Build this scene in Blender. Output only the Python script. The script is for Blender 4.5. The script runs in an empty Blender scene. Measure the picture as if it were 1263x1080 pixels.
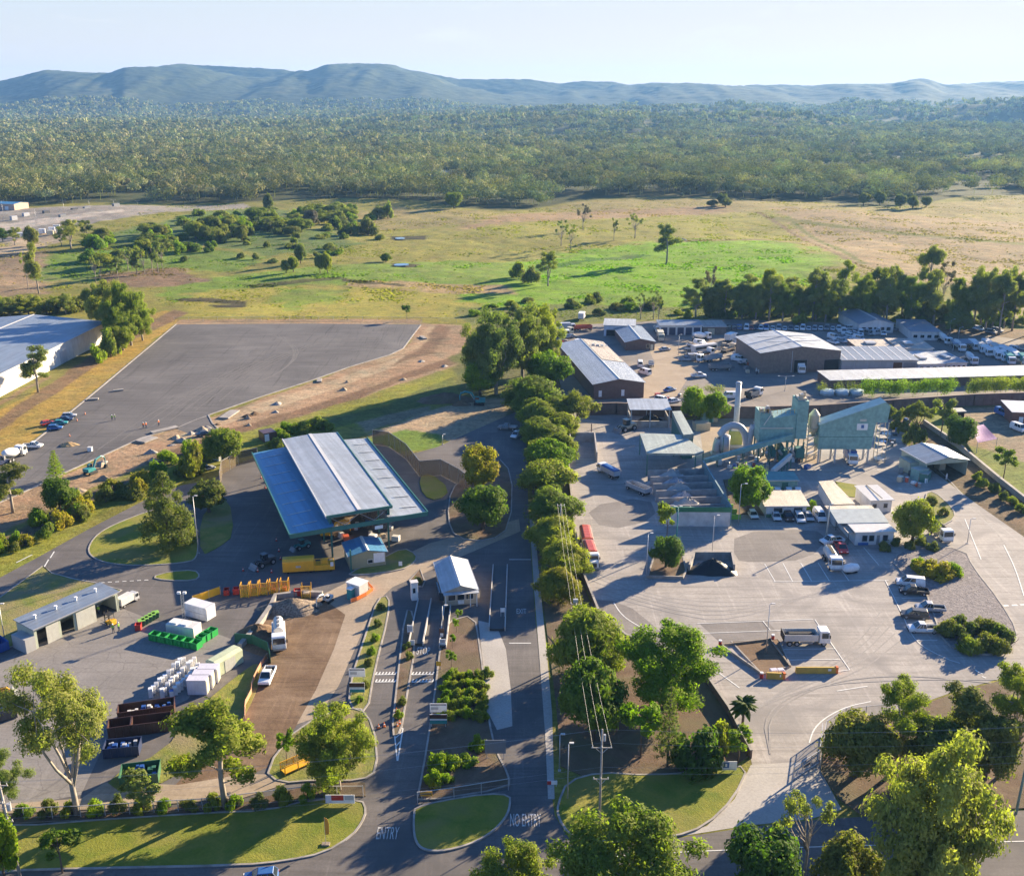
import bpy, bmesh, math, random
import numpy as np
from mathutils import Vector, Matrix
from mathutils.geometry import tessellate_polygon
from math import sin, cos, tan, atan, atan2, pi, radians, hypot, sqrt
random.seed(7)
S = bpy.context.scene
C = S.collection
# ------------------------------------------------------------------ camera model
F = 1280.0; CX = 631.5; CY = 540.0; HOR = 120.0; CH = 90.0
PIT = atan((CY - HOR) / F); SP, CP = sin(PIT), cos(PIT)
def P(px, py, z=0.0):
    """photograph pixel -> the point at height z it shows"""
    u = (px - CX) / F; v = -(py - CY) / F
    dy = v * SP + CP; dz = v * CP - SP
    t = (z - CH) / dz
    return Vector((u * t, dy * t, z))
def ztop(by, ty):
    """height of a thing whose foot is at pixel row by and whose top is at ty"""
    Y = P(CX, by).y; v = -(ty - CY) / F
    return CH + Y * (v * CP - SP) / (v * SP + CP)
def mpp(by):
    return (P(CX + 10, by).x - P(CX, by).x) / 10.0
SUN_EL = 16.5; SUN_AZ = 48.0           # azimuth to the right of the view direction (+Y)

def und(x, y):
    """gentle rise and fall of the paddocks beyond the yards"""
    r = np.clip((y - 470.0) / 140.0, 0, 1); r = r * r * (3 - 2 * r)
    s = np.clip((1900.0 - y) / 700.0, 0, 1)
    n = np.sin(x / 47.0 + y / 61.0 + 1.0) * .9 + np.sin(x / 83.0 - y / 39.0 + 2.2) * .8 + np.sin(x / 23.0 + y / 90.0) * .35 + np.sin(y / 21.0 + x / 140.0) * .3
    return r * s * n * 1.1
def G(px, py):
    p = P(px, py); p.z = float(und(np.float64(p.x), np.float64(p.y))); return p

# ------------------------------------------------------------------ materials
MATS = {}
def new_mat(name):
    m = bpy.data.materials.new(name); m.use_nodes = True
    nt = m.node_tree; nt.nodes.clear()
    return m, nt
def nd(nt, t, **k):
    n = nt.nodes.new(t)
    for a, b in k.items():
        if a.startswith('i_'):
            n.inputs[a[2:].replace('_', ' ')].default_value = b
        else:
            setattr(n, a, b)
    return n
def mixc(nt, fac, c1, c2, blend='MIX'):
    n = nt.nodes.new('ShaderNodeMix'); n.data_type = 'RGBA'; n.blend_type = blend
    for s, v in ((n.inputs[0], fac), (n.inputs[6], c1), (n.inputs[7], c2)):
        if hasattr(v, 'links') or hasattr(v, 'is_linked'): nt.links.new(v, s)
        elif isinstance(v, (int, float)): s.default_value = v
        else: s.default_value = tuple(v) + (1,) if len(v) == 3 else v
    return n.outputs[2]
def ramp(nt, src, a, b):
    n = nt.nodes.new('ShaderNodeMapRange'); n.inputs[1].default_value = a; n.inputs[2].default_value = b
    nt.links.new(src, n.inputs[0]); return n.outputs[0]
def noise_(nt, vec, scale, detail=4, rough=.55, dist=0.0):
    n = nd(nt, 'ShaderNodeTexNoise'); n.inputs['Scale'].default_value = scale; n.inputs['Detail'].default_value = detail
    n.inputs['Roughness'].default_value = rough; n.inputs['Distortion'].default_value = dist
    nt.links.new(vec, n.inputs['Vector']); return n.outputs[0]
def vecs(nt, world=True, sc=None, rot=0):
    if world:
        v = nd(nt, 'ShaderNodeNewGeometry').outputs['Position']
    else:
        v = nd(nt, 'ShaderNodeTexCoord').outputs['Object']
    if sc:
        mp = nd(nt, 'ShaderNodeMapping'); mp.inputs['Scale'].default_value = sc; mp.inputs['Rotation'].default_value = (0, 0, rot)
        nt.links.new(v, mp.inputs[0]); v = mp.outputs[0]
    return v
def scl(c, f): return tuple(min(1, x * f) for x in c)
def pmat(name, col, rough=.6, metal=0.0, var=.18, nscale=.8, stripes=None, objvar=0.0, spec=.5, dirt=0.0):
    """painted / metal / masonry surface: base colour with mottling, dirt and optional corrugation along local x or y"""
    if name in MATS: return MATS[name]
    m, nt = new_mat(name); L = nt.links
    out = nd(nt, 'ShaderNodeOutputMaterial'); b = nd(nt, 'ShaderNodeBsdfPrincipled')
    L.new(b.outputs[0], out.inputs[0])
    v = vecs(nt, False)
    n1 = noise_(nt, v, nscale, 5, .6)
    c = mixc(nt, ramp(nt, n1, .3, .7), scl(col, 1 - var), scl(col, 1 + var * .6))
    if dirt:
        n2 = noise_(nt, vecs(nt, False, (1, 1, .3)), nscale * 2.2, 6, .72, .6)
        k = nd(nt, 'ShaderNodeMath'); k.operation = 'MULTIPLY'; k.inputs[1].default_value = dirt; L.new(ramp(nt, n2, .45, .75), k.inputs[0])
        c = mixc(nt, k.outputs[0], c, (.20, .155, .115))
    if objvar:
        oi = nd(nt, 'ShaderNodeObjectInfo')
        c = mixc(nt, oi.outputs['Random'], scl_s(nt, c, 1 - objvar), scl_s(nt, c, 1 + objvar))
    L.new(c, b.inputs['Base Color'])
    b.inputs['Roughness'].default_value = rough; b.inputs['Metallic'].default_value = metal
    b.inputs['Specular IOR Level'].default_value = spec
    if stripes:
        ax, sc = stripes
        pn = noise_(nt, vecs(nt, False, (1.1, .04, 1) if ax == 'X' else (.04, 1.1, 1)), 1.0, 3, .6)
        c = mixc(nt, ramp(nt, pn, .42, .6), scl_s(nt, c, .86), scl_s(nt, c, 1.06)); L.new(c, b.inputs['Base Color'])
        w = nd(nt, 'ShaderNodeTexWave'); w.bands_direction = ax; w.inputs['Scale'].default_value = sc
        L.new(vecs(nt, False), w.inputs['Vector'])
        bp = nd(nt, 'ShaderNodeBump'); bp.inputs['Strength'].default_value = .5; bp.inputs['Distance'].default_value = .05
        L.new(w.outputs[1], bp.inputs['Height']); L.new(bp.outputs[0], b.inputs['Normal'])
    MATS[name] = m; return m
def scl_s(nt, sock, f):
    return mixc(nt, 1.0, sock, (f, f, f), 'MULTIPLY')
def gmat(name, col, col2, s1=.35, s2=3.0, streak=None, rough=.9, patch=None, bump=.0, crack=False):
    """ground surfaces in world space: two colours mixed by coarse and fine noise, optional stretched wheel streaks"""
    m, nt = new_mat(name); L = nt.links
    out = nd(nt, 'ShaderNodeOutputMaterial'); b = nd(nt, 'ShaderNodeBsdfPrincipled'); L.new(b.outputs[0], out.inputs[0])
    v = vecs(nt)
    a = noise_(nt, v, s1 * .25, 6, .62, .6); f = noise_(nt, v, s2, 5, .7)
    c = mixc(nt, ramp(nt, a, .32, .68), col, col2)
    c = mixc(nt, ramp(nt, f, .25, .8), scl_s(nt, c, .78), scl_s(nt, c, 1.2))
    if streak:
        ang, amt = streak
        st = noise_(nt, vecs(nt, True, (.05, 1.1, 1), ang), 1.0, 4, .6, .8)
        c = mixc(nt, ramp(nt, st, .48, .78), c, scl_s(nt, c, amt))
        st2 = noise_(nt, vecs(nt, True, (1.0, .04, 1), ang * .6 + .5), .8, 4, .6, 1.5)
        c = mixc(nt, ramp(nt, st2, .55, .8), c, scl_s(nt, c, 2 - amt))
    if patch:
        pn = noise_(nt, v, .09, 3, .5, 1.0)
        c = mixc(nt, ramp(nt, pn, .46, .74), c, patch)
    if crack:
        vo = nd(nt, 'ShaderNodeTexVoronoi'); vo.feature = 'DISTANCE_TO_EDGE'; vo.inputs['Scale'].default_value = .16
        wv = noise_(nt, v, .5, 3)
        vm = nd(nt, 'ShaderNodeVectorMath'); vm.operation = 'ADD'; L.new(v, vm.inputs[0])
        cb = nd(nt, 'ShaderNodeCombineXYZ'); L.new(wv, cb.inputs[0]); L.new(wv, cb.inputs[1]); L.new(cb.outputs[0], vm.inputs[1])
        L.new(vm.outputs[0], vo.inputs['Vector'])
        c = mixc(nt, ramp(nt, vo.outputs[0], .012, .0), c, scl_s(nt, c, .72))
    L.new(c, b.inputs['Base Color']); b.inputs['Roughness'].default_value = rough
    b.inputs['Specular IOR Level'].default_value = .25
    if bump:
        bp = nd(nt, 'ShaderNodeBump'); bp.inputs['Strength'].default_value = .8; bp.inputs['Distance'].default_value = bump
        L.new(f, bp.inputs['Height']); L.new(bp.outputs[0], b.inputs['Normal'])
    MATS[name] = m; return m
def leafmat(name, col, col2, trans=.4, world=False, nscale=.35):
    m, nt = new_mat(name); L = nt.links
    out = nd(nt, 'ShaderNodeOutputMaterial')
    v = vecs(nt, world)
    n = noise_(nt, v, nscale, 3, .6)
    c = mixc(nt, ramp(nt, n, .3, .7), col, col2)
    f2 = noise_(nt, v, nscale * 9, 2, .6)
    c = mixc(nt, ramp(nt, f2, .25, .8), scl_s(nt, c, .65), scl_s(nt, c, 1.3))
    if not world:
        oi = nd(nt, 'ShaderNodeObjectInfo')
        c = mixc(nt, oi.outputs['Random'], mixc(nt, 1.0, c, (.74, .84, .85), 'MULTIPLY'), mixc(nt, 1.0, c, (1.25, 1.15, .95), 'MULTIPLY'))
    else:
        at = nd(nt, 'ShaderNodeAttribute'); at.attribute_name = 'soil'; c = mixc(nt, 1.0, c, at.outputs[0], 'MULTIPLY')
    d = nd(nt, 'ShaderNodeBsdfPrincipled'); d.inputs['Roughness'].default_value = .7; d.inputs['Specular IOR Level'].default_value = .12 if not world else 0.0
    t = nd(nt, 'ShaderNodeBsdfTranslucent'); mx = nd(nt, 'ShaderNodeMixShader'); mx.inputs[0].default_value = trans
    L.new(c, d.inputs['Base Color']); L.new(mixc(nt, 1.0, c, (1.2, 1.5, .46), 'MULTIPLY'), t.inputs['Color'])
    L.new(d.outputs[0], mx.inputs[1]); L.new(t.outputs[0], mx.inputs[2]); L.new(mx.outputs[0], out.inputs[0])
    MATS[name] = m; return m
def see_mesh(name, col, dens):
    """woven shade cloth or wire mesh: threads and holes finer than a pixel"""
    m, nt = new_mat(name); L = nt.links; out = nd(nt, 'ShaderNodeOutputMaterial'); b = nd(nt, 'ShaderNodeBsdfDiffuse'); b.inputs[0].default_value = (*col, 1)
    tr = nd(nt, 'ShaderNodeBsdfTransparent'); mx = nd(nt, 'ShaderNodeMixShader'); mx.inputs[0].default_value = dens
    L.new(tr.outputs[0], mx.inputs[1]); L.new(b.outputs[0], mx.inputs[2]); L.new(mx.outputs[0], out.inputs[0]); return m
SM = see_mesh('dark_shade_cloth', (.15, .12, .085), .62); SM2 = see_mesh('chain_link_mesh', (.08, .08, .08), .12); SMY = see_mesh('yellow_wire_mesh', (.5, .34, .04), .38)
def glass():
    return pmat('window_glass', (.02, .03, .04), .08, 0, .1, spec=.8)
def paint(name):
    cols = dict(white=(.78, .78, .77), offwhite=(.62, .60, .56), silver=(.42, .43, .45), grey=(.2, .21, .22), charcoal=(.055, .058, .065), black=(.02, .02, .022),
                navy=(.02, .035, .09), blue=(.03, .12, .34), teal=(.03, .25, .25), red=(.45, .03, .02), rust=(.52, .10, .05), orange=(.75, .18, .03),
                yellow=(.75, .40, .02), green=(.02, .32, .06), darkgreen=(.04, .14, .07), lightgreen=(.25, .50, .06), brown=(.08, .035, .022), cream=(.66, .60, .42),
                lilac=(.62, .60, .66), salmon=(.60, .30, .18), beige=(.5, .42, .3), limestone=(.5, .5, .44), galv=(.45, .46, .46), tarblack=(.015, .015, .016), bluepaint=(.02, .08, .30))
    return pmat('paint_' + name, cols[name], .38, 0, .1, 1.2, dirt=.22)
def dark(): return pmat('rubber_black', (.018, .018, .018), .8, 0, .2)
def steel(): return pmat('galvanised_steel', (.5, .5, .5), .45, .5, .15)
def conc(): return pmat('cast_concrete', (.33, .305, .275), .85, 0, .35, .5, dirt=.4)
def woodm(): return pmat('weathered_timber', (.27, .22, .17), .85, 0, .3, 2.0)

# ------------------------------------------------------------------ mesh builder
class MB:
    def __init__(s): s.v = []; s.f = []; s.m = []
    def add(s, vs, fs, mi=0):
        o = len(s.v); s.v += [tuple(v) for v in vs]
        for f in fs: s.f.append(tuple(o + i for i in f)); s.m.append(mi)
        return s
    def box(s, x0, x1, y0, y1, z0, z1, mi=0):
        return s.add([(x0, y0, z0), (x1, y0, z0), (x1, y1, z0), (x0, y1, z0), (x0, y0, z1), (x1, y0, z1), (x1, y1, z1), (x0, y1, z1)],
                     [(0, 3, 2, 1), (4, 5, 6, 7), (0, 1, 5, 4), (1, 2, 6, 5), (2, 3, 7, 6), (3, 0, 4, 7)], mi)
    def hexa(s, b, t, mi=0):
        """b, t: four bottom and four top corners"""
        return s.add(list(b) + list(t), [(0, 3, 2, 1), (4, 5, 6, 7), (0, 1, 5, 4), (1, 2, 6, 5), (2, 3, 7, 6), (3, 0, 4, 7)], mi)
    def frus(s, x0, x1, y0, y1, z0, X0, X1, Y0, Y1, z1, mi=0):
        return s.hexa([(x0, y0, z0), (x1, y0, z0), (x1, y1, z0), (x0, y1, z0)], [(X0, Y0, z1), (X1, Y0, z1), (X1, Y1, z1), (X0, Y1, z1)], mi)
    def prism(s, pts, z0, z1, mi=0):
        n = len(pts)
        vs = [(p[0], p[1], z0) for p in pts] + [(p[0], p[1], z1) for p in pts]
        return s.add(vs, [tuple(range(n))[::-1], tuple(range(n, 2 * n))] + [(i, (i + 1) % n, n + (i + 1) % n, n + i) for i in range(n)], mi)
    def yprism(s, prof, y0, y1, mi=0):
        """(x, z) profile pulled along y"""
        n = len(prof)
        vs = [(p[0], y0, p[1]) for p in prof] + [(p[0], y1, p[1]) for p in prof]
        return s.add(vs, [tuple(range(n)), tuple(range(n, 2 * n))[::-1]] + [(i, n + i, n + (i + 1) % n, (i + 1) % n) for i in range(n)], mi)
    def xprism(s, prof, x0, x1, mi=0):
        n = len(prof)
        vs = [(x0, p[0], p[1]) for p in prof] + [(x1, p[0], p[1]) for p in prof]
        return s.add(vs, [tuple(range(n))[::-1], tuple(range(n, 2 * n))] + [(i, (i + 1) % n, n + (i + 1) % n, n + i) for i in range(n)], mi)
    def tube(s, p0, p1, r0, r1=None, n=6, mi=0):
        return s.path([p0, p1], [r0, r0 if r1 is None else r1], n, mi)
    def path(s, pts, rad, n=6, mi=0):
        pts = [Vector(p) for p in pts]
        if not isinstance(rad, (list, tuple)): rad = [rad] * len(pts)
        o = len(s.v); up = Vector((0, 0, 1))
        for i, p in enumerate(pts):
            d = (pts[min(i + 1, len(pts) - 1)] - pts[max(i - 1, 0)])
            if d.length < 1e-6: d = Vector((0, 0, 1))
            d.normalize(); a = d.cross(Vector((1, 0, 0)) if abs(d.z) > .9 else up).normalized(); b = d.cross(a)
            for k in range(n):
                t = 2 * pi * k / n; q = p + (a * cos(t) + b * sin(t)) * rad[i]; s.v.append(tuple(q))
        for i in range(len(pts) - 1):
            for k in range(n):
                k2 = (k + 1) % n
                s.f.append((o + i * n + k, o + (i + 1) * n + k, o + (i + 1) * n + k2, o + i * n + k2)); s.m.append(mi)
        e = o + (len(pts) - 1) * n
        s.f.append(tuple(o + k for k in range(n))); s.m.append(mi)
        s.f.append(tuple(e + k for k in reversed(range(n)))); s.m.append(mi)
        return s
    def cyl(s, x, y, z0, z1, r, n=12, mi=0, r1=None): return s.tube((x, y, z0), (x, y, z1), r, r1, n, mi)
    def wheel(s, x, y, z, r, w, n=12, mi=0): return s.tube((x, y - w / 2, z), (x, y + w / 2, z), r, r, n, mi)
    def mesh(s, name, mats, bevel=0, smooth=False):
        me = bpy.data.meshes.new(name); me.from_pydata(s.v, [], s.f)
        for m in (mats if isinstance(mats, (list, tuple)) else [mats]): me.materials.append(m)
        me.polygons.foreach_set('material_index', s.m)
        bm = bmesh.new(); bm.from_mesh(me)
        bmesh.ops.recalc_face_normals(bm, faces=bm.faces)
        if bevel: bmesh.ops.bevel(bm, geom=list(bm.edges), offset=bevel, segments=1, affect='EDGES', clamp_overlap=True)
        if smooth:
            for f in bm.faces: f.smooth = True
        bm.to_mesh(me); bm.free(); me.update()
        return me
    def obj(s, name, mats, parent=None, bevel=0, smooth=False):
        return link(name, s.mesh(name, mats, bevel, smooth), parent)
def link(name, me, parent=None, loc=None):
    o = bpy.data.objects.new(name, me); C.objects.link(o)
    if parent is not None: o.parent = parent
    if loc is not None: o.location = loc
    return o
def tag(o, label, cat, group=None):
    o['label'] = label; o['category'] = cat
    if group: o['group'] = group
    return o
def thing(name, label, cat, loc=(0, 0, 0), rz=0.0, group=None, scale=None):
    o = bpy.data.objects.new(name, None); C.objects.link(o)
    o.empty_display_size = .5
    o.location = loc; o.rotation_euler = (0, 0, rz)
    if scale is not None: o.scale = scale
    return tag(o, label, cat, group)
def struct(o): o['kind'] = 'structure'; return o

# prototypes: list of (part name, mesh, [sub-parts])
def inst(proto, root):
    for nm, me, subs in proto:
        o = link(nm, me, root)
        for sn, sm in subs: link(sn, sm, o)
    return root

def chaikin(pts, n=2, closed=True):
    pts = [Vector((p[0], p[1])) for p in pts]
    for _ in range(n):
        q = []
        m = len(pts)
        for i in range(m if closed else m - 1):
            a, b = pts[i], pts[(i + 1) % m]
            q += [a * .75 + b * .25, a * .25 + b * .75]
        if not closed: q = [pts[0]] + q + [pts[-1]]
        pts = q
    return pts
def wpts(px): return [P(x, y).to_2d() for x, y in px]
def sheet(name, px, z, mat, smooth=0, thick=0.0, world=False):
    pts = [Vector(p) for p in px] if world else wpts(px)
    if smooth: pts = chaikin(pts, smooth)
    tri = tessellate_polygon([[Vector((p[0], p[1], 0)) for p in pts]])
    mb = MB(); n = len(pts)
    vs = [(p[0], p[1], z) for p in pts]
    fs = [tuple(t) for t in tri]
    if thick:
        vs += [(p[0], p[1], z - thick) for p in pts]
        fs += [(i, (i + 1) % n, n + (i + 1) % n, n + i) for i in range(n)]
    mb.add(vs, fs)
    me = mb.mesh(name, mat)
    o = link(name, me)
    return struct(o)
def strip_mb(mb, pts, w, z0, z1, closed=False, mi=0):
    n = len(pts); L = []; R = []
    for i, p in enumerate(pts):
        a = pts[(i - 1) % n] if (closed or i) else p; b = pts[(i + 1) % n] if (closed or i < n - 1) else p
        d = (b - a)
        if d.length < 1e-6: d = Vector((1, 0))
        d.normalize(); nn = Vector((-d.y, d.x)) * w / 2
        L.append(p + nn); R.append(p - nn)
    for i in range(n if closed else n - 1):
        j = (i + 1) % n
        if z1 - z0 > .001:
            mb.hexa([(*R[i], z0), (*R[j], z0), (*L[j], z0), (*L[i], z0)], [(*R[i], z1), (*R[j], z1), (*L[j], z1), (*L[i], z1)], mi)
        else:
            mb.add([(*R[i], z1), (*R[j], z1), (*L[j], z1), (*L[i], z1)], [(0, 1, 2, 3)], mi)
def strip(name, px, w, z0, z1, mat, closed=False, smooth=0):
    pts = wpts(px)
    if smooth: pts = chaikin(pts, smooth, closed)
    mb = MB(); strip_mb(mb, pts, w, z0, z1, closed)
    return struct(mb.obj(name, mat))
# ------------------------------------------------------------------ numpy helpers
def hash2(ix, iy, k=0):
    n = (ix.astype(np.int64) * 374761393 + iy.astype(np.int64) * 668265263 + k * 974711) & 0x7fffffff
    n = ((n ^ (n >> 13)) * 1274126177) & 0x7fffffff
    return ((n ^ (n >> 16)) & 0xffff) / 65535.0
def vn(x, y, k=0):
    ix = np.floor(x); iy = np.floor(y); fx = x - ix; fy = y - iy
    fx = fx * fx * (3 - 2 * fx); fy = fy * fy * (3 - 2 * fy)
    a = hash2(ix, iy, k); b = hash2(ix + 1, iy, k); c = hash2(ix, iy + 1, k); d = hash2(ix + 1, iy + 1, k)
    return (a * (1 - fx) + b * fx) * (1 - fy) + (c * (1 - fx) + d * fx) * fy
def fbm(x, y, o=4, k=0):
    s = 0; a = .5; t = 0
    for i in range(o):
        s = s + a * vn(x * 2 ** i + 17.3 * i, y * 2 ** i - 9.1 * i, k + i); t += a; a *= .5
    return s / t
def np_mesh(name, V, nv, mats, attr=None):
    """V: (faces*nv, 3) corner positions, unshared"""
    me = bpy.data.meshes.new(name); n = len(V); nf = n // nv
    me.vertices.add(n); me.vertices.foreach_set('co', np.ascontiguousarray(V, dtype=np.float32).ravel())
    me.loops.add(n); me.loops.foreach_set('vertex_index', np.arange(n, dtype=np.int32))
    me.polygons.add(nf); me.polygons.foreach_set('loop_start', np.arange(nf, dtype=np.int32) * nv)
    for m in mats: me.materials.append(m)
    me.update(calc_edges=True)
    return me
def face_tint(me, t):
    a = me.attributes.new('soil', 'FLOAT_COLOR', 'FACE'); a.data.foreach_set('color', np.concatenate([t, np.ones((len(t), 1))], 1).astype(np.float32).ravel())
def grid_mesh(name, X, Y, Z, mat, col=None):
    r, c = X.shape
    me = bpy.data.meshes.new(name)
    co = np.stack([X, Y, Z], -1).reshape(-1, 3).astype(np.float32)
    me.vertices.add(len(co)); me.vertices.foreach_set('co', co.ravel())
    i = np.arange(r * c).reshape(r, c)
    q = np.stack([i[:-1, :-1], i[:-1, 1:], i[1:, 1:], i[1:, :-1]], -1).reshape(-1, 4)
    me.loops.add(q.size); me.loops.foreach_set('vertex_index', q.ravel().astype(np.int32))
    me.polygons.add(len(q)); me.polygons.foreach_set('loop_start', np.arange(len(q), dtype=np.int32) * 4)
    me.materials.append(mat)
    me.polygons.foreach_set('use_smooth', np.ones(len(q), dtype=bool))
    if col is not None:
        a = me.attributes.new('soil', 'FLOAT_COLOR', 'POINT')
        a.data.foreach_set('color', np.concatenate([col.reshape(-1, 3), np.ones((r * c, 1))], 1).astype(np.float32).ravel())
    me.update(calc_edges=True)
    return me

# ------------------------------------------------------------------ the ground sheet
def inside_dist(poly, x, y):
    """signed distance (positive inside) of points to a polygon, flat arrays"""
    ins = np.zeros(x.shape, bool); d2 = np.full(x.shape, 1e18)
    n = len(poly)
    for i in range(n):
        x0, y0 = poly[i]; x1, y1 = poly[(i + 1) % n]
        ex, ey = x1 - x0, y1 - y0; l2 = ex * ex + ey * ey + 1e-9
        t = np.clip(((x - x0) * ex + (y - y0) * ey) / l2, 0, 1)
        d2 = np.minimum(d2, (x - x0 - t * ex) ** 2 + (y - y0 - t * ey) ** 2)
        if abs(ey) > 1e-9:
            c = ((y0 > y) != (y1 > y)) & (x < (x1 - x0) * (y - y0) / (y1 - y0) + x0)
            ins ^= c
    return np.where(ins, 1, -1) * np.sqrt(d2)

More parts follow.
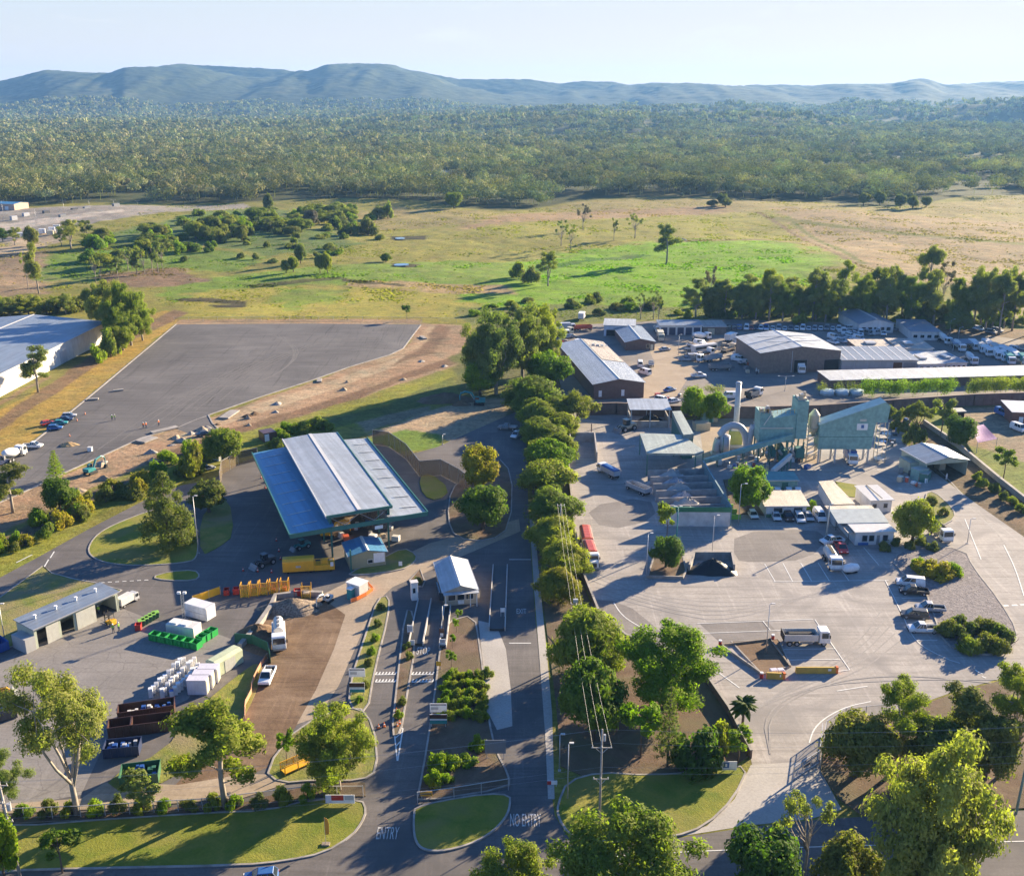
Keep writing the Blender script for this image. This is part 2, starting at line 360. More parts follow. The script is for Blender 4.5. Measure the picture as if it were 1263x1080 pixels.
FOREST_EDGE = [(-260, 252), (0, 252), (150, 249), (300, 248), (420, 246), (520, 250), (560, 256), (620, 259), (680, 252), (720, 246), (800, 243), (900, 243), (1000, 246), (1090, 255), (1140, 252), (1180, 244), (1263, 242), (1520, 242)]
FE = np.array([[P(x, y).x / P(x, y).y, P(x, y).y] for x, y in FOREST_EDGE])
def forest_y(x, y):
    return np.interp(x / y, FE[:, 0], FE[:, 1])
PATCHES = [
 # polygon in photograph pixels, soil / grass colour, soft edge (m), edge wander (m)
 ([(400, 262), (500, 256), (560, 258), (640, 262), (720, 248), (900, 242), (1000, 245), (1100, 257), (1263, 242), (1540, 242), (1540, 380), (1263, 345), (1060, 332), (1000, 300), (960, 290), (800, 297), (640, 314), (560, 305), (470, 296), (420, 280)], (.27, .225, .095), 16, 22),
 ([(430, 285), (640, 275), (800, 268), (960, 262), (990, 290), (820, 298), (640, 314), (560, 316), (450, 310)], (.255, .24, .06), 14, 18),
 ([(640, 262), (760, 256), (900, 254), (900, 262), (760, 270), (660, 276), (560, 284)], (.29, .205, .12), 10, 14),
 ([(950, 258), (1263, 272), (1540, 280), (1540, 420), (1263, 405), (1200, 362), (1060, 336), (1000, 300)], (.30, .225, .13), 8, 12),
 ([(560, 345), (600, 328), (640, 319), (720, 308), (800, 299), (958, 294), (1000, 308), (1028, 326), (1000, 347), (900, 362), (860, 377), (700, 380), (600, 378), (540, 366)], (.165, .29, .018), 14, 16),
 ([(505, 356), (560, 336), (640, 326), (660, 350), (600, 376), (540, 370)], (.165, .275, .02), 14, 14),
 ([(490, 322), (560, 318), (640, 322), (640, 345), (560, 350), (480, 345)], (.165, .245, .03), 6, 10),
 ([(200, 350), (330, 336), (480, 322), (560, 316), (640, 322), (600, 345), (480, 347), (300, 360), (200, 372)], (.16, .235, .035), 5, 9),
 ([(430, 346), (520, 348), (620, 352), (640, 362), (540, 362), (440, 356)], (.33, .24, .13), 3, 6),
 ([(225, 362), (340, 356), (440, 354), (560, 362), (590, 372), (590, 396), (220, 398)], (.30, .27, .06), 6, 12),
 ([(330, 360), (400, 358), (420, 376), (340, 380)], (.19, .25, .04), 6, 12),
 ([(-90, 300), (60, 310), (80, 335), (60, 362), (-90, 368)], (.26, .19, .125), 5, 9),
 ([(130, 330), (200, 326), (265, 345), (200, 354), (120, 348)], (.22, .15, .10), 4, 8),
 ([(60, 315), (190, 305), (330, 318), (300, 334), (210, 330), (140, 332), (110, 345), (60, 340)], (.15, .22, .04), 5, 9),
 ([(100, 296), (250, 262), (330, 255), (420, 280), (440, 300), (400, 314), (330, 316), (260, 305), (150, 305)], (.12, .17, .045), 6, 12),
 ([(290, 268), (420, 262), (450, 275), (330, 285)], (.25, .23, .06), 8, 12),
 ([(-90, 264), (0, 258), (150, 253), (300, 250), (312, 256), (200, 264), (110, 277), (20, 294), (-90, 302)], (.27, .245, .225), 2, 3),
 ([(-90, 285), (40, 272), (150, 262), (152, 265), (60, 277), (-90, 296)], (.45, .40, .36), 1, 2),
 ([(-20, 300), (40, 288), (90, 283), (90, 292), (30, 312), (-20, 312)], (.40, .32, .23), 3, 5),
 ([(-90, 610), (0, 577), (120, 482), (215, 400), (226, 386), (196, 384), (130, 432), (0, 508), (-90, 555)], (.34, .235, .065), 1.2, 2.4),
 ([(-90, 566), (0, 532), (100, 464), (170, 417), (232, 386), (214, 382), (160, 410), (90, 452), (0, 516), (-90, 552)], (.21, .14, .085), .6, .9),
 ([(-90, 548), (0, 507), (130, 429), (185, 390), (150, 388), (100, 430), (0, 496), (-90, 530)], (.19, .18, .06), 1, 2),
 ([(-90, 538), (0, 500), (60, 466), (60, 462), (0, 495), (-90, 530)], (.22, .16, .1), .6, 1),
 ([(520, 398), (580, 402), (586, 420), (565, 450), (500, 472), (430, 494), (300, 530), (200, 567), (110, 602), (60, 627), (0, 655), (-90, 690), (-90, 640), (47, 598), (80, 584), (180, 539), (215, 527), (270, 511), (395, 467), (500, 430)], (.33, .225, .15), 1, 2),
 ([(300, 503), (395, 474), (500, 438), (506, 445), (400, 484), (300, 516), (215, 545), (215, 538)], (.41, .31, .215), .6, 1.2),
 ([(180, 566), (300, 524), (430, 486), (505, 458), (560, 440), (564, 448), (500, 468), (435, 493), (300, 534), (190, 573)], (.19, .12, .08), .8, 1.6),
 ([(530, 402), (545, 404), (520, 428), (470, 448), (465, 444), (510, 426)], (.40, .29, .19), .6, 1.2),
 ([(220, 394), (380, 393), (520, 394), (520, 400), (215, 402)], (.36, .25, .16), .8, 1.6),
 ([(540, 400), (556, 404), (535, 436), (500, 446), (480, 452), (520, 430)], (.21, .135, .09), 1, 2),
 ([(588, 430), (562, 457), (440, 496), (300, 534), (200, 572), (110, 608), (0, 664), (-90, 705), (-90, 790), (0, 712), (110, 642), (178, 612), (240, 594), (330, 547), (450, 522), (560, 482), (605, 450)], (.22, .225, .04), 1.2, 2.5),
 ([(560, 464), (470, 500), (400, 520), (400, 530), (470, 515), (560, 488)], (.12, .14, .04), 1, 2),
 ([(440, 520), (530, 500), (530, 508), (450, 532)], (.25, .2, .13), 1, 2),
 ([(-90, 700), (0, 662), (110, 606), (210, 570), (212, 576), (140, 603), (0, 680), (-90, 722)], (.17, .13, .085), 1, 2),
 ([(455, 535), (540, 503), (620, 488), (650, 520), (600, 530), (560, 547), (540, 535), (480, 542)], (.36, .28, .195), .8, 1.5),
 ([(425, 548), (500, 529), (548, 536), (542, 553), (490, 556)], (.15, .22, .04), .7, 1.2),
 ([(560, 440), (600, 400), (690, 380), (690, 520), (650, 525), (620, 490), (560, 492)], (.12, .13, .045), 2, 4),
 ([(560, 380), (700, 375), (870, 380), (1000, 375), (1180, 385), (1263, 395), (1500, 400), (1500, 425), (1263, 412), (1000, 398), (870, 393), (690, 398), (580, 402)], (.15, .17, .05), 3, 5),
 ([(1090, 400), (1180, 398), (1300, 410), (1500, 420), (1500, 470), (1263, 450), (1200, 425)], (.2, .15, .11), 2, 4),
 ([(690, 490), (1500, 478), (1500, 515), (1263, 512), (1100, 512), (1000, 517), (700, 520)], (.16, .145, .07), 1, 2),
 ([(1139, 510), (1263, 505), (1500, 520), (1500, 760), (1330, 680), (1263, 616), (1180, 549)], (.17, .2, .05), 1, 2),
 ([(1165, 505), (1240, 500), (1300, 520), (1340, 580), (1263, 570), (1200, 550)], (.28, .22, .16), 1, 2),
 ([(1095, 503), (1139, 522), (1263, 616), (1500, 780), (1500, 840), (1263, 672), (1200, 622), (1130, 565)], (.15, .11, .075), .8, 1.5),
 ([(945, 267), (1050, 279), (1150, 290), (1263, 302), (1420, 317), (1420, 321), (1263, 306), (1150, 293), (1050, 282), (945, 270)], (.17, .165, .05), .8, 1.5),
 ([(930, 262), (985, 289), (1030, 317), (1062, 334), (1068, 333), (1034, 315), (990, 288), (940, 264)], (.20, .14, .08), .8, 1.5),
 ([(965, 268), (1010, 295), (1060, 328), (1070, 328), (1016, 294), (972, 268)], (.16, .17, .05), .8, 1.5),
 ([(810, 297), (960, 293), (960, 295), (810, 299.5)], (.2, .16, .07), .6, 1),
 ([(205, 369), (250, 367), (305, 371), (300, 375), (240, 373)], (.06, .055, .03), .5, 2),
 ([(260, 376), (302, 374), (302, 379), (264, 380)], (.06, .055, .03), .5, 2),
 ([(480, 291), (528, 290), (524, 295), (486, 296)], (.05, .05, .025), .6, 2),
 ([(478, 323), (516, 322), (512, 328), (484, 329)], (.05, .05, .025), .6, 2),
 ([(300, 352), (420, 342), (425, 345), (310, 357)], (.07, .085, .025), .6, 3),
 ([(420, 344), (500, 352), (500, 355), (420, 348)], (.08, .07, .035), .6, 3),
 ([(645, 330), (720, 318), (800, 312), (800, 315), (720, 323), (650, 336)], (.07, .16, .015), 1.5, 6),
]
def ground_color(x, y):
    wx = (fbm(x / 9, y / 9, 4, 1) - .5) * 2; wy = (fbm(x / 9, y / 9, 4, 5) - .5) * 2
    bx = (fbm(x / 60, y / 60, 3, 21) - .5) * 2
    c = np.empty(x.shape + (3,)); c[...] = (.215, .205, .05)
    for poly, col, soft, wan in PATCHES:
        pl = [tuple(P(a, b).to_2d()) for a, b in poly]
        d = inside_dist(pl, x + wx * wan + bx * wan * .6, y + wy * wan + bx * wan * .8)
        t = np.clip(d / soft + .5, 0, 1)[..., None]
        c = c * (1 - t) + np.array(col) * t
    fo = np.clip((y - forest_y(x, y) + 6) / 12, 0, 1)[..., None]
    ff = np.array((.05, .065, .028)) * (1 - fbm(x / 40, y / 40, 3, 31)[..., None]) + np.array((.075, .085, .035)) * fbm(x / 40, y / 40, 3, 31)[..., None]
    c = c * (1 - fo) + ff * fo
    tone = .72 + .56 * fbm(x / 22, y / 22, 5, 11)
    c = c * tone[..., None]
    # tussocks and worn earth
    e = np.clip((fbm(x / 7, y / 7, 4, 15) - .56) / .1, 0, 1)[..., None] * .4
    c = c * (1 - e) + (np.array((.21, .165, .10)) * .5 + c * .45) * e
    return np.clip(c, 0, 1)
SIL = [(-400, 108), (-200, 113), (-60, 106), (0, 106), (25, 101), (60, 94), (95, 94), (140, 97), (155, 92), (200, 91), (235, 85), (280, 87), (350, 90), (383, 95), (402, 89), (445, 86), (485, 88), (520, 93), (565, 101), (600, 101), (650, 101), (690, 106), (720, 103), (755, 104), (775, 108), (815, 105), (850, 107), (900, 110), (930, 108), (965, 107), (1000, 108), (1060, 108), (1100, 107), (1118, 103), (1130, 101), (1145, 103), (1165, 109), (1200, 106), (1263, 103), (1400, 100), (1600, 106)]
SX = np.array([(a - CX) / F * CP for a, b in SIL]); SE = np.array([(HOR - b) / F for a, b in SIL])
def terr(x, y):
    """height of the plain, the foothills and the range"""
    a = x / np.maximum(y, 1)
    el = np.interp(a, SX, SE)
    rg = 90 + el * 6900
    rid = np.clip((y - 4300) / 2400, 0, 1); rid = rid * rid * (3 - 2 * rid)
    back = np.clip((y - 7000) / 2400, 0, 1)
    sp = fbm(x / 520, y / 2600, 4, 41) * .75 + fbm(x / 1500, y / 1200, 3, 45) * .25
    m = np.clip(rid * (0.12 + 1.65 * sp), 0, 1)
    m = np.where(y > 6500, np.maximum(m, np.clip(1 - abs(y - 6900) / 520, 0, 1) ** .6), m)
    z = rg * m * (1 - back * .8)
    fh = np.clip((y - 2300) / 1500, 0, 1) * np.clip((7000 - y) / 1500, 0, 1)
    z = np.maximum(z, fh * (fbm(x / 600, y / 600, 4, 51) - .42).clip(0, 1) * 190 * np.clip(.5 + a * 1.6 + .3, .35, 1.3))
    return z + und(x, y)
gm, nt = new_mat('paddock_and_soil')
def _ground_mat():
    L = nt.links
    out = nd(nt, 'ShaderNodeOutputMaterial'); b = nd(nt, 'ShaderNodeBsdfPrincipled'); L.new(b.outputs[0], out.inputs[0])
    at = nd(nt, 'ShaderNodeAttribute'); at.attribute_name = 'soil'
    v = vecs(nt)
    f1 = noise_(nt, v, .9, 6, .72); f2 = noise_(nt, v, .12, 5, .65, .8)
    c = mixc(nt, ramp(nt, f1, .28, .75), scl_s(nt, at.outputs[0], .55), scl_s(nt, at.outputs[0], 1.4))
    f3 = noise_(nt, vecs(nt, True, (.16, .42, 1)), 1.0, 5, .7, .5)
    c = mixc(nt, ramp(nt, f3, .3, .72), scl_s(nt, c, .68), scl_s(nt, c, 1.25))
    c = mixc(nt, ramp(nt, f2, .3, .7), mixc(nt, 1.0, c, (.8, .9, .85), 'MULTIPLY'), mixc(nt, 1.0, c, (1.2, 1.08, .95), 'MULTIPLY'))
    L.new(c, b.inputs['Base Color']); b.inputs['Roughness'].default_value = .95; b.inputs['Specular IOR Level'].default_value = .1
    bp = nd(nt, 'ShaderNodeBump'); bp.inputs['Strength'].default_value = .6; bp.inputs['Distance'].default_value = .35
    L.new(f1, bp.inputs['Height']); L.new(bp.outputs[0], b.inputs['Normal'])
_ground_mat()
Yr = np.concatenate([np.array([-60., 20., 60., 80.]), np.geomspace(92, 2000, 620), np.geomspace(2030, 4400, 60)])
ar = np.linspace(-.85, .85, 560)
wid = np.maximum(Yr, 170.0)
GX = wid[:, None] * ar[None, :]; GY = np.repeat(Yr[:, None], len(ar), 1)
GZ = terr(GX, GY) + np.clip((GY - 430) / 100, 0, 1) * np.clip((1700 - GY) / 400, 0, 1) * ((fbm(GX / 14, GY / 14, 3, 81) - .5) * 1.1 + (fbm(GX / 5, GY / 5, 2, 85) - .5) * .5)
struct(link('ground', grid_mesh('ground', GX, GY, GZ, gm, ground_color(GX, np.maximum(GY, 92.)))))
hm, nt2 = new_mat('wooded_hillside')
def _hill_mat():
    L = nt2.links
    out = nd(nt2, 'ShaderNodeOutputMaterial'); b = nd(nt2, 'ShaderNodeBsdfPrincipled'); L.new(b.outputs[0], out.inputs[0])
    v = vecs(nt2); f1 = noise_(nt2, v, .03, 6, .7); f2 = noise_(nt2, v, .004, 4, .6)
    c = mixc(nt2, ramp(nt2, f1, .3, .7), (.02, .032, .016), (.075, .09, .042))
    c = mixc(nt2, ramp(nt2, f2, .58, .7), c, (.11, .115, .055))
    L.new(c, b.inputs['Base Color']); b.inputs['Roughness'].default_value = .95; b.inputs['Specular IOR Level'].default_value = .1
_hill_mat()
Yh = np.concatenate([np.linspace(4380, 7400, 230), np.linspace(7450, 9300, 20)])
ah = np.linspace(-.85, .85, 620)
HX = Yh[:, None] * ah[None, :]; HY = np.repeat(Yh[:, None], len(ah), 1)
HZ = terr(HX, HY) + (np.clip((HY - 4450) / 200, 0, 1)) * fbm(HX / 38, HY / 38, 3, 61) * 11 - np.clip((4450 - HY) / 70, 0, 1) * 6
struct(link('hills', grid_mesh('hills', HX, HY, HZ, hm)))

# ------------------------------------------------------------------ the far wood (one mass: stuff)
CLEAR = [(664, 212, 44), (660, 190, 26), (765, 212, 26), (985, 201, 26), (862, 206, 30), (1205, 204, 40), (1218, 191, 26), (604, 151, 90), (547, 216, 18), (930, 155, 60), (1110, 140, 90), (1150, 216, 26), (680, 234, 30), (905, 205, 22), (830, 208, 22), (700, 168, 60), (520, 170, 40)]
CLW = [(P(a, b).x, P(a, b).y, r) for a, b, r in CLEAR]
def forest():
    rng = np.random.default_rng(3)
    V = []; T = []
    for y0, y1, sp, K, ls, h0 in ((930, 1300, 14.5, 460, .72, 20), (1300, 1900, 16.5, 200, 1.15, 20), (1900, 2900, 20, 75, 2.1, 20), (2900, 5200, 28, 22, 4.6, 20)):
        rows = np.arange(y0, y1, sp)
        pts = []
        for y in rows:
            w = y * .62 + 40
            x = np.arange(-w, w, sp); pts.append(np.stack([x, np.full(x.shape, y)], 1))
        p = np.concatenate(pts); p += rng.uniform(-.48, .48, p.shape) * sp
        x, y = p[:, 0], p[:, 1]
        k = y > forest_y(x, y) + 2
        dens = fbm(x / 70, y / 70, 3, 71)
        k &= rng.random(len(x)) < np.clip((dens - .37) * 7, 0.05, .96)
        edge = y < forest_y(x, y) + 40
        for cx, cy, r in CLW: k &= ((x - cx) ** 2 + ((y - cy) * .45) ** 2 > r * r * .5)
        x, y = x[k], y[k]; n = len(x)
        h = h0 * rng.uniform(.6, 1.3, n) * (0.75 + .5 * fbm(x / 120, y / 120, 2, 75)); w = h * rng.uniform(.55, .98, n)
        z = terr(x, y)
        # each crown: a few billows, each a shell of leaf sprays
        B = 4
        bo = rng.normal(size=(n, B, 3)) * np.array([.32, .32, .22]); 
        t = rng.integers(0, B, (n, K)); ctr = np.take_along_axis(bo, t[..., None].repeat(3, -1), 1)
        d = rng.normal(size=(n, K, 3)); d /= np.linalg.norm(d, axis=-1, keepdims=True); d[..., 2] = d[..., 2] * .8 + .12
        q = ctr + d * rng.uniform(.34, .5, (n, K, 1))
        c = np.stack([x[:, None] + q[..., 0] * w[:, None], y[:, None] + q[..., 1] * w[:, None], z[:, None] + h[:, None] * (.52 + q[..., 2] * .52)], -1).reshape(-1, 3)
        m = len(c)
        qq = q.reshape(-1, 3); nr = d.reshape(-1, 3) * .9 + qq * .6 + rng.normal(size=(m, 3)) * .2; nr /= np.linalg.norm(nr, axis=1, keepdims=True)
        a = np.cross(nr, rng.normal(size=(m, 3))); a /= np.linalg.norm(a, axis=1, keepdims=True)
        b = np.cross(nr, a)
        s = ls * rng.uniform(.7, 1.5, (m, 1))
        V.append(np.stack([c + a * s, c - a * s * .5 + b * s * .8, c - a * s * .5 - b * s * .8], 1).reshape(-1, 3))
        tn = (.6 + .75 * rng.random((n, 1))) * (.62 + .76 * fbm(x / 90, y / 150, 3, 77))[:, None] * np.stack([rng.uniform(.85, 1.12, n), np.ones(n), rng.uniform(.75, 1.2, n)], 1); T.append(np.repeat(tn, K, 0))
        if y0 < 1900:     # pale stems along the near side of the wood
            e = rng.random(n) < .8; xs, ys, hs, zs = x[e], y[e], h[e], z[e]
            wd = .22
            for ox in (0,):
                t0 = np.stack([xs - wd, ys, zs], 1); t1 = np.stack([xs + wd, ys, zs], 1); t2 = np.stack([xs + rng.normal(size=len(xs)) * .6, ys, zs + hs * .75], 1)
                V.append(np.stack([t0, t1, t2], 1).reshape(-1, 3)); T.append(np.full((len(xs), 3), 1.6))
    V = np.concatenate(V)
    m = leafmat('far_wood_leaves', (.165, .175, .085), (.33, .315, .15), .14, True, .03)
    me = np_mesh('far_wood', V, 3, [m]); face_tint(me, np.concatenate(T)); o = link('far_wood', me)
    o['kind'] = 'stuff'; o['label'] = 'grey green eucalypt wood covering the plain below the blue hills'; o['category'] = 'forest'
forest()

def tussocks():
    """rough grass standing over the paddocks: uncountable, one object"""
    rng = np.random.default_rng(8); n = 90000
    y = 430 * (1000 / 430.) ** rng.random(n); x = rng.uniform(-.62, .62, n) * y
    d = fbm(x / 30, y / 30, 3, 91) + .25 * (fbm(x / 8, y / 8, 2, 93) - .5)
    k = (rng.random(n) < np.clip((d - .42) * 6, .05, 1)) & (y < forest_y(x, y) - 4)
    q = CX + F * x / (y * CP + CH * SP); dz = y * SP - CH * CP; py = CY - F * dz / (y * CP + CH * SP)
    k &= (py < 394) & ((q > 240) | (py < 378)) & ((q < 870) | (py < 372)) & ~((py > 250) & (py < 296) & (q < 210 - (py - 252) * 3))
    x, y = x[k], y[k]; n = len(x); z = terr(x, y) - .25
    h = rng.uniform(.05, .34, n); w = rng.uniform(.5, 1.6, n); an = rng.uniform(0, pi, n)
    V = []; col = ground_color(x, y) * rng.uniform(.7, 1.25, (n, 1))
    for e in (0, 1.2, 2.2):
        cx, sx = np.cos(an + e) * w, np.sin(an + e) * w; r = rng.normal(size=(2, n)) * .25
        V.append(np.stack([np.stack([x - cx, y - sx, z], 1), np.stack([x + cx, y + sx, z], 1), np.stack([x + r[0], y + r[1], z + h + .25], 1)], 1))
    V = np.stack(V, 1).reshape(-1, 3); me = np_mesh('paddock_grass', V, 3, [leafmat('grass_blades', (1, 1, 1), (1, 1, 1), .5, True, .6)]); face_tint(me, np.repeat(col, 3, 0))
    o = link('paddock_grass', me); o['kind'] = 'stuff'; o['label'] = 'rough grass tussocks standing over the paddocks'; o['category'] = 'grass'
tussocks()
# ------------------------------------------------------------------ roads, yards, beds
A_LOT = gmat('new_asphalt', (.092, .086, .083), (.15, .14, .132), .14, 2.5, (.95, 1.5), .85)
A_ROAD = gmat('road_asphalt', (.115, .105, .10), (.165, .15, .14), .4, 3, (1.45, .68), .85, (.092, .086, .082))
A_YARD = gmat('worn_concrete_yard', (.20, .185, .17), (.255, .235, .215), .3, 2.2, (.4, .78), .9, None, 0, True)
A_PLANT = gmat('dusty_hardstand', (.31, .285, .26), (.40, .365, .33), .25, 1.8, (.75, .62), .9, (.215, .20, .19))
A_DEPOT = gmat('depot_asphalt', (.16, .145, .135), (.27, .235, .20), .22, 2, (.3, .82), .9)
G_LAWN = gmat('mown_lawn', (.115, .16, .014), (.25, .235, .035), .9, 3.5, None, .95, (.22, .19, .055), .12)
G_DRY = gmat('rough_grass', (.12, .165, .022), (.27, .24, .06), 1.3, 3, None, .95, (.24, .185, .11), .15)
G_GOLD = gmat('golden_grass', (.30, .21, .05), (.38, .27, .08), 1.2, 3, None, .95, (.26, .23, .05), .15)
G_MULCH = gmat('bark_mulch', (.105, .066, .042), (.19, .13, .088), 1.2, 4, None, .95, (.13, .115, .06), .1)
G_DIRT = gmat('brown_earth', (.12, .072, .04), (.235, .16, .10), .5, 2, (1.25, .6), .95, None, .06)
G_PALE = gmat('pale_dirt_and_sunlit_patch', (.30, .235, .165), (.38, .305, .225), .5, 2, (1.2, .8), .95)
G_PATH = gmat('concrete_path', (.36, .335, .30), (.44, .41, .37), .5, 3, None, .9)
G_GRAV = gmat('loose_rock_bed', (.14, .125, .13), (.30, .27, .26), 6, 2.2, None, .95, None, .25)
K = conc()
M_LINE = gmat('white_line_paint', (.60, .60, .57), (.74, .74, .71), 3, 8, None, .7)
M_YEL = gmat('yellow_line_paint', (.6, .45, .08), (.7, .52, .1), 3, 8, None, .7)

LOT = [(217, 400), (375, 399), (520, 400), (511, 411), (497, 430), (480, 438), (430, 453), (385, 469), (320, 490), (257, 512), (268, 530), (240, 537), (215, 528), (175, 540), (80, 583), (47, 599), (20, 611), (-70, 650), (-70, 622), (0, 578), (54, 535), (119, 482)]
sheet('car_park', LOT, .012, A_LOT)
strip('kerb', [(519, 401), (511, 411), (497, 430), (480, 438), (430, 453), (385, 469), (320, 490), (257, 512)], .55, .0, .14, K)
strip('kerb', [(257, 512), (262, 522), (271, 531)], .4, .0, .14, K)
strip('kerb', [(217, 528), (175, 540), (80, 583), (47, 599), (20, 611), (-70, 650)], .55, .0, .14, K)
strip('kerb', [(217, 400), (119, 482), (54, 535), (0, 578), (-70, 622)], .55, .0, .14, K)
strip('kerb', [(257, 512), (240, 518), (217, 528)], .35, .013, .02, K)
LEFT = [(-120, 775), (0, 712), (45, 688), (110, 652), (178, 617), (225, 598), (262, 592), (285, 575), (330, 558), (470, 546), (500, 562), (540, 551), (590, 528), (636, 508), (648, 512), (652, 640), (660, 760), (672, 880), (678, 960), (684, 1005), (700, 1031), (725, 1040), (760, 1039), (830, 1034), (920, 1020), (1000, 1011), (1060, 1007), (1263, 999), (1420, 992), (1420, 1190), (-220, 1190), (-220, 1070)]
sheet('road', LEFT, .012, A_ROAD)
sheet('plant_yard', [(697, 508), (702, 600), (713, 700), (737, 760), (770, 790), (865, 832), (898, 880), (926, 935), (928, 945), (990, 941), (1012, 950), (1016, 905), (1042, 886), (1100, 880), (1170, 855), (1263, 828), (1420, 786), (1420, 752), (1263, 662), (1200, 618), (1130, 565), (1095, 507)], .016, A_PLANT)
sheet('depot_yard', [(684, 402), (870, 393), (1000, 397), (1100, 402), (1230, 415), (1420, 440), (1420, 489), (1100, 497), (700, 506), (690, 470)], .016, A_DEPOT)
sheet('depot_sunlit_patch', [(788, 476), (808, 448), (800, 430), (858, 418), (905, 424), (870, 440), (846, 470), (826, 503), (790, 503)], .024, G_PALE)  # paler sheet paints the sunlight lying across the depot paving
sheet('plant_concrete', [(862, 520), (930, 515), (1008, 545), (1008, 572), (930, 568), (868, 566)], .024, G_PALE)
sheet('driveway', [(926, 943), (990, 939), (1012, 950), (1038, 998), (1000, 1009.5), (920, 1018), (832, 1032), (872, 1018), (906, 985)], .024, G_PATH)
sheet('footpath', [(653, 640), (659, 640), (666, 720), (674, 800), (681, 880), (683, 950), (684, 985), (676, 985), (672, 900), (666, 820), (659, 730)], .05, G_PATH, 0, .06)
sheet('container_yard', [(-120, 890), (20, 806), (150, 750), (190, 765), (250, 775), (286, 788), (258, 820), (232, 862), (196, 880), (135, 905), (100, 980), (-40, 1004), (-150, 1010)], .024, A_YARD)
sheet('dirt_yard', [(303, 786), (330, 742), (372, 737), (440, 741), (466, 735), (440, 772), (415, 832), (392, 876), (366, 894), (330, 946), (265, 974), (212, 972), (280, 902), (316, 842), (330, 812), (296, 800)], .028, G_DIRT)
sheet('gravel_track', [(388, 738), (440, 712), (530, 670), (640, 640), (642, 655), (560, 690), (484, 724), (462, 745), (440, 795), (418, 845), (392, 884), (366, 893), (390, 850), (412, 800), (426, 758), (404, 742)], .032, G_PALE)
sheet('truck_lane', [(590, 765), (612, 770), (624, 800), (630, 850), (632, 895), (613, 900), (603, 880), (597, 830)], .020, G_PATH)

NB = [0]
def bed(name, px, mat, kerb=True, smooth=1, z=.09, w=.28, kmat=None):
    NB[0] += 1; z += .004 * NB[0]
    sheet(name, px, z, mat, smooth, z)
    if kerb: strip('kerb', px, w, 0, z + .05, kmat or K, True, smooth)
bed('grass_island', [(108, 682), (112, 668), (125, 655), (150, 643), (182, 631), (212, 624), (238, 632), (244, 660), (244, 690), (225, 694), (190, 697), (150, 697), (122, 692)], G_LAWN, smooth=2)
bed('grass_verge', [(247, 640), (262, 622), (283, 615), (289, 660), (270, 675), (247, 686)], G_DRY, False)
bed('grass_median', [(186, 712), (210, 705), (240, 703), (247, 710), (240, 716), (205, 716)], G_LAWN)
bed('lawn', [(-110, 815), (0, 737), (53, 698), (64, 707), (90, 714), (118, 719), (150, 728), (120, 745), (20, 796), (0, 802), (-110, 850)], G_DRY, True, 0)
bed('lawn', [(-160, 1100), (-90, 1015), (30, 1019), (100, 1013), (250, 1003), (330, 1000), (384, 986), (446, 986), (452, 1000), (446, 1015), (434, 1031), (400, 1052), (350, 1062), (300, 1067), (100, 1071), (0, 1074)], G_LAWN, True, 1)
bed('garden_bed', [(-90, 1006), (20, 1006), (150, 1000), (300, 990), (388, 967), (450, 965), (451, 982), (384, 983), (330, 998), (250, 1001), (100, 1011), (25, 1017), (-90, 1013)], G_MULCH, False, 0, .1)
bed('grass_verge', [(326, 950), (370, 893), (440, 868), (462, 896), (466, 950), (446, 963), (390, 962), (345, 966)], G_DRY, True, 1)
bed('grass_verge', [(258, 862), (292, 834), (319, 815), (326, 830), (304, 880), (286, 905), (214, 962), (150, 978), (128, 962), (205, 925), (228, 888)], G_DRY, False, 1)
bed('dirt_strip', [(-120, 1000), (100, 985), (130, 965), (220, 968), (300, 955), (326, 955), (380, 958), (300, 984), (150, 996), (20, 1003), (-120, 1005)], G_PALE, False, 0, .05)
bed('garden_bed', [(466, 738), (480, 735), (479, 760), (461, 830), (453, 880), (430, 872), (433, 838), (452, 780)], G_DRY, True, 1)
bed('garden_bed', [(500, 752), (510, 755), (512, 800), (500, 868), (494, 905), (483, 908), (489, 850)], G_MULCH, True, 1)
bed('garden_bed', [(505, 716), (518, 702), (524, 718), (521, 724), (508, 722)], G_MULCH, True, 0)
bed('garden_bed', [(549, 768), (585, 758), (592, 800), (597, 840), (603, 890), (611, 925), (628, 958), (628, 972), (514, 990), (517, 975), (527, 920), (537, 850), (543, 800)], G_MULCH, True, 1)
bed('lawn', [(513, 993), (629, 975), (629, 1000), (615, 1020), (590, 1038), (550, 1050), (522, 1049), (511, 1036), (510, 1008)], G_LAWN, True, 2)
bed('garden_bed', [(556, 604), (575, 588), (612, 562), (632, 584), (630, 650), (604, 668), (562, 664), (552, 640)], G_MULCH, True, 1)
bed('grass_verge', [(516, 590), (530, 583), (556, 604), (540, 618), (522, 612)], G_LAWN, False, 1)
bed('grass_verge', [(470, 690), (497, 676), (514, 684), (512, 694), (494, 704), (440, 710), (428, 708)], G_DRY, True, 1)
bed('planted_bank', [(652, 520), (692, 510), (701, 600), (711, 700), (735, 760), (768, 790), (862, 830), (896, 880), (924, 932), (905, 945), (860, 950), (800, 955), (730, 962), (692, 945), (686, 870), (676, 790), (664, 700), (656, 600)], G_MULCH, False, 0, .07)
bed('lawn', [(688, 992), (700, 964), (740, 953), (800, 957), (880, 951), (924, 944), (905, 985), (870, 1019), (830, 1033), (760, 1038), (725, 1039), (702, 1030), (688, 1008)], G_LAWN, True, 1)
bed('planted_bank', [(1020, 908), (1042, 890), (1100, 883), (1170, 858), (1263, 831), (1420, 790), (1420, 990), (1263, 997), (1062, 1005), (1034, 985), (1012, 952)], G_MULCH, False, 0, .07)
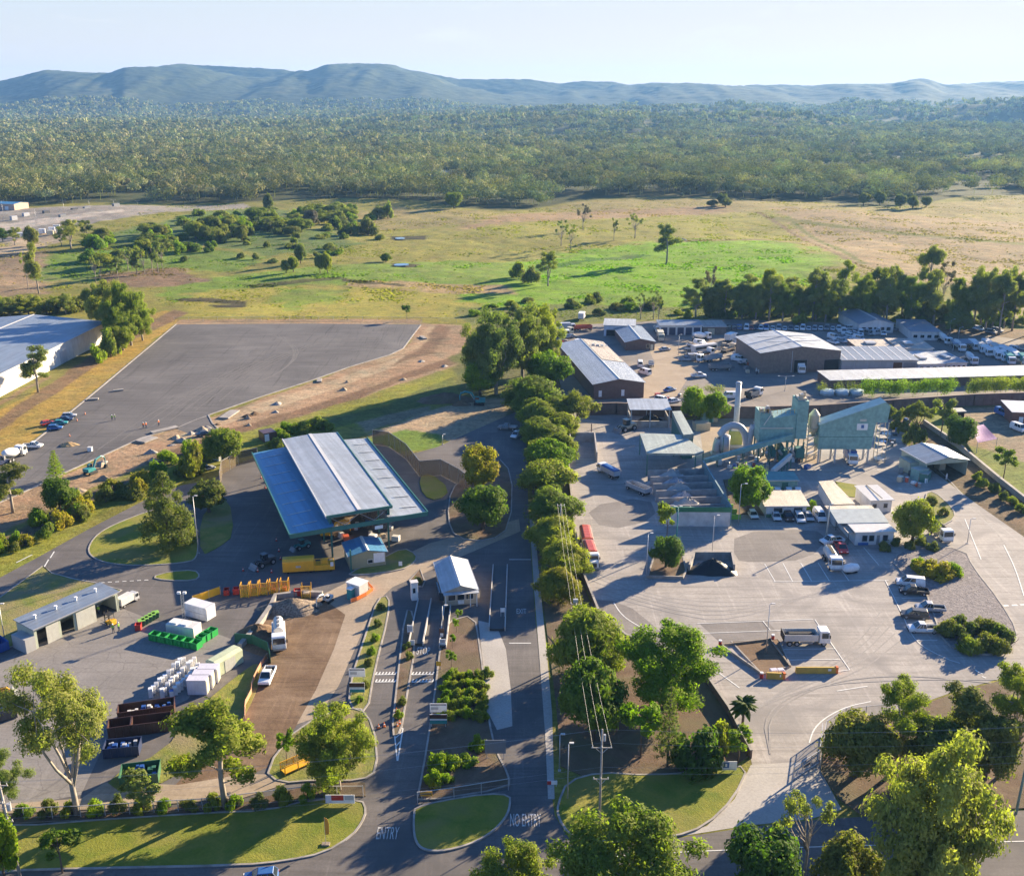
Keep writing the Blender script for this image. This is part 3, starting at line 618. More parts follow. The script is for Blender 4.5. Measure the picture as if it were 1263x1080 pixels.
bed('rock_garden', [(1098, 690), (1128, 672), (1190, 678), (1200, 700), (1232, 740), (1256, 780), (1250, 797), (1225, 808), (1195, 806), (1165, 795), (1152, 760), (1140, 725), (1118, 712)], G_GRAV, True, 1)
bed('garden_bed', [(1140, 610), (1152, 606), (1176, 628), (1178, 640), (1160, 650), (1146, 632)], G_DRY, True, 1)
bed('tree_bed', [(799, 713), (807, 688), (842, 688), (846, 706), (842, 714)], G_MULCH, True, 0, .5, .4)
bed('office_lawn', [(1030, 594), (1056, 598), (1060, 614), (1042, 612)], G_LAWN, False, 0, .03)
bed('dirt_pad', [(902, 792), (960, 789), (975, 822), (940, 832)], G_DIRT, True, 0, .1)
bed('grass_verge', [(840, 512), (1000, 508), (1000, 512), (842, 518)], G_LAWN, False, 0, .05)
bed('mulch_strip', [(892, 592), (945, 585), (946, 636), (916, 634), (905, 640)], G_MULCH, False, 0, .05)

def lines(name, segs, w=.16, z=.042, mat=None):
    mb = MB()
    for i, s in enumerate(segs): strip_mb(mb, wpts(s) if len(s) < 3 else chaikin(wpts(s), 2, False), w, z + .003 * i, z + .003 * i)
    return struct(mb.obj(name, mat or M_LINE))
lines('parking_line', [[(943, 695), (956, 717)], [(965.5, 694), (977.6, 717)], [(987.5, 694), (1001, 716.5)], [(1009, 694), (1023, 716.5)], [(1031, 694), (1047, 716)], [(954, 717.3), (1096, 715.5)], [(1065, 675), (1084, 697)],
    [(860, 769), (1003, 763.5)], [(865, 781), (1000, 776)], [(1005, 764), (1048, 826)], [(1048, 826), (1032, 828)], [(941, 766), (950, 777)], [(966, 801), (1030, 800)], [(973, 814), (1036, 813)], [(1092, 716), (1112, 756), (1128, 792), (1165, 812), (1184, 818)], [(1112, 738), (1146, 737)], [(1121, 770), (1156, 768)], [(1128, 790), (1156, 790)]])
lines('lane_line', [[(757, 743), (765, 756), (777, 766), (808, 783)], [(882, 826), (912, 848)], [(998, 916), (1003, 900), (1014, 888), (1030, 878), (1049, 870), (1074, 865)], [(1032, 852), (1070, 846)], [(1190, 640), (1210, 690)], [(1238, 672), (1252, 700), (1263, 735)]], .2)
lines('lane_line', [[(1237, 747), (1244, 746.6)], [(1248, 746.4), (1255, 746)], [(1258, 745.8), (1266, 745.4)]], .5)
lines('lane_line', [[(54 + 0, 700), (60, 690)], [(62, 688), (67, 680)]] + [[(124 + k * 9, 718.5 - k * .5), (129 + k * 9, 718.2 - k * .5)] for k in range(7)] + [[(20, 694), (40, 684)]], .25)
lines('lane_line', [[(1203, 826), (1207, 829), (1212, 831)], [(1211, 834), (1216, 836)], [(628, 793), (655, 793)], [(628, 690), (655, 690)]], .25)
lines('road_centre_line', [[(680, 1062), (860, 1048), (1263, 1037), (1420, 1033)]], .15)
for (x0, x1, y) in ((463, 487, 832), (463, 487, 841), (508, 533, 832), (508, 533, 841)):
    segs = [[(x0 + k * (x1 - x0) / 6., y), (x0 + k * (x1 - x0) / 6. + 2.2, y - 3.5)] for k in range(7)] + [[(x0, y), (x1, y - .3)]]
    lines('speed_hump_marking', segs, .22)
lines('chevron_marking', [[(486, 899), (490, 938)], [(497, 898), (490.5, 938)], [(486, 899), (497, 898)], [(487.5, 910), (496, 903)], [(488.5, 920), (494, 914)]], .2)
M_WORN = gmat('worn_line_paint', (.42, .41, .39), (.64, .63, .60), 6, 9, None, .8)
def road_text(txt, cx, cy, wpx, hpx, name='road_lettering', z=.046):
    cu = bpy.data.curves.new(name, 'FONT'); cu.body = txt; cu.align_x = 'CENTER'; cu.align_y = 'CENTER'; cu.size = 1
    tmp = bpy.data.objects.new('tmp', cu); C.objects.link(tmp)
    dg = bpy.context.evaluated_depsgraph_get(); me = bpy.data.meshes.new_from_object(tmp.evaluated_get(dg))
    bpy.data.objects.remove(tmp); me.materials.clear(); me.materials.append(M_WORN)
    xs = [v.co.x for v in me.vertices]; ys = [v.co.y for v in me.vertices]
    p = P(cx, cy); w = wpx * mpp(cy); h = P(cx, cy - hpx / 2).y - P(cx, cy + hpx / 2).y
    for v in me.vertices: v.co.x *= w / (max(xs) - min(xs)); v.co.y *= h / (max(ys) - min(ys))
    me.name = name
    return struct(link(name, me, None, (p.x, p.y, z)))
road_text('ENTRY', 478, 1028, 27, 15)
road_text('NO ENTRY', 648, 1012, 38, 16)
road_text('STOP', 522, 803, 16, 9)
road_text('EXIT', 643, 754, 12, 6)
lines('yard_kerb', [[(1139, 560), (1200, 622), (1256, 690)]], .3, .03, K)

TY_L = gmat('pale_tyre_scuff', (.15, .14, .13), (.17, .16, .15), 1, 3); TY_D = gmat('dark_tyre_scuff', (.265, .245, .23), (.32, .30, .28), .6, 3); A_PATCH = gmat('asphalt_patch', (.175, .16, .15), (.235, .215, .2), .5, 2.5, (.6, .75))
lines('tyre_marks', [[(260 + k * 9, 478 + k), (330 + k * 4, 470 - k * 2), (368 + k * 3, 440 - k * 3), (350 - k * 6, 415 - k)] for k in range(4)] + [[(120 + k * 30, 555 - k * 12), (200 + k * 24, 500 - k * 9), (300 + k * 20, 450 - k * 6)] for k in range(6)] + [[(200, 430 + k * 9), (330, 424 + k * 7), (470, 420 + k * 3)] for k in range(4)], .38, .018, TY_L)
lines('tyre_marks', [[(720 + k * 5, 700 + k * 8), (800 + k * 6, 735 + k * 5), (900, 745 + k * 6), (1010 + k * 8, 735 - k * 4)] for k in range(5)] + [[(870 + k * 14, 905 - k * 6), (960 + k * 5, 860 - k * 5), (1060, 830 - k * 9), (1110 - k * 6, 790 - k * 9)] for k in range(5)] + [[(950, 930 - k * 4), (940 + k * 8, 880), (1000 + k * 14, 845 - k * 3), (1110, 838 - k * 7), (1230, 838 + k * 5)] for k in range(2)], .26, .026, TY_D)
sheet('asphalt_patch', [(906, 656), (1004, 652), (1020, 664), (998, 690), (930, 694), (905, 690)], .0215, A_PATCH, 1)
sheet('asphalt_patch', [(716, 738), (770, 742), (812, 776), (850, 812), (835, 812), (772, 788)], .0215, A_PATCH, 1)
sheet('asphalt_patch', [(862, 768), (945, 764), (968, 790), (892, 796)], .0215, A_PATCH, 0)
sheet('asphalt_patch', [(720, 625), (800, 612), (812, 640), (745, 655)], .0215, A_PATCH, 1)
sheet('pond', [(487, 293.5), (498, 293), (500, 295), (488, 295.4)], .25, pmat('pond_water', (.10, .13, .15), .05, 0, .1, spec=.8), 1, .6)
sheet('pond', [(485, 326), (503, 325), (505, 327.5), (487, 328.5)], .25, MATS['pond_water'], 1, .6)
# ------------------------------------------------------------------ trees
LM = dict(
 gum=leafmat('gum_leaves', (.185, .215, .065), (.31, .315, .105), .48),
 olive=leafmat('olive_leaves', (.18, .225, .036), (.32, .325, .06), .5),
 broad=leafmat('dark_green_leaves', (.07, .13, .022), (.155, .215, .036), .45),
 bright=leafmat('bright_green_leaves', (.16, .25, .018), (.27, .34, .03), .5),
 yellow=leafmat('yellow_green_leaves', (.25, .235, .025), (.38, .31, .045), .45),
 dull=leafmat('dull_olive_leaves', (.135, .155, .042), (.24, .24, .07), .46),
 grey=leafmat('grey_twigs', (.12, .105, .075), (.20, .17, .12), .2),
 palm=leafmat('palm_fronds', (.05, .09, .015), (.12, .15, .03), .35))
BK_P = pmat('pale_gum_bark', (.31, .27, .22), .85, 0, .3, 1.5)
BK_B = pmat('brown_bark', (.13, .095, .07), .9, 0, .35, 2)
def leafcloud(rng, clumps, n, size, asp=.5, droop=0.0, shell=.55, horiz=0.0):
    cl = np.array(clumps); wt = (cl[:, 3] * cl[:, 4] + cl[:, 4] * cl[:, 5] + cl[:, 3] * cl[:, 5]); wt = wt / wt.sum()
    k = rng.choice(len(cl), n, p=wt)
    d = rng.normal(size=(n, 3)); d /= np.linalg.norm(d, axis=1, keepdims=True)
    r = shell + (1 - shell) * rng.random((n, 1)) ** .7
    r *= 1 + .28 * np.sin(d[:, :1] * 7 + k[:, None] * 2.1) * np.cos(d[:, 1:2] * 6 + k[:, None]) 
    c = cl[k, :3] + d * r * cl[k, 3:6]
    o = c - np.array([0, 0, np.median(cl[:, 2]) - .3 * np.ptp(cl[:, 2])]); o /= np.linalg.norm(o, axis=1, keepdims=True) + 1e-9
    nr = d * .8 + o * .5 + rng.normal(size=(n, 3)) * .42; nr /= np.linalg.norm(nr, axis=1, keepdims=True)
    a = rng.normal(size=(n, 3)); a[:, 2] -= droop * 1.8
    a -= nr * (a * nr).sum(1, keepdims=True); a /= np.linalg.norm(a, axis=1, keepdims=True) + 1e-9
    b = np.cross(nr, a)
    s = size * rng.uniform(.6, 1.4, (n, 1)); w = s * asp
    return np.stack([c - a * s * .5, c + b * w * .5 + a * s * .05, c + a * s * .5, c - b * w * .5 + a * s * .05], 1).reshape(-1, 3)
def limb(mb, p0, p1, r0, r1, rng, n=5, sag=.12, segs=4):
    p0 = np.array(p0, float); p1 = np.array(p1, float); L = np.linalg.norm(p1 - p0)
    off = rng.normal(size=3) * L * sag; off[2] = abs(off[2]) * .5
    pts = [p0 + (p1 - p0) * t + off * sin(pi * t) for t in np.linspace(0, 1, segs + 1)]
    mb.path(pts, [r0 + (r1 - r0) * t for t in np.linspace(0, 1, segs + 1)], n)
PROTO = {}
def tree_proto(key, kind, seed, leaf):
    rng = np.random.default_rng(seed); mb = MB(); cl = []
    bark = BK_B; nl, ls, asp, droop, shell = 6000, .5, .5, .2, .5
    if kind == 'gum':          # open, tall, many-stemmed eucalypt with billowing clumps
        H, W = 16., 11.; bark = BK_P
        mb.path([(0, 0, -.3), (.1, .05, H * .12), (.0, .1, H * .26)], [.42, .34, .28], 8)
        for i in range(7):
            an = i * 2 * pi / 7 + rng.uniform(-.4, .4); rr = rng.uniform(.10, .36) * W; zz = H * rng.uniform(.5, .84)
            e = (cos(an) * rr, sin(an) * rr, zz); limb(mb, (0, 0, H * rng.uniform(.16, .26)), e, .2, .06, rng)
            for j in range(5):
                c = np.array(e) + rng.normal(size=3) * np.array([1.5, 1.5, 1.5]) + [0, 0, .5]
                r = rng.uniform(.8, 1.55); cl.append((*c, r * 1.1, r * 1.1, r * .8)); limb(mb, e, c, .06, .02, rng, 4, .1, 2)
        for j in range(5): cl.append((rng.normal() * 1.2, rng.normal() * 1.2, H * rng.uniform(.82, .93), 1.3, 1.3, 1.1))
        nl, ls, asp, droop, shell = 24000, .34, .42, .35, .35
    elif kind == 'gum2':       # slender gum, pale trunk showing, narrower crown
        H, W = 15., 8.; bark = BK_P
        mb.path([(0, 0, -.3), (.15, 0, H * .3), (0, .1, H * .62), (.1, 0, H * .86)], [.28, .22, .14, .05], 7)
        for i in range(13):
            z0 = H * rng.uniform(.2, .8); an = rng.uniform(0, 2 * pi); rr = W * rng.uniform(.15, .40) * (1.25 - z0 / H * .55)
            e = (cos(an) * rr, sin(an) * rr, z0 + H * rng.uniform(.06, .16)); limb(mb, (0, 0, z0), e, .09, .03, rng)
            r = rng.uniform(.75, 1.35); cl.append((*e, r * 1.2, r * 1.2, r * .9))
            cl.append((e[0] * .6 + rng.normal() * .6, e[1] * .6 + rng.normal() * .6, e[2] + rng.uniform(.3, 1.2), r * .9, r * .9, r * .8))
        cl.append((0, 0, H * .92, 1.1, 1.1, 1.0)); nl, ls, asp, droop, shell = 13000, .40, .42, .4, .35
    elif kind == 'sparse':     # thin see-through crown, bare limbs
        H, W = 13., 8.; bark = BK_P
        mb.path([(0, 0, -.3), (.1, 0, H * .25), (0, 0, H * .5)], [.24, .19, .12], 6)
        for i in range(15):
            z0 = H * rng.uniform(.22, .5); an = rng.uniform(0, 2 * pi); rr = W * rng.uniform(.15, .47)
            e = (cos(an) * rr, sin(an) * rr, H * rng.uniform(.5, .95)); limb(mb, (0, 0, z0), e, .08, .02, rng)
            r = rng.uniform(.5, 1.0); cl.append((*e, r, r, r * .9))
        nl, ls, asp, droop, shell = 2300, .42, .4, .4, .1
    elif kind == 'full':       # big leafy gum, billowing clumps almost to the ground
        H, W = 14., 13.; bark = BK_P
        mb.path([(0, 0, -.3), (.1, 0, H * .2), (0, 0, H * .4)], [.45, .36, .25], 8)
        for i in range(30):
            d = rng.normal(size=3); d /= np.linalg.norm(d); d[2] = d[2] * .9 + .1
            R = 1 - .25 * max(0, d[2]); e = np.array([0, 0, H * .52]) + d * np.array([W * .33 * R, W * .33 * R, H * .36]) * rng.uniform(.7, 1.1)
            if i % 2 == 0: limb(mb, (0, 0, H * rng.uniform(.15, .35)), e, .13, .03, rng)
            for j in range(3):
                c = e + rng.normal(size=3) * np.array([1.1, 1.1, .9]); r = rng.uniform(.75, 1.5); cl.append((*c, r * 1.1, r * 1.1, r * .8))
        cl.append((0, 0, H * .5, W * .24, W * .24, H * .26)); nl, ls, asp, droop, shell = 42000, .36, .45, .3, .4
    elif kind == 'broad':      # dense round shade tree
        H, W = 9., 9.
        mb.path([(0, 0, -.3), (0, 0, H * .2), (.1, 0, H * .45)], [.34, .28, .2], 8)
        for i in range(34):
            d = rng.normal(size=3); d /= np.linalg.norm(d); d[2] = d[2] * .85
            c = np.array([0, 0, H * .50]) + d * np.array([W * .34, W * .34, H * .36]) * rng.uniform(.75, 1.08)
            r = rng.uniform(.85, 1.5); cl.append((*c, r, r, r * .85))
            if i % 3 == 0: limb(mb, (0, 0, H * .3), c, .1, .03, rng)
        cl.append((0, 0, H * .5, W * .27, W * .27, H * .3)); nl, ls, asp, droop, shell = 15000, .38, .6, .1, .55
    elif kind == 'dome':       # fine weeping bottlebrush dome, leafy to the ground
        H, W = 7., 8.
        for k in range(4): limb(mb, (rng.normal() * .2, rng.normal() * .2, -.2), (rng.normal() * 1.6, rng.normal() * 1.6, H * .6), .14, .04, rng)
        for i in range(40):
            an = rng.uniform(0, 2 * pi); el = rng.uniform(0, 1) ** .8 * pi / 2; k = rng.uniform(.78, 1.05)
            c = (cos(an) * cos(el) * W * .36 * k, sin(an) * cos(el) * W * .36 * k, H * .17 + sin(el) * H * .66 * k)
            r = rng.uniform(.6, 1.2); cl.append((*c, r * 1.1, r * 1.1, r))
        cl.append((0, 0, H * .36, W * .33, W * .33, H * .36)); nl, ls, asp, droop, shell = 17000, .60, .2, .5, .5
    elif kind == 'conifer':    # dark, dense, broad-based cone
        H, W = 14., 9.
        mb.path([(0, 0, -.3), (0, 0, H * .9)], [.35, .05], 7)
        for i in range(85):
            t = rng.uniform(0, 1); an = rng.uniform(0, 2 * pi); R = W * .42 * (1 - t ** 2.4) * rng.uniform(.78, 1.02) + .15
            c = (cos(an) * R, sin(an) * R, H * (.07 + .88 * t)); r = rng.uniform(.8, 1.35) * (1.15 - .45 * t); cl.append((*c, r, r, r * .9))
        cl.append((0, 0, H * .4, W * .3, W * .3, H * .28)); nl, ls, asp, droop, shell = 18000, .45, .35, -.1, .5
    elif kind == 'bush':
        H, W = 2.4, 3.4
        for k in range(4): limb(mb, (0, 0, -.1), (rng.normal() * .6, rng.normal() * .6, 1.4), .05, .02, rng, 4)
        for i in range(14):
            d = rng.normal(size=3); d /= np.linalg.norm(d); d[2] = abs(d[2])
            c = d * np.array([W * .33, W * .33, H * .55]) * rng.uniform(.6, 1.0); r = rng.uniform(.35, .65); cl.append((c[0], c[1], c[2] + .35, r, r, r * .9))
        nl, ls, asp, droop, shell = 2600, .26, .5, .1, .45
    elif kind == 'sapling':
        H, W = 5., 3.2
        mb.path([(0, 0, -.2), (.05, 0, H * .35), (0, 0, H * .8)], [.08, .06, .03], 6)
        for i in range(14):
            an = rng.uniform(0, 2 * pi); R = rng.uniform(.2, .40) * W; z = H * rng.uniform(.46, .9)
            c = (cos(an) * R, sin(an) * R, z); r = rng.uniform(.35, .65); cl.append((*c, r, r, r * .85)); limb(mb, (0, 0, z - .6), c, .03, .01, rng, 4, .1, 2)
        nl, ls, asp, droop, shell = 2600, .28, .5, .15, .35
    elif kind == 'pine':       # thin layered conifer / norfolk pine
        H, W = 9., 3.6
        mb.path([(0, 0, -.2), (0, 0, H * .97)], [.14, .03], 6)
        for lv in range(12):
            z = H * (.16 + .07 * lv); R = W * .5 * (1 - lv / 13.5)
            for k in range(6):
                an = k * pi / 3 + lv * .5; e = (cos(an) * R, sin(an) * R, z + .15); mb.tube((0, 0, z), e, .03, .01, 4)
                for t in (.45, .8): cl.append((e[0] * t, e[1] * t, z + .1, .42 * (1.1 - lv / 16), .42 * (1.1 - lv / 16), .2))
        nl, ls, asp, droop, shell = 3600, .28, .3, .0, .1
    elif kind == 'wide':       # spreading flat-topped scrub tree
        H, W = 7., 10.
        for k in range(5):
            an = k * 1.3; e = (cos(an) * W * .25, sin(an) * W * .25, H * .6); limb(mb, (0, 0, -.2), e, .18, .06, rng)
        for i in range(34):
            an = rng.uniform(0, 2 * pi); R = W * .42 * sqrt(rng.random()); z = H * (.82 - .34 * (R / (W * .42)) ** 2) * rng.uniform(.82, 1.05)
            r = rng.uniform(.7, 1.2); cl.append((cos(an) * R, sin(an) * R, z, r * 1.2, r * 1.2, r * .75))
        nl, ls, asp, droop, shell = 9500, .42, .35, .2, .4
    cl = np.array(cl)
    V = leafcloud(rng, cl, nl, ls, asp, droop, shell)
    # true extent used when a tree is sized
    hh = np.percentile(V[:, 2], 99.6); ww = 2 * np.percentile(np.hypot(V[:, 0], V[:, 1]), 97)
    crown = np_mesh('crown', V, 4, [LM[leaf]])
    trunk = mb.mesh('trunk', bark, 0, True)
    return dict(parts=[('trunk', trunk, []), ('crown', crown, [])], H=hh, W=ww)
def get_proto(kind, leaf, var):
    k = (kind, leaf, var)
    if k not in PROTO: PROTO[k] = tree_proto(k, kind, 11 + var * 7 + len(kind) * 3, leaf)
    return PROTO[k]
NVAR = dict(full=3, gum=3, gum2=3, sparse=2, broad=3, dome=3, conifer=1, bush=3, sapling=2, pine=1, wide=2)
TR = random.Random(5)
def tree(kind, leaf, bx, by, ty, wpx, label, name='tree', cat='tree', group=None, far=False):
    pr = get_proto(kind, leaf, TR.randrange(NVAR[kind]))
    p = G(bx, by); h = max(.5, ztop(by, ty)); w = wpx * mpp(by)
    s = (w / pr['W'], w / pr['W'], h / pr['H'])
    o = thing(name, label, cat, p, TR.uniform(0, 6.28), group, s)
    return inst(pr['parts'], o)
def palm(bx, by, ty, wpx, label):
    h = ztop(by, ty); p = P(bx, by); R = wpx * mpp(by) / 2; rng = np.random.default_rng(4)
    o = thing('palm_tree', label, 'palm', p)
    mb = MB(); hz = h * .62; mb.path([(0, 0, -.2), (.05, 0, hz * .5), (0, 0, hz)], [.26, .2, .22], 9); mb.obj('trunk', BK_B, o, 0, True)
    mb = MB()
    for i in range(46):
        an = i * 2.39996; el = rng.uniform(-.5, 1.25); L = R * rng.uniform(.85, 1.1); pts = []
        for t in np.linspace(0, 1, 6):
            r = L * t * cos(el * (1 - .5 * t)); z = hz + L * t * sin(el) * 1.1 - .55 * L * t * t
            pts.append(Vector((cos(an) * r, sin(an) * r, z)))
        sd = Vector((-sin(an), cos(an), 0))
        for j in range(5):
            w0 = R * .25 * sin(pi * (j / 5 * .85 + .12)); w1 = R * .25 * sin(pi * ((j + 1) / 5 * .85 + .12))
            dn = Vector((0, 0, -.35))
            mb.add([pts[j], pts[j + 1], pts[j + 1] + (sd + dn) * w1, pts[j] + (sd + dn) * w0], [(0, 1, 2, 3)])
            mb.add([pts[j], pts[j + 1], pts[j + 1] + (-sd + dn) * w1, pts[j] + (-sd + dn) * w0], [(3, 2, 1, 0)])
    mb.obj('fronds', LM['palm'], o)
def hedge(px, h, w, leaf, label, name='hedge', n=900, ls=.35):
    """one clipped or rambling hedge along a pixel line"""
    pts = wpts(px); rng = np.random.default_rng(len(label)); cl = []; o0 = pts[0]
    for a, b in zip(pts[:-1], pts[1:]):
        L = (b - a).length; k = max(2, int(L / (w * .45)))
        for i in range(k):
            q = a + (b - a) * ((i + rng.uniform(.2, .8)) / k) - o0
            for j in range(2):
                r = w * rng.uniform(.32, .5); cl.append((q.x + rng.normal() * w * .12, q.y + rng.normal() * w * .12, h * rng.uniform(.3, .66), r, r, h * .36))
    tot = sum((b - a).length for a, b in zip(pts[:-1], pts[1:]))
    V = leafcloud(rng, cl, int(n * tot / 10), ls, .5, .1, .4)
    V[:, 2] = np.maximum(V[:, 2], .02)
    root = thing(name, label, name.replace('_', ' '), (o0.x, o0.y, 0))
    link('foliage', np_mesh('foliage', V, 4, [LM[leaf]]), root)
    mb = MB()
    for c in cl[::3]: mb.tube((c[0], c[1], -.05), (c[0], c[1], h * .6), .05, .02, 4)
    mb.obj('stems', BK_B, root)
    return root
# ------------------------------------------------------------------ every tree in view
for a in (
 # kind, leaf, foot x, foot y, top y, crown width px, label
 ('gum', 'gum', 95, 1004, 819, 118, 'tallest multi-stemmed gum tree at bottom left beside the brown waste bins'),
 ('gum', 'gum', 6, 1003, 928, 72, 'gum tree cut by the left edge behind the leaning power pole'),
 ('gum2', 'olive', 278, 995, 866, 112, 'wide gum tree with slender pale trunk beside the brown earth yard'),
 ('sapling', 'gum', 178, 1004, 955, 50, 'small grey green tree in front of the open green bin'),
 ('full', 'olive', 418, 974, 876, 94, 'big dense olive tree above the red and white roadside banner'),
 ('sapling', 'bright', 354, 946, 900, 24, 'thin staked sapling on grass left of the big dense olive tree'),
 ('sapling', 'broad', 77, 1076, 1030, 50, 'small dark round tree on the lawn at bottom left'),
 ('broad', 'bright', 6, 1086, 1008, 42, 'bright green tree in the bottom left corner beside the leaning pole'),
 ('full', 'olive', 634, 1150, 1050, 98, 'low round treetop cut by the bottom edge below the no entry lettering'),
 ('full', 'olive', 768, 1170, 1017, 178, 'largest round treetop cut by the bottom edge, right of the exit road'),
 ('broad', 'broad', 938, 1128, 1029, 96, 'dark dense treetop at the bottom edge left of the thin pale gum'),
 ('sparse', 'gum', 992, 1080, 976, 80, 'thin pale gum with see-through crown beside the front driveway'),
 ('full', 'gum', 1134, 1150, 921, 158, 'huge yellow green gum at bottom right in front of the power line'),
 ('broad', 'dull', 1046, 1118, 1040, 80, 'shaded treetop at bottom edge between the thin gum and the huge gum'),
 ('gum', 'olive', 1112, 945, 842, 98, 'gum tree rising behind the screened hedge right of the front gate'),
 ('broad', 'dull', 1058, 955, 884, 92, 'dark screen tree just right of the open mesh gate'),
 ('gum2', 'dull', 1186, 942, 850, 84, 'dark gum in the right roadside belt, second from the right edge'),
 ('gum', 'olive', 1250, 940, 826, 84, 'gum tree at the right edge behind the leaning power pole'),
 ('broad', 'dull', 1150, 965, 893, 76, 'shaded bushy tree under the right roadside gums beside the huge gum'),
 ('broad', 'dull', 1214, 962, 885, 74, 'shaded bushy tree under the right roadside gums nearest the power pole'),
 ('dome', 'olive', 724, 836, 755, 92, 'weeping domed tree below the crossarm of the middle power pole'),
 ('broad', 'broad', 731, 912, 824, 84, 'darkest bushy tree beside the exit road under the three wires'),
 ('full', 'bright', 822, 872, 780, 122, 'broad bright green tree at the point of the planted bank'),
 ('sapling', 'bright', 790, 935, 866, 54, 'light green big-leaved tree on the bank between dark tree and thin pine'),
 ('pine', 'dull', 823, 946, 848, 36, 'thin dark pine standing on the lawn edge of the planted bank'),
 ('bush', 'broad', 860, 946, 900, 66, 'low bushy dark tree between the thin pine and the round lollipop tree'),
 ('bush', 'olive', 886, 925, 889, 34, 'small pale bush behind the white sign with a blue emblem'),
 ('sapling', 'bright', 911, 939, 900, 36, 'small round lollipop tree beside the white sign'),
 ('bush', 'bright', 770, 1024, 993, 36, 'lone bright bush on the lawn right of the middle power pole'),
 ('dome', 'yellow', 688, 742, 704, 58, 'round yellow flowering tree beside the exit road'),
 ('dome', 'olive', 695, 712, 671, 60, 'weeping tree left of the red tarped truck'),
 ('dome', 'olive', 682, 680, 640, 64, 'weeping row tree wrapped round the twin armed pole'),
 ('dome', 'olive', 681, 650, 604, 71, 'weeping row tree fifth from the road fork'),
 ('broad', 'olive', 674, 612, 570, 71, 'leafy row tree beside the loading bay with blue shade'),
 ('broad', 'bright', 680, 582, 546, 59, 'bright row tree left of the open storage bay'),
 ('dome', 'olive', 674, 553, 522, 59, 'weeping row tree where the exit road narrows'),
 ('dome', 'olive', 668, 532, 496, 59, 'weeping row tree just south of the wide scrub tree'),
 ('wide', 'dull', 711, 524, 482, 56, 'wide brown green scrub tree in front of the brown gabled depot shed'),
 ('dome', 'olive', 657, 508, 466, 77, 'tall weeping tree at the far end of the row'),
 ('broad', 'bright', 678, 478, 436, 53, 'bright green tree beside the depot west fence'),
 ('full', 'gum', 612, 486, 384, 66, 'tallest gum of the grove right of the dirt mound'),
 ('full', 'gum', 644, 474, 377, 60, 'second tall gum of the grove, behind the bright depot tree'),
 ('full', 'olive', 668, 458, 376, 46, 'tall gum of the grove nearest the depot fence'),
 ('full', 'gum', 595, 476, 402, 50, 'dense left-hand tree of the tall grove'),
 ('broad', 'bright', 592, 488, 450, 40, 'low bright tree at the foot of the tall grove'),
 ('broad', 'yellow', 592, 610, 552, 46, 'light yellow green tree behind the curved mesh fence'),
 ('broad', 'broad', 596, 652, 601, 62, 'dark dense tree on the earth island north of the weighbridge office'),
 ('conifer', 'dull', 209, 674, 584, 64, 'large dark conifer standing on the oval grass island'),
 ('broad', 'olive', 276, 572, 529, 48, 'round tree behind the white hut and parked silver car'),
 ('broad', 'broad', 75, 634, 590, 40, 'dense green tree in the scrub strip left of the loop road'),
 ('pine', 'bright', 70, 592, 556, 22, 'thin upright young tree against the new asphalt'),
 ('gum2', 'dull', 16, 632, 574, 50, 'scrubby tree at left edge below the new asphalt'),
 ('bush', 'yellow', 238, 590, 545, 34, 'yellow flowering bush tree left of the round tree'),
 ('broad', 'dull', 258, 632, 596, 46, 'dark shrub clump between conifer and shaded canopy yard'),
 ('gum2', 'gum', 47, 484, 427, 36, 'lone gum in front of the white warehouse wall'),
 ('gum', 'gum', 676, 353, 311, 32, 'dark round paddock tree on the bright green field'),
 ('bush', 'dull', 655, 350, 329, 24, 'dull low bush left of the dark round paddock tree'),
 ('bush', 'olive', 638, 343, 322, 20, 'pale low bush furthest left on the bright green field'),
 ('gum2', 'gum', 822, 325, 277, 34, 'tallest lone gum on the bright green field edge'),
 ('sparse', 'gum', 783, 294, 263, 24, 'small lone gum left of the tallest paddock gum'),
 ('sparse', 'dull', 757, 297, 269, 13, 'narrow lone gum between two paddock gums'),
 ('sparse', 'grey', 719, 286, 253, 20, 'bare grey tree on the tan hillside'),
 ('sparse', 'gum', 692, 303, 271, 20, 'leaning gum of the pair below the bare grey tree'),
 ('sparse', 'olive', 704, 306, 275, 18, 'paler gum of the pair below the bare grey tree'),
 ('broad', 'bright', 922, 634, 577, 48, 'bright yellow green tree beside the row of white staff cars'),
 ('broad', 'bright', 856, 522, 480, 32, 'bright round tree left of the tall steel stack'),
 ('broad', 'bright', 880, 520, 483, 32, 'bright round tree closest to the tall steel stack'),
 ('broad', 'olive', 1125, 668, 615, 48, 'round green tree at the corner of the flat-roofed office'),
 ('sapling', 'olive', 822, 668, 622, 30, 'taller slim tree behind the potted island tree'),
 ('broad', 'broad', 821, 702, 663, 40, 'dark tree growing in the raised concrete bed'),
 ('sapling', 'olive', 1237, 592, 552, 28, 'small lollipop tree on the grass beyond the diagonal wall'),
 ('broad', 'broad', 1183, 551, 514, 40, 'dark round tree beside the purple shade sail'),
 ('sapling', 'gum', 1160, 538, 491, 32, 'pale tall tree behind the green gabled garage'),
 ('wide', 'dull', 1130, 528, 496, 36, 'spreading dull tree above the plant access road'),
 ('bush', 'dull', 1128, 548, 522, 26, 'brownish scrub bush on the bank by the green gabled garage'),
 ('sapling', 'broad', 502, 394, 376, 12, 'small dark tree on the far edge of the new asphalt'),
 ('gum', 'gum', 858, 391, 344, 46, 'pale rounded gum at the left end of the depot belt'),
): tree(*a)
for x, y in ((659, 522), (664, 545), (669, 572), (675, 598), (679, 630), (684, 664), (690, 696), (684, 520), (692, 540), (690, 566)):
    tree('dome', 'olive', x, y, y - 30, 46, 'smaller weeping tree filling the long row beside the exit road', group='smaller weeping trees filling the row')
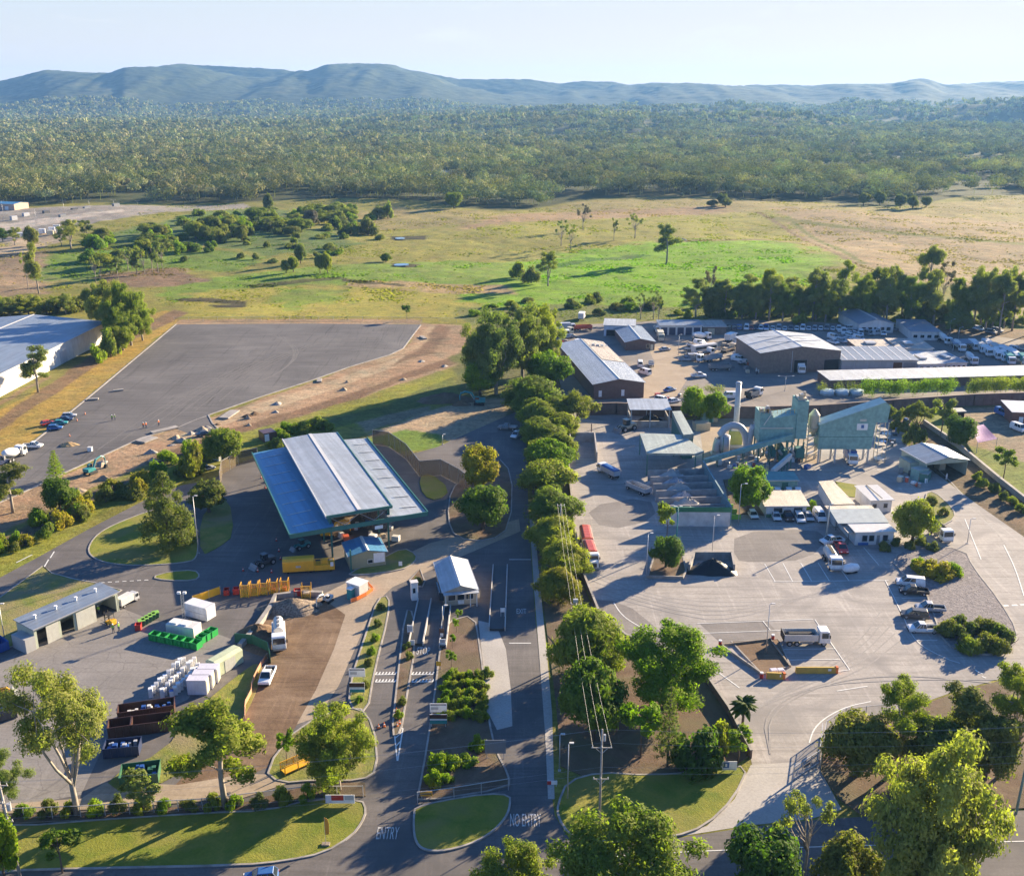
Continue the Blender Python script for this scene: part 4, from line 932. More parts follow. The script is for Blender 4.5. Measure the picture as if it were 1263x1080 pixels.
for k in range(13):
    x = 890 + k * 29; tree(('full', 'gum2')[k % 2], ('olive', 'gum')[k % 2], x, 389 + k * 1.3, 346 - (k * 7) % 17, 34, 'paler gum at the back of the belt behind the depot', group='paler gums at the back of the belt')
for a in (
 ('gum2', 'gum', 894, 392, 345, 30), ('broad', 'dull', 878, 392, 356, 26), ('full', 'gum', 915, 393, 350, 34), ('full', 'gum', 932, 394, 352, 32), ('gum2', 'gum', 948, 396, 340, 34),
 ('sparse', 'grey', 876, 385, 328, 24), ('full', 'olive', 965, 396, 348, 34), ('full', 'gum', 985, 395, 356, 36), ('gum2', 'gum', 1002, 396, 332, 32), ('full', 'olive', 1018, 397, 352, 36),
 ('gum2', 'olive', 1040, 386, 322, 30), ('full', 'gum', 1056, 390, 352, 36), ('gum2', 'gum', 1078, 386, 330, 30), ('full', 'gum', 1090, 392, 346, 36), ('full', 'gum', 1112, 390, 340, 32),
 ('full', 'gum', 1130, 394, 356, 34), ('gum2', 'gum', 1142, 386, 304, 38), ('sparse', 'grey', 1160, 385, 322, 26), ('gum2', 'olive', 1100, 384, 328, 26), ('broad', 'dull', 1150, 398, 368, 34),
 ('full', 'gum', 1182, 412, 384, 36), ('gum2', 'gum', 1200, 404, 332, 34), ('full', 'gum', 1215, 408, 330, 36), ('gum2', 'gum', 1232, 412, 336, 36), ('gum2', 'dull', 1248, 408, 340, 34),
 ('gum2', 'gum', 1266, 414, 336, 36), ('full', 'gum', 1290, 418, 332, 44), ('gum2', 'gum', 1195, 398, 340, 26), ('broad', 'dull', 1068, 396, 366, 24), ('bush', 'olive', 986, 400, 386, 22), ('gum2', 'olive', 930, 388, 352, 26), ('gum2', 'gum', 1224, 402, 348, 28)):
    tree(*a, 'tree of the grey green belt behind the depot parking rows', group='trees in the belt behind the depot')
for a in (
 ('full', 'olive', 146, 436, 396, 36), ('full', 'gum', 122, 402, 352, 38), ('full', 'gum', 138, 420, 346, 46), ('full', 'olive', 152, 432, 374, 42), ('full', 'olive', 162, 426, 350, 44), ('full', 'olive', 176, 420, 368, 36),
 ('full', 'gum', 128, 404, 352, 36), ('full', 'gum', 150, 408, 354, 38), ('bush', 'olive', 138, 440, 404, 28), ('bush', 'bright', 122, 446, 424, 22)):
    tree(*a, 'gum of the thick clump at the far end of the white warehouse', group='trees of the warehouse clump')
for k in range(11):
    tree(*(('full', 'bush', 'full')[k % 3], ('gum', 'dull', 'olive')[k % 3], -22 + k * 11.5, 388 + (k % 2) * 3 - k * .4, 362 + (k * 5) % 9, 24 + (k * 7) % 9), 'tree in the dark row along the back of the white warehouse', group='trees behind the warehouse roof')
for a in (('sparse', 'gum', 35, 356, 310, 18), ('gum2', 'gum', 48, 362, 300, 24)):
    tree(*a, 'thin gum of the pair standing on bare earth at far left', group='pair of thin gums on bare earth')
for a in ((118, 346, 312), (124, 344, 318), (145, 342, 314), (158, 332, 303), (163, 330, 306), (169, 337, 308), (178, 337, 304), (188, 334, 300), (195, 334, 296), (200, 330, 298)):
    tree('gum2' if a[0] % 2 else 'sparse', 'gum', *a, 17, 'slim gum on the bare patch before the shaded creek scrub', group='slim gums on the bare patch')
for a in (('gum', 'gum', 88, 308, 272, 36), ('gum2', 'gum', 76, 304, 284, 14), ('broad', 'dull', 40, 302, 278, 18), ('gum', 'gum', 18, 300, 278, 20), ('broad', 'broad', 3, 294, 278, 14), ('gum', 'dull', 106, 300, 272, 22)):
    tree(*a, 'tree between the grey truck yard and the bare earth at far left', group='trees beside the grey yard')
RC = random.Random(9)
for k in range(110):       # the scrub along the creek
    t = RC.random(); x = 105 + 330 * t + RC.uniform(-18, 18); y0 = 322 - 52 * t; y = y0 + RC.uniform(-24, 16) * (1 - .5 * t)
    kd, lf = RC.choice((('broad', 'dull'), ('broad', 'olive'), ('bush', 'bright'), ('full', 'gum'), ('bush', 'olive'), ('bush', 'broad'), ('bush', 'dull'), ('bush', 'bright'), ('full', 'olive')))
    hpx = RC.uniform(8, 17) if kd == 'bush' else RC.uniform(13, 26) * (1 - .3 * t)
    tree(kd, lf, x, y, y - hpx, RC.uniform(15, 32), 'bushy tree in the scrub along the creek across the left paddock', group='scrub along the creek')
for a in (('bush', 'dull', 455, 290, 268, 24), ('bush', 'dull', 440, 290, 276, 22), ('bush', 'dull', 425, 291, 281, 18), ('broad', 'grey', 383, 280, 257, 20), ('broad', 'dull', 331, 262, 239, 12), ('broad', 'broad', 275, 285, 269, 11), ('bush', 'olive', 478, 268, 247, 14), ('bush', 'dull', 466, 268, 252, 22), ('broad', 'olive', 560, 258, 238, 22)):
    tree(*a, 'dull bush standing apart in the tan upper paddock', group='bushes of the upper paddock')
for a in ((371, 327, 302), (362, 337, 318), (353, 338, 322), (395, 338, 315), (404, 338, 313), (476, 322, 310)):
    tree('broad', 'gum' if a[0] % 2 else 'olive', *a, 13, 'small round tree on the green strip past the left paddock', group='small round trees on the green strip')
for k in range(60):
    x = RC.uniform(225, 470); y = RC.uniform(264, 334) - (x - 225) * .06
    tree('bush', RC.choice(('olive', 'bright', 'dull', 'gum')), x, y, y - RC.uniform(4, 9), RC.uniform(9, 22), 'low spreading bush scattered on the green flats beside the creek', name='bush', cat='bush', group='low bushes on the creek flats')
for x, y, ty in ((891, 254, 240), (878, 255, 247), (895, 256, 246), (1142, 256, 243), (1110, 257, 240), (1085, 253, 236), (1125, 258, 242), (1065, 254, 238)):
    tree('broad', 'dull', x, y, ty, 14, 'dark bush on the skyline edge of the tan paddock', group='bushes at the top of the tan paddock')
for k in range(26):       # rough scrub between the green field and the depot
    x = RC.uniform(575, 870); y = RC.uniform(372, 394)
    tree('bush', RC.choice(('olive', 'bright', 'dull')), x, y, y - RC.uniform(5, 13), RC.uniform(12, 24), 'low green scrub bush between the bright field and the depot fence', name='bush', cat='bush', group='scrub before the depot fence')
for a in ((790, 394, 362), (806, 394, 358), (812, 396, 368)):
    tree('sparse', 'gum', *a, 18, 'thin pale sapling gum just behind the depot garages', group='thin gums behind the depot garages')
for k in range(30):       # scrub strip between the new asphalt and the loop road
    t = RC.random(); x = -10 + 260 * t; y = 690 - 118 * t + RC.uniform(-22, 10)
    tree('bush', RC.choice(('yellow', 'olive', 'bright', 'dull')), x, y, y - RC.uniform(10, 22), RC.uniform(16, 30), 'unkempt bush in the scrub strip beside the loop road', name='bush', cat='bush', group='bushes of the scrub strip')
for x, y in ((345, 540), (355, 532), (372, 533), (388, 526), (400, 530), (340, 552)):
    tree('bush', 'bright' if x % 2 else 'olive', x, y, y - 13, 24, 'green bush behind the big open-sided roof', name='bush', cat='bush', group='bushes behind the open-sided roof')
for k in range(30):       # planted bed in front of the weighbridge office
    x = 552 + 9.2 * (k % 6) + RC.uniform(-3, 3) - (k // 6) * 1.0; y = 836 + 12 * (k // 6) + RC.uniform(-3, 3)
    tree('bush', 'olive' if k % 3 else 'bright', x, y, y - 11, 18, 'rounded shrub in the massed planting below the weighbridge office', name='shrub', cat='shrub', group='massed shrubs below the weighbridge office')
for x, y, t, w in ((563, 780, 763, 10), (558, 800, 783, 11), (557, 823, 802, 14), (566, 770, 752, 9)):
    tree('sapling', 'bright', x, y, t, w, 'young staked shrub in the narrow bed beside the weighbridge', name='shrub', cat='shrub', group='young shrubs beside the weighbridge')
for x, y, t, w in ((540, 950, 928, 26), (556, 945, 930, 28), (535, 968, 948, 24), (575, 942, 932, 28), (590, 925, 908, 22), (548, 966, 952, 22)):
    tree('bush', 'bright', x, y, t, w, 'bright ground shrub behind the yellow sign on the entry median', name='shrub', cat='shrub', group='bright shrubs on the entry median')
for x, y in ((470, 752), (466, 772), (463, 790), (458, 806), (455, 820), (450, 848), (444, 866), (492, 885), (496, 868), (502, 800), (515, 720), (505, 812)):
    tree('bush', 'bright' if y % 4 else 'dull', x, y, y - 9, 12, 'small garden shrub in a kerbed strip between the entry lanes', name='shrub', cat='shrub', group='shrubs between the entry lanes')
for k in range(14):
    x = 30 + k * 29; y = 1006 - (k * 1.1 if k < 10 else 11 + (k - 10) * 5)
    tree('bush', ('bright', 'dull', 'olive')[k % 3], x, y, y - 14 - (k * 5) % 7, 24, 'low hedge bush along the bottom left roadside garden', name='bush', cat='bush', group='bushes of the roadside garden')
for x, y, t, w, lf in ((1142, 706, 690, 34, 'yellow'), (1158, 712, 694, 36, 'yellow'), (1176, 708, 692, 24, 'bright'), (1133, 700, 687, 24, 'bright')):
    tree('bush', lf, x, y, t, w, 'bright lime spreading shrub beside the rock bed and parked utes', name='shrub', cat='shrub', group='lime shrubs by the rock bed')
for x, y in ((1166, 778), (1182, 786), (1198, 780), (1214, 776), (1228, 782), (1196, 800), (1214, 796), (1230, 800), (1178, 772), (1242, 790)):
    tree('bush', 'dull' if x % 4 else 'olive', x, y + 4, y - 14, 30, 'dark massed shrub at the near end of the rock bed', name='shrub', cat='shrub', group='dark shrubs at the end of the rock bed')
for x, y in ((1211, 600), (1226, 606), (1238, 616), (1249, 622), (1259, 632), (1205, 592), (1148, 622), (1164, 636)):
    tree('bush', 'olive' if x % 2 else 'dull', x, y, y - 11, 15, 'rounded shrub on the bank below the diagonal wall', name='shrub', cat='shrub', group='shrubs below the diagonal wall')
for x, y, t in ((1108, 520, 503), (1100, 515, 500), (1116, 536, 520), (1105, 530, 516)):
    tree('bush', 'dull', x, y, t, 18, 'brown scrub heap beside the raised green hopper', name='bush', cat='bush', group='brown scrub beside the hopper')
tree('bush', 'bright', 1001, 632, 616, 13, 'clipped round shrub at the corner of the small site office', 'shrub', 'shrub')
for x, y in ((1095, 668), (1106, 672), (1122, 676), (1136, 672), (1150, 678), (1090, 678)):
    tree('bush', 'dull', x, y, y - 10, 17, 'dry shrub around the foot of the office corner tree', name='shrub', cat='shrub', group='dry shrubs by the office corner')
for k in range(34):       # understorey of the depot belt
    x = 876 + k * 11.6 + RC.uniform(-4, 4); y = 391 + (k / 34) ** 2 * 14 + RC.uniform(-6, 2)
    if 1036 < x < 1104: y -= 10
    tree('bush', RC.choice(('olive', 'dull', 'bright', 'broad')), x, y, y - RC.uniform(9, 17), RC.uniform(15, 26), 'bush of the undergrowth below the depot belt trees', name='bush', cat='bush', group='undergrowth of the depot belt')
palm(915, 901, 848, 34, 'palm tree beside the yard entrance by the retaining wall')
hedge([(1063, 488), (1120, 489), (1176, 488)], 6.4, 5, 'bright', 'long bright overgrown hedge in front of the grey roof, left half', n=5200)
hedge([(1190, 488), (1263, 485), (1330, 482)], 6.4, 5, 'olive', 'overgrown hedge in front of the grey roof, running off the right edge', n=5200)
hedge([(1006, 485), (1022, 486)], 5, 3.6, 'dull', 'brownish shrub hedge left of three pale blue tanks', n=1500)
hedge([(1028, 485), (1060, 486)], 4.6, 3.2, 'dull', 'brownish shrub hedge behind three pale blue tanks', n=1500)
hedge([(846, 489), (866, 488), (890, 486)], 3.8, 4.6, 'dull', 'clipped hedge behind the two bright round trees', n=1500)
hedge([(1024, 925), (1060, 926), (1092, 930)], 4.5, 2.4, 'dull', 'shaded screen hedge right of the mesh gate', n=1400)
# ------------------------------------------------------------------ buildings
ROOF = pmat('zinc_roof_sheeting', (.40, .43, .46), .42, .25, .12, .25, ('X', 3.0), dirt=.32)
ROOFP = pmat('pale_roof_sheeting', (.46, .485, .50), .5, .1, .14, .3, ('X', 3.0), dirt=.32)
ROOFB = pmat('blue_grey_roof_sheeting', (.22, .27, .34), .42, .2, .12, .25, ('Y', 3.0), dirt=.32)
ROOFG = pmat('grey_green_roof_sheeting', (.30, .35, .32), .5, .1, .15, .3, ('X', 3.0), dirt=.32)
ROOFT = pmat('tan_roof_sheeting', (.40, .35, .30), .6, .1, .2, .3, ('X', 3.0), dirt=.32)
WALLW = pmat('white_wall_sheeting', (.62, .61, .59), .6, 0, .08, .4, dirt=.32)
WALLB = pmat('brown_brick_wall', (.16, .10, .08), .85, 0, .2, .8, dirt=.32)
WALLN = pmat('brown_wall_sheeting', (.20, .15, .125), .7, 0, .12, .4, ('X', 3.0), dirt=.32)
WALLG = pmat('pale_green_wall_sheeting', (.42, .46, .36), .65, 0, .12, .4, dirt=.32)
WALLO = pmat('olive_wall_sheeting', (.30, .30, .19), .7, 0, .1, .4, dirt=.32)
WALLGR = pmat('grey_wall_sheeting', (.38, .38, .37), .65, 0, .12, .4, dirt=.32)
TEAL = pmat('weathered_teal_cladding', (.23, .40, .37), .6, .1, .22, .35, ('X', 2.5))
TEALD = pmat('teal_trim', (.035, .15, .125), .55, 0, .15)
DARKIN = pmat('near_black_and_opening_shade', (.02, .02, .022), .9, 0, .1)  # near-black; on flat opening panels it paints the shade inside
COAL = gmat('coal_black', (.012, .012, .013), (.035, .033, .033), 2, 4, None, .9, None, .2)
SAND = gmat('crushed_rock_grey', (.38, .36, .34), (.48, .45, .42), 1.2, 3, None, .95, None, .15)
SANDP = gmat('crushed_rock_pale', (.36, .32, .28), (.44, .40, .35), 1.2, 3, None, .95, None, .15)
def frame_(A, B, f=None, h=0):
    x = (B - A); x.z = 0; w = x.length; x.normalize(); y = Vector((-x.y, x.x, 0))
    d = None if f is None else abs((f - A).dot(y))
    return atan2(x.y, x.x), w, d
def shed_w(name, label, cat, A, ang, w, d, h, rise, ridge, wm, rm, over=.35, group=None, openf=False, cap=True, wname='wall', posts=None, z0=0, trim=None):
    t = thing(name, label, cat, (A.x, A.y, z0), ang, group)
    mb = MB()
    if ridge == 'y': prof = [(0, 0), (w, 0), (w, h), (w / 2, h + rise), (0, h)]
    elif ridge == 'x': prof = [(0, 0), (d, 0), (d, h), (d / 2, h + rise), (0, h)]
    else: prof = [(0, 0), (d, 0), (d, h + rise), (0, h)]
    if openf:
        tk = .15
        if ridge == 'y':
            mb.yprism(prof, d - tk, d); mb.box(0, tk, 0, d - tk, 0, h); mb.box(w - tk, w, 0, d - tk, 0, h)
            mb.yprism([(tk, h - .5), (w - tk, h - .5), (w - tk, h), (w / 2, h + rise), (tk, h)], 0, tk)
        else:
            mb.xprism(prof, 0, tk); mb.xprism(prof, w - tk, w); mb.box(tk, w - tk, d - tk, d, 0, h + (rise if ridge == 'mono' else 0)); mb.box(tk, w - tk, 0, tk, h - .5, h)
    elif ridge == 'y': mb.yprism(prof, 0, d)
    else: mb.xprism(prof, 0, w)
    mb.obj(wname, wm, t)
    th = .14; o = over; g = .012
    mb = MB()
    if ridge == 'y':
        sl = rise / (w / 2)
        mb.yprism([(-o, h - o * sl + g), (w / 2, h + rise + g), (w / 2, h + rise + th), (-o, h - o * sl + th)], -o, d + o)
        mb.yprism([(w + o, h - o * sl + g), (w + o, h - o * sl + th), (w / 2, h + rise + th), (w / 2, h + rise + g)], -o, d + o)
    elif ridge == 'x':
        sl = rise / (d / 2)
        mb.xprism([(-o, h - o * sl + g), (d / 2, h + rise + g), (d / 2, h + rise + th), (-o, h - o * sl + th)], -o, w + o)
        mb.xprism([(d + o, h - o * sl + g), (d + o, h - o * sl + th), (d / 2, h + rise + th), (d / 2, h + rise + g)], -o, w + o)
    else:
        sl = rise / d
        mb.xprism([(-o, h - o * sl + g), (d + o, h + rise + o * sl + g), (d + o, h + rise + o * sl + th), (-o, h - o * sl + th)], -o, w + o)
    roof = mb.obj('roof', rm, t)
    if cap and ridge in 'xy':
        mb = MB()
        if ridge == 'y': mb.yprism([(w / 2 - .35, h + rise + th - .35 * rise / (w / 2) + .012), (w / 2, h + rise + th + .05), (w / 2 + .35, h + rise + th - .35 * rise / (w / 2) + .012), (w / 2, h + rise + th + .12)], -o - .02, d + o + .02)
        else: mb.xprism([(d / 2 - .35, h + rise + th - .35 * rise / (d / 2) + .012), (d / 2, h + rise + th + .05), (d / 2 + .35, h + rise + th - .35 * rise / (d / 2) + .012), (d / 2, h + rise + th + .12)], -o - .02, w + o + .02)
        mb.obj('ridge_cap', paint('offwhite'), roof)
    # gutters along the low edges
    mb = MB()
    if ridge == 'y':
        zz = h - o * rise / (w / 2); mb.box(-o - .14, -o - .004, -o, d + o, zz - .02, zz + .15); mb.box(w + o + .004, w + o + .14, -o, d + o, zz - .02, zz + .15)
    else:
        zz = h - o * (rise / (d / 2) if ridge == 'x' else rise / d); mb.box(-o, w + o, -o - .14, -o - .004, zz - .02, zz + .15)
    mb.obj('gutter', trim or steel(), t)
    return t, w, d
def shed(name, label, cat, a, b, f, h, rise, ridge, wm, rm, **k):
    A, B, Q = P(*a, h), P(*b, h), P(*f, h)
    ang, w, d = frame_(A, B, Q)
    return shed_w(name, label, cat, A, ang, w, d, h, rise, ridge, wm, rm, **k)
def panel(t, name, x0, x1, z0, z1, mat, y=0.0, side='f', w=0, d=0, proud=.05, frame=None):
    """door or window set on a wall: f front, l left end, r right end"""
    def bx(a0, a1, q0, q1, p):
        mb = MB()
        if side == 'f': mb.box(a0, a1, y - p, y - .003 if p < .06 else y - .002, q0, q1)
        elif side == 'l': mb.box(-p, -.003, a0, a1, q0, q1)
        else: mb.box(w + .003, w + p, a0, a1, q0, q1)
        return mb
    o = bx(x0, x1, z0, z1, proud).obj(name, mat, t)
    if frame:
        e = .09; mb = MB()
        for q in ((x0 - e, x0, z0 - e, z1 + e), (x1, x1 + e, z0 - e, z1 + e), (x0, x1, z1, z1 + e), (x0, x1, z0 - e, z0)):
            m2 = bx(*q, proud + .03); mb.add(m2.v, m2.f)
        mb.obj('frame', frame, o)
    return o
def polyroof(name, label, cat, px, h, th, rm, wm=None, posts=None, base=0.0, wname='wall', inset=.25):
    pts = [P(*q, h).to_2d() for q in px]; o0 = pts[0]
    t = thing(name, label, cat, (o0.x, o0.y, 0)); loc = [p - o0 for p in pts]
    ar = sum(loc[i - 1].x * loc[i].y - loc[i].x * loc[i - 1].y for i in range(len(loc)))
    MB().prism(loc, h - th, h).obj('roof', rm, t)
    c = sum(loc, Vector((0, 0))) / len(loc)
    ins = [p + (c - p).normalized() * inset for p in loc]
    if wm: MB().prism(ins, base, h - th - .003).obj(wname, wm, t)
    if posts:
        for q in ins: MB().cyl(q.x, q.y, 0, h - th - .003, .14, 8).obj('post', posts, t)
    return t
# -- white warehouse at the left edge
E0, E1 = P(0, 461, 7), P(131, 397, 7); u = (E1 - E0).normalized(); nrm = Vector((-u.y, u.x, 0))
hw = abs((P(30, 393, 9.5) - E0).dot(nrm))
A0 = E0 - u * 45
t, w, d = shed_w('warehouse', 'long white warehouse with pale blue grey roof at the left edge', 'warehouse', A0, atan2(u.y, u.x), (E1 - A0).length, 2 * hw, 7, 2.5, 'x', WALLW, ROOFB, over=.2)
mb = MB()
for k in range(26): mb.box(2 + k * (w - 4) / 26, 2.12 + k * (w - 4) / 26, -.06, -.004, .1, 6.9)
mb.obj('wall_ribs', WALLW, t)
panel(t, 'roller_door', w - 40, w - 35, .05, 4.5, paint('silver'))
# -- big open-sided roof over the recycling yard
def canopy():
    z1, z2 = 7.2, 9.2
    A, B, D = P(357.8, 659, z1), P(527, 631, z1), P(311.4, 557.7, z1)
    ang, w, d = frame_(A, B, D)
    sh = (D - A).dot((B - A).normalized()) / d     # slight skew of the plan
    t = thing('open_shed', 'big open-sided teal roofed shed with a raised centre bay', 'open shed', (A.x, A.y, 0), ang)
    uA, uB = P(402.6, 637.5, z2), P(483, 625, z2); xa = (uA - A).dot((B - A).normalized()); xb = (uB - A).dot((B - A).normalized())
    ya = (uA - A).dot(Vector((-sin(ang), cos(ang), 0)))
    def slab(x0, x1, y0, y1, za, zb, th): return MB().hexa([(x0 + sh * y0, y0, za - th), (x1 + sh * y0, y0, zb - th), (x1 + sh * y1, y1, zb - th), (x0 + sh * y1, y1, za - th)], [(x0 + sh * y0, y0, za), (x1 + sh * y0, y0, zb), (x1 + sh * y1, y1, zb), (x0 + sh * y1, y1, za)])
    slab(0, xa + 1.2, 0, d, z1 - .25, z1 + .35, .15).obj('low_roof', ROOFB2, t)  # the blue of its shade is put into this low roof's colour
    slab(xb - 1.2, w, 0, d, z1 + .35, z1 - .25, .15).obj('low_roof', ROOF, t)
    xm = (xa + xb) / 2; y1 = ya + d
    slab(xa, xm, ya, y1, z2, z2 + .45, .15).obj('raised_roof', ROOF, t); slab(xm, xb, ya, y1, z2 + .45, z2, .15).obj('raised_roof', ROOF, t)
    mb = slab(xm - .4, xm + .4, ya - .02, y1 + .02, z2 + .53, z2 + .53, .07); mb.obj('ridge_cap', paint('offwhite'), t)
    fas = slab(-.1, w + .1, -.22, -.02, z1 + .12, z1 + .12, .95); fas.obj('fascia', TEALD, t)
    slab(xa - .1, xb + .1, ya - .22, ya - .02, z2 + .3, z2 + .3, .6).obj('fascia', TEALD, t)
    for x0, zz in ((-.22, z1), (w + .02, z1)): slab(x0, x0 + .2, 0, d, zz + .1, zz + .1, .5).obj('fascia', TEALD, t)
    for x0, m in ((xa - .22, paint('offwhite')), (xb + .02, TEALD)): slab(x0, x0 + .2, ya, y1, z2 + .16, z2 + .16, .5).obj('fascia', m, t)
    for x0 in (xa + .5, xb - .6): slab(x0, x0 + .1, 1, y1 - .3, z2 - .03, z2 - .03, z2 - z1 - .35).obj('added_sun_stop_sheet', TEALD, t)  # sheets added to stop sun leaking through the gap between the roofs
    for k in range(8):
        y = 4 + k * (d - 6) / 7.5
        slab(1.2, xa - 1.5, y, y + .35, z1 - .12, z1 + .25, .06).obj('skylight', ROOFP, t)
        slab(xb + .8 + 2.2, w - 1.0, y, y + .4, z1 + .30, z1 - .05, .06).obj('skylight', ROOFP, t)
    n = 7
    for k in range(n):
        y = 1.5 + k * (d - 3) / (n - 1)
        for x in (xa + .8, xb - .8):
            MB().box(x + sh * y - .16, x + sh * y + .16, y - .16, y + .16, 0, z2 - .2).obj('column', TEALD, t)
        for x0, x1, s in ((1.0, xa, -1), (xb, w - 1.0, 1)):
            MB().box(x0 + sh * y, x1 + sh * y, y - .1, y + .1, z1 - .75, z1 - .45).obj('rafter', steel(), t)
        MB().box(xa + .8 + sh * y, xb - .8 + sh * y, y - .09, y + .09, z2 - .55, z2 - .22).obj('rafter', steel(), t)
        mb = MB()
        for j in range(4):
            X0 = xa + .8 + (xb - xa - 1.6) * j / 4; X1 = xa + .8 + (xb - xa - 1.6) * (j + 1) / 4
            mb.tube((X0 + sh * y, y, z1 - .5 if j % 2 else z2 - .5), (X1 + sh * y, y, z2 - .5 if j % 2 else z1 - .5), .06, .06, 4)
        mb.obj('truss_web', steel(), t)
    MB().box(w * .60, w * .66, -.26, -.23, z1 - 1.9, z1 - 1.15).obj('hanging_sign', paint('white'), t)
    return t
ROOFB2 = pmat('blue_and_shade_blue_roof', (.07, .25, .42), .45, .15, .12, .25, ('X', 3.0))  # true blue roofs, plus painted-in shade on the left low roof
canopy()
# -- kiosk hut
t, w, d = shed('kiosk_hut', 'olive hut with a large white notice board under the open shed front', 'hut', (431, 685.5), (475.5, 679.6), (466, 664), 3.1, .75, 'y', WALLO, ROOFB2)
panel(t, 'notice_board', w * .66, w * .97, .9, 3.0, paint('white')); panel(t, 'window', w * .5, w * .63, 1.0, 1.7, glass(), frame=paint('offwhite'))
mb = MB(); mb.box(.0, .25, -.9, -.2, 0, 4.6); mb.obj('awning_post', TEALD, t)
# -- weighbridge office
t, w, d = shed('weighbridge_office', 'small gabled weighbridge office with verandah between the truck lanes', 'office', (548, 729.5), (587.5, 726), (583, 690), 3.0, 1.0, 'y', pmat('buff_wall', (.45, .38, .28), .7), ROOFP)
for k in range(3): panel(t, 'window', w * (.12 + .28 * k), w * (.34 + .28 * k), 1.1, 2.5, glass(), frame=paint('offwhite'))
panel(t, 'air_conditioner', w * .42, w * .6, .35, .95, paint('white'), proud=.35)
MB().box(-.9, -.02, .5, d * .4, .9, 2.6).obj('service_window_bay', glass(), t)
for x in (.1, w * .78, w - .1): MB().box(x - .07, x + .07, -1.2, -1.06, 0, 2.85).obj('verandah_post', paint('white'), t)
MB().hexa([(-.3, -1.5, 2.85), (w + .3, -1.5, 2.85), (w + .3, -.4, 2.9), (-.3, -.4, 2.9)], [(-.3, -1.5, 2.95), (w + .3, -1.5, 2.95), (w + .3, -.4, 3.0), (-.3, -.4, 3.0)]).obj('verandah_roof', ROOFP, t)
# -- garage shed with sliding doors
t, w, d = shed('garage_shed', 'long grey skillion garage with four roof vents and sliding doors', 'garage', (41, 776), (144.4, 729.8), (21, 766), 3.8, .35, 'mono', WALLG, ROOFB, over=.3, openf=True)
for q in range(4):
    v = MB().cyl(w * (.13 + .24 * q), d * .55, 3.95, 4.65, .18, 8).cyl(w * (.13 + .24 * q), d * .55, 4.66, 4.85, .3, 8); v.obj('roof_vent', paint('white'), t)
for x0, x1 in ((.13, .27), (.48, .71)): MB().box(w * x0, w * x1, -.12, -.04, .05, 3.35).obj('sliding_door', paint('limestone'), t)
for x0, x1 in ((.0, .03), (.27, .30), (.455, .48), (.97, 1.0)): MB().box(w * x0 + .16 * (x0 == 0), w * x1 - .16 * (x1 == 1.0), .02, .3, .02, 3.28).obj('door_pier', WALLG, t)
for x in (.3, .7): MB().box(w * x, w * x + .12, .35, d - .2, .02, 3.2).obj('bay_divider', WALLG, t)
MB().box(w * .04, w * .27, d * .5, d - .2, .02, 1.2).obj('work_bench', woodm(), t)
mb = MB().box(-1.9, -.05, -.2, d * .75, .05, 2.6); an = mb.obj('side_annex', WALLGR, t)
# -- depot: brown gable, garages, big shed and the flat-roofed group
t, w, d = shed('depot_workshop', 'long brown brick gabled workshop with white end doors beside the tree row', 'workshop', (732.4, 474), (794.5, 471.5), (718, 423), 5.0, 1.4, 'y', WALLB, ROOF)
for x in (.1, .55): panel(t, 'end_door', w * x, w * x + 1.0, .9, 2.9, paint('white'))
MB().hexa([(w / 2 + .5, d * .45, 5.0 + 1.4 + .16), (w + .3, d * .45, 5.17), (w + .3, d + .3, 5.17), (w / 2 + .5, d + .3, 5 + 1.4 + .16)], [(w / 2 + .5, d * .45, 5.0 + 1.4 + .2), (w + .3, d * .45, 5.21), (w + .3, d + .3, 5.21), (w / 2 + .5, d + .3, 5 + 1.4 + .2)]).obj('rusted_roof_half', ROOFT, t)
for k in range(4): MB().box(w * .62 + k * 1.6, w * .62 + k * 1.6 + .9, d * .82, d * .82 + .9, 6.0, 6.9 - k * .25).obj('roof_vent', steel(), t)
t, w, d = shed('depot_building', 'flat building with blue light painted into its walls at the back left of the depot', 'building', (745, 401), (783, 402), (783, 395), 4.4, .3, 'mono', pmat('blue_lit_wall_tint', (.5, .56, .62), .6), ROOFP)  # blue light falling on the near wall is put into the wall colour
for x in (.08, .5): panel(t, 'opening_shade_panel', w * x, w * x + w * .3, .1, 2.6, DARKIN)  # flat dark panels paint the shade inside two openings
t, w, d = shed('depot_office', 'small hip-fronted brick office with grey roof behind the workshop', 'office', (772, 422), (807.6, 421.4), (799, 402.5), 3.2, 1.2, 'y', WALLB, ROOFB)
panel(t, 'window', w * .72, w * .82, .8, 2.2, glass(), frame=paint('cream')); panel(t, 'door', w * .86, w * .95, .05, 2.2, paint('cream'))
t, w, d = shed('garage_row', 'row of five white framed garages with navy doors at back of depot', 'garages', (814, 401.5), (866, 401.5), (866, 395.5), 3.8, .2, 'mono', WALLW, ROOFB)
for k in range(5): panel(t, 'roller_door', w * (.03 + .195 * k), w * (.03 + .195 * k) + w * .15, .05, 3.0, paint('navy'))
t, w, d = shed('store_shed', 'low brown store shed joined to the right of the garage row', 'shed', (867.5, 403), (896, 403), (896, 396), 3.2, .2, 'mono', WALLN, ROOFT)
panel(t, 'roller_door', w * .2, w * .5, .05, 2.5, paint('beige'))
t, w, d = shed('vehicle_shed', 'biggest brown shed with white gabled roof and two truck doors', 'shed', (939, 435.5), (1037.5, 432.5), (919, 415), 7.2, 1.9, 'y', WALLN, ROOFP)
for x0, x1, z in ((.42, .58, 4.4), (.80, .985, 4.2)): panel(t, 'truck_opening_shade', w * x0, w * x1, .05, z, DARKIN, frame=paint('grey'))  # near-black panels paint the shade within the open truck doorways
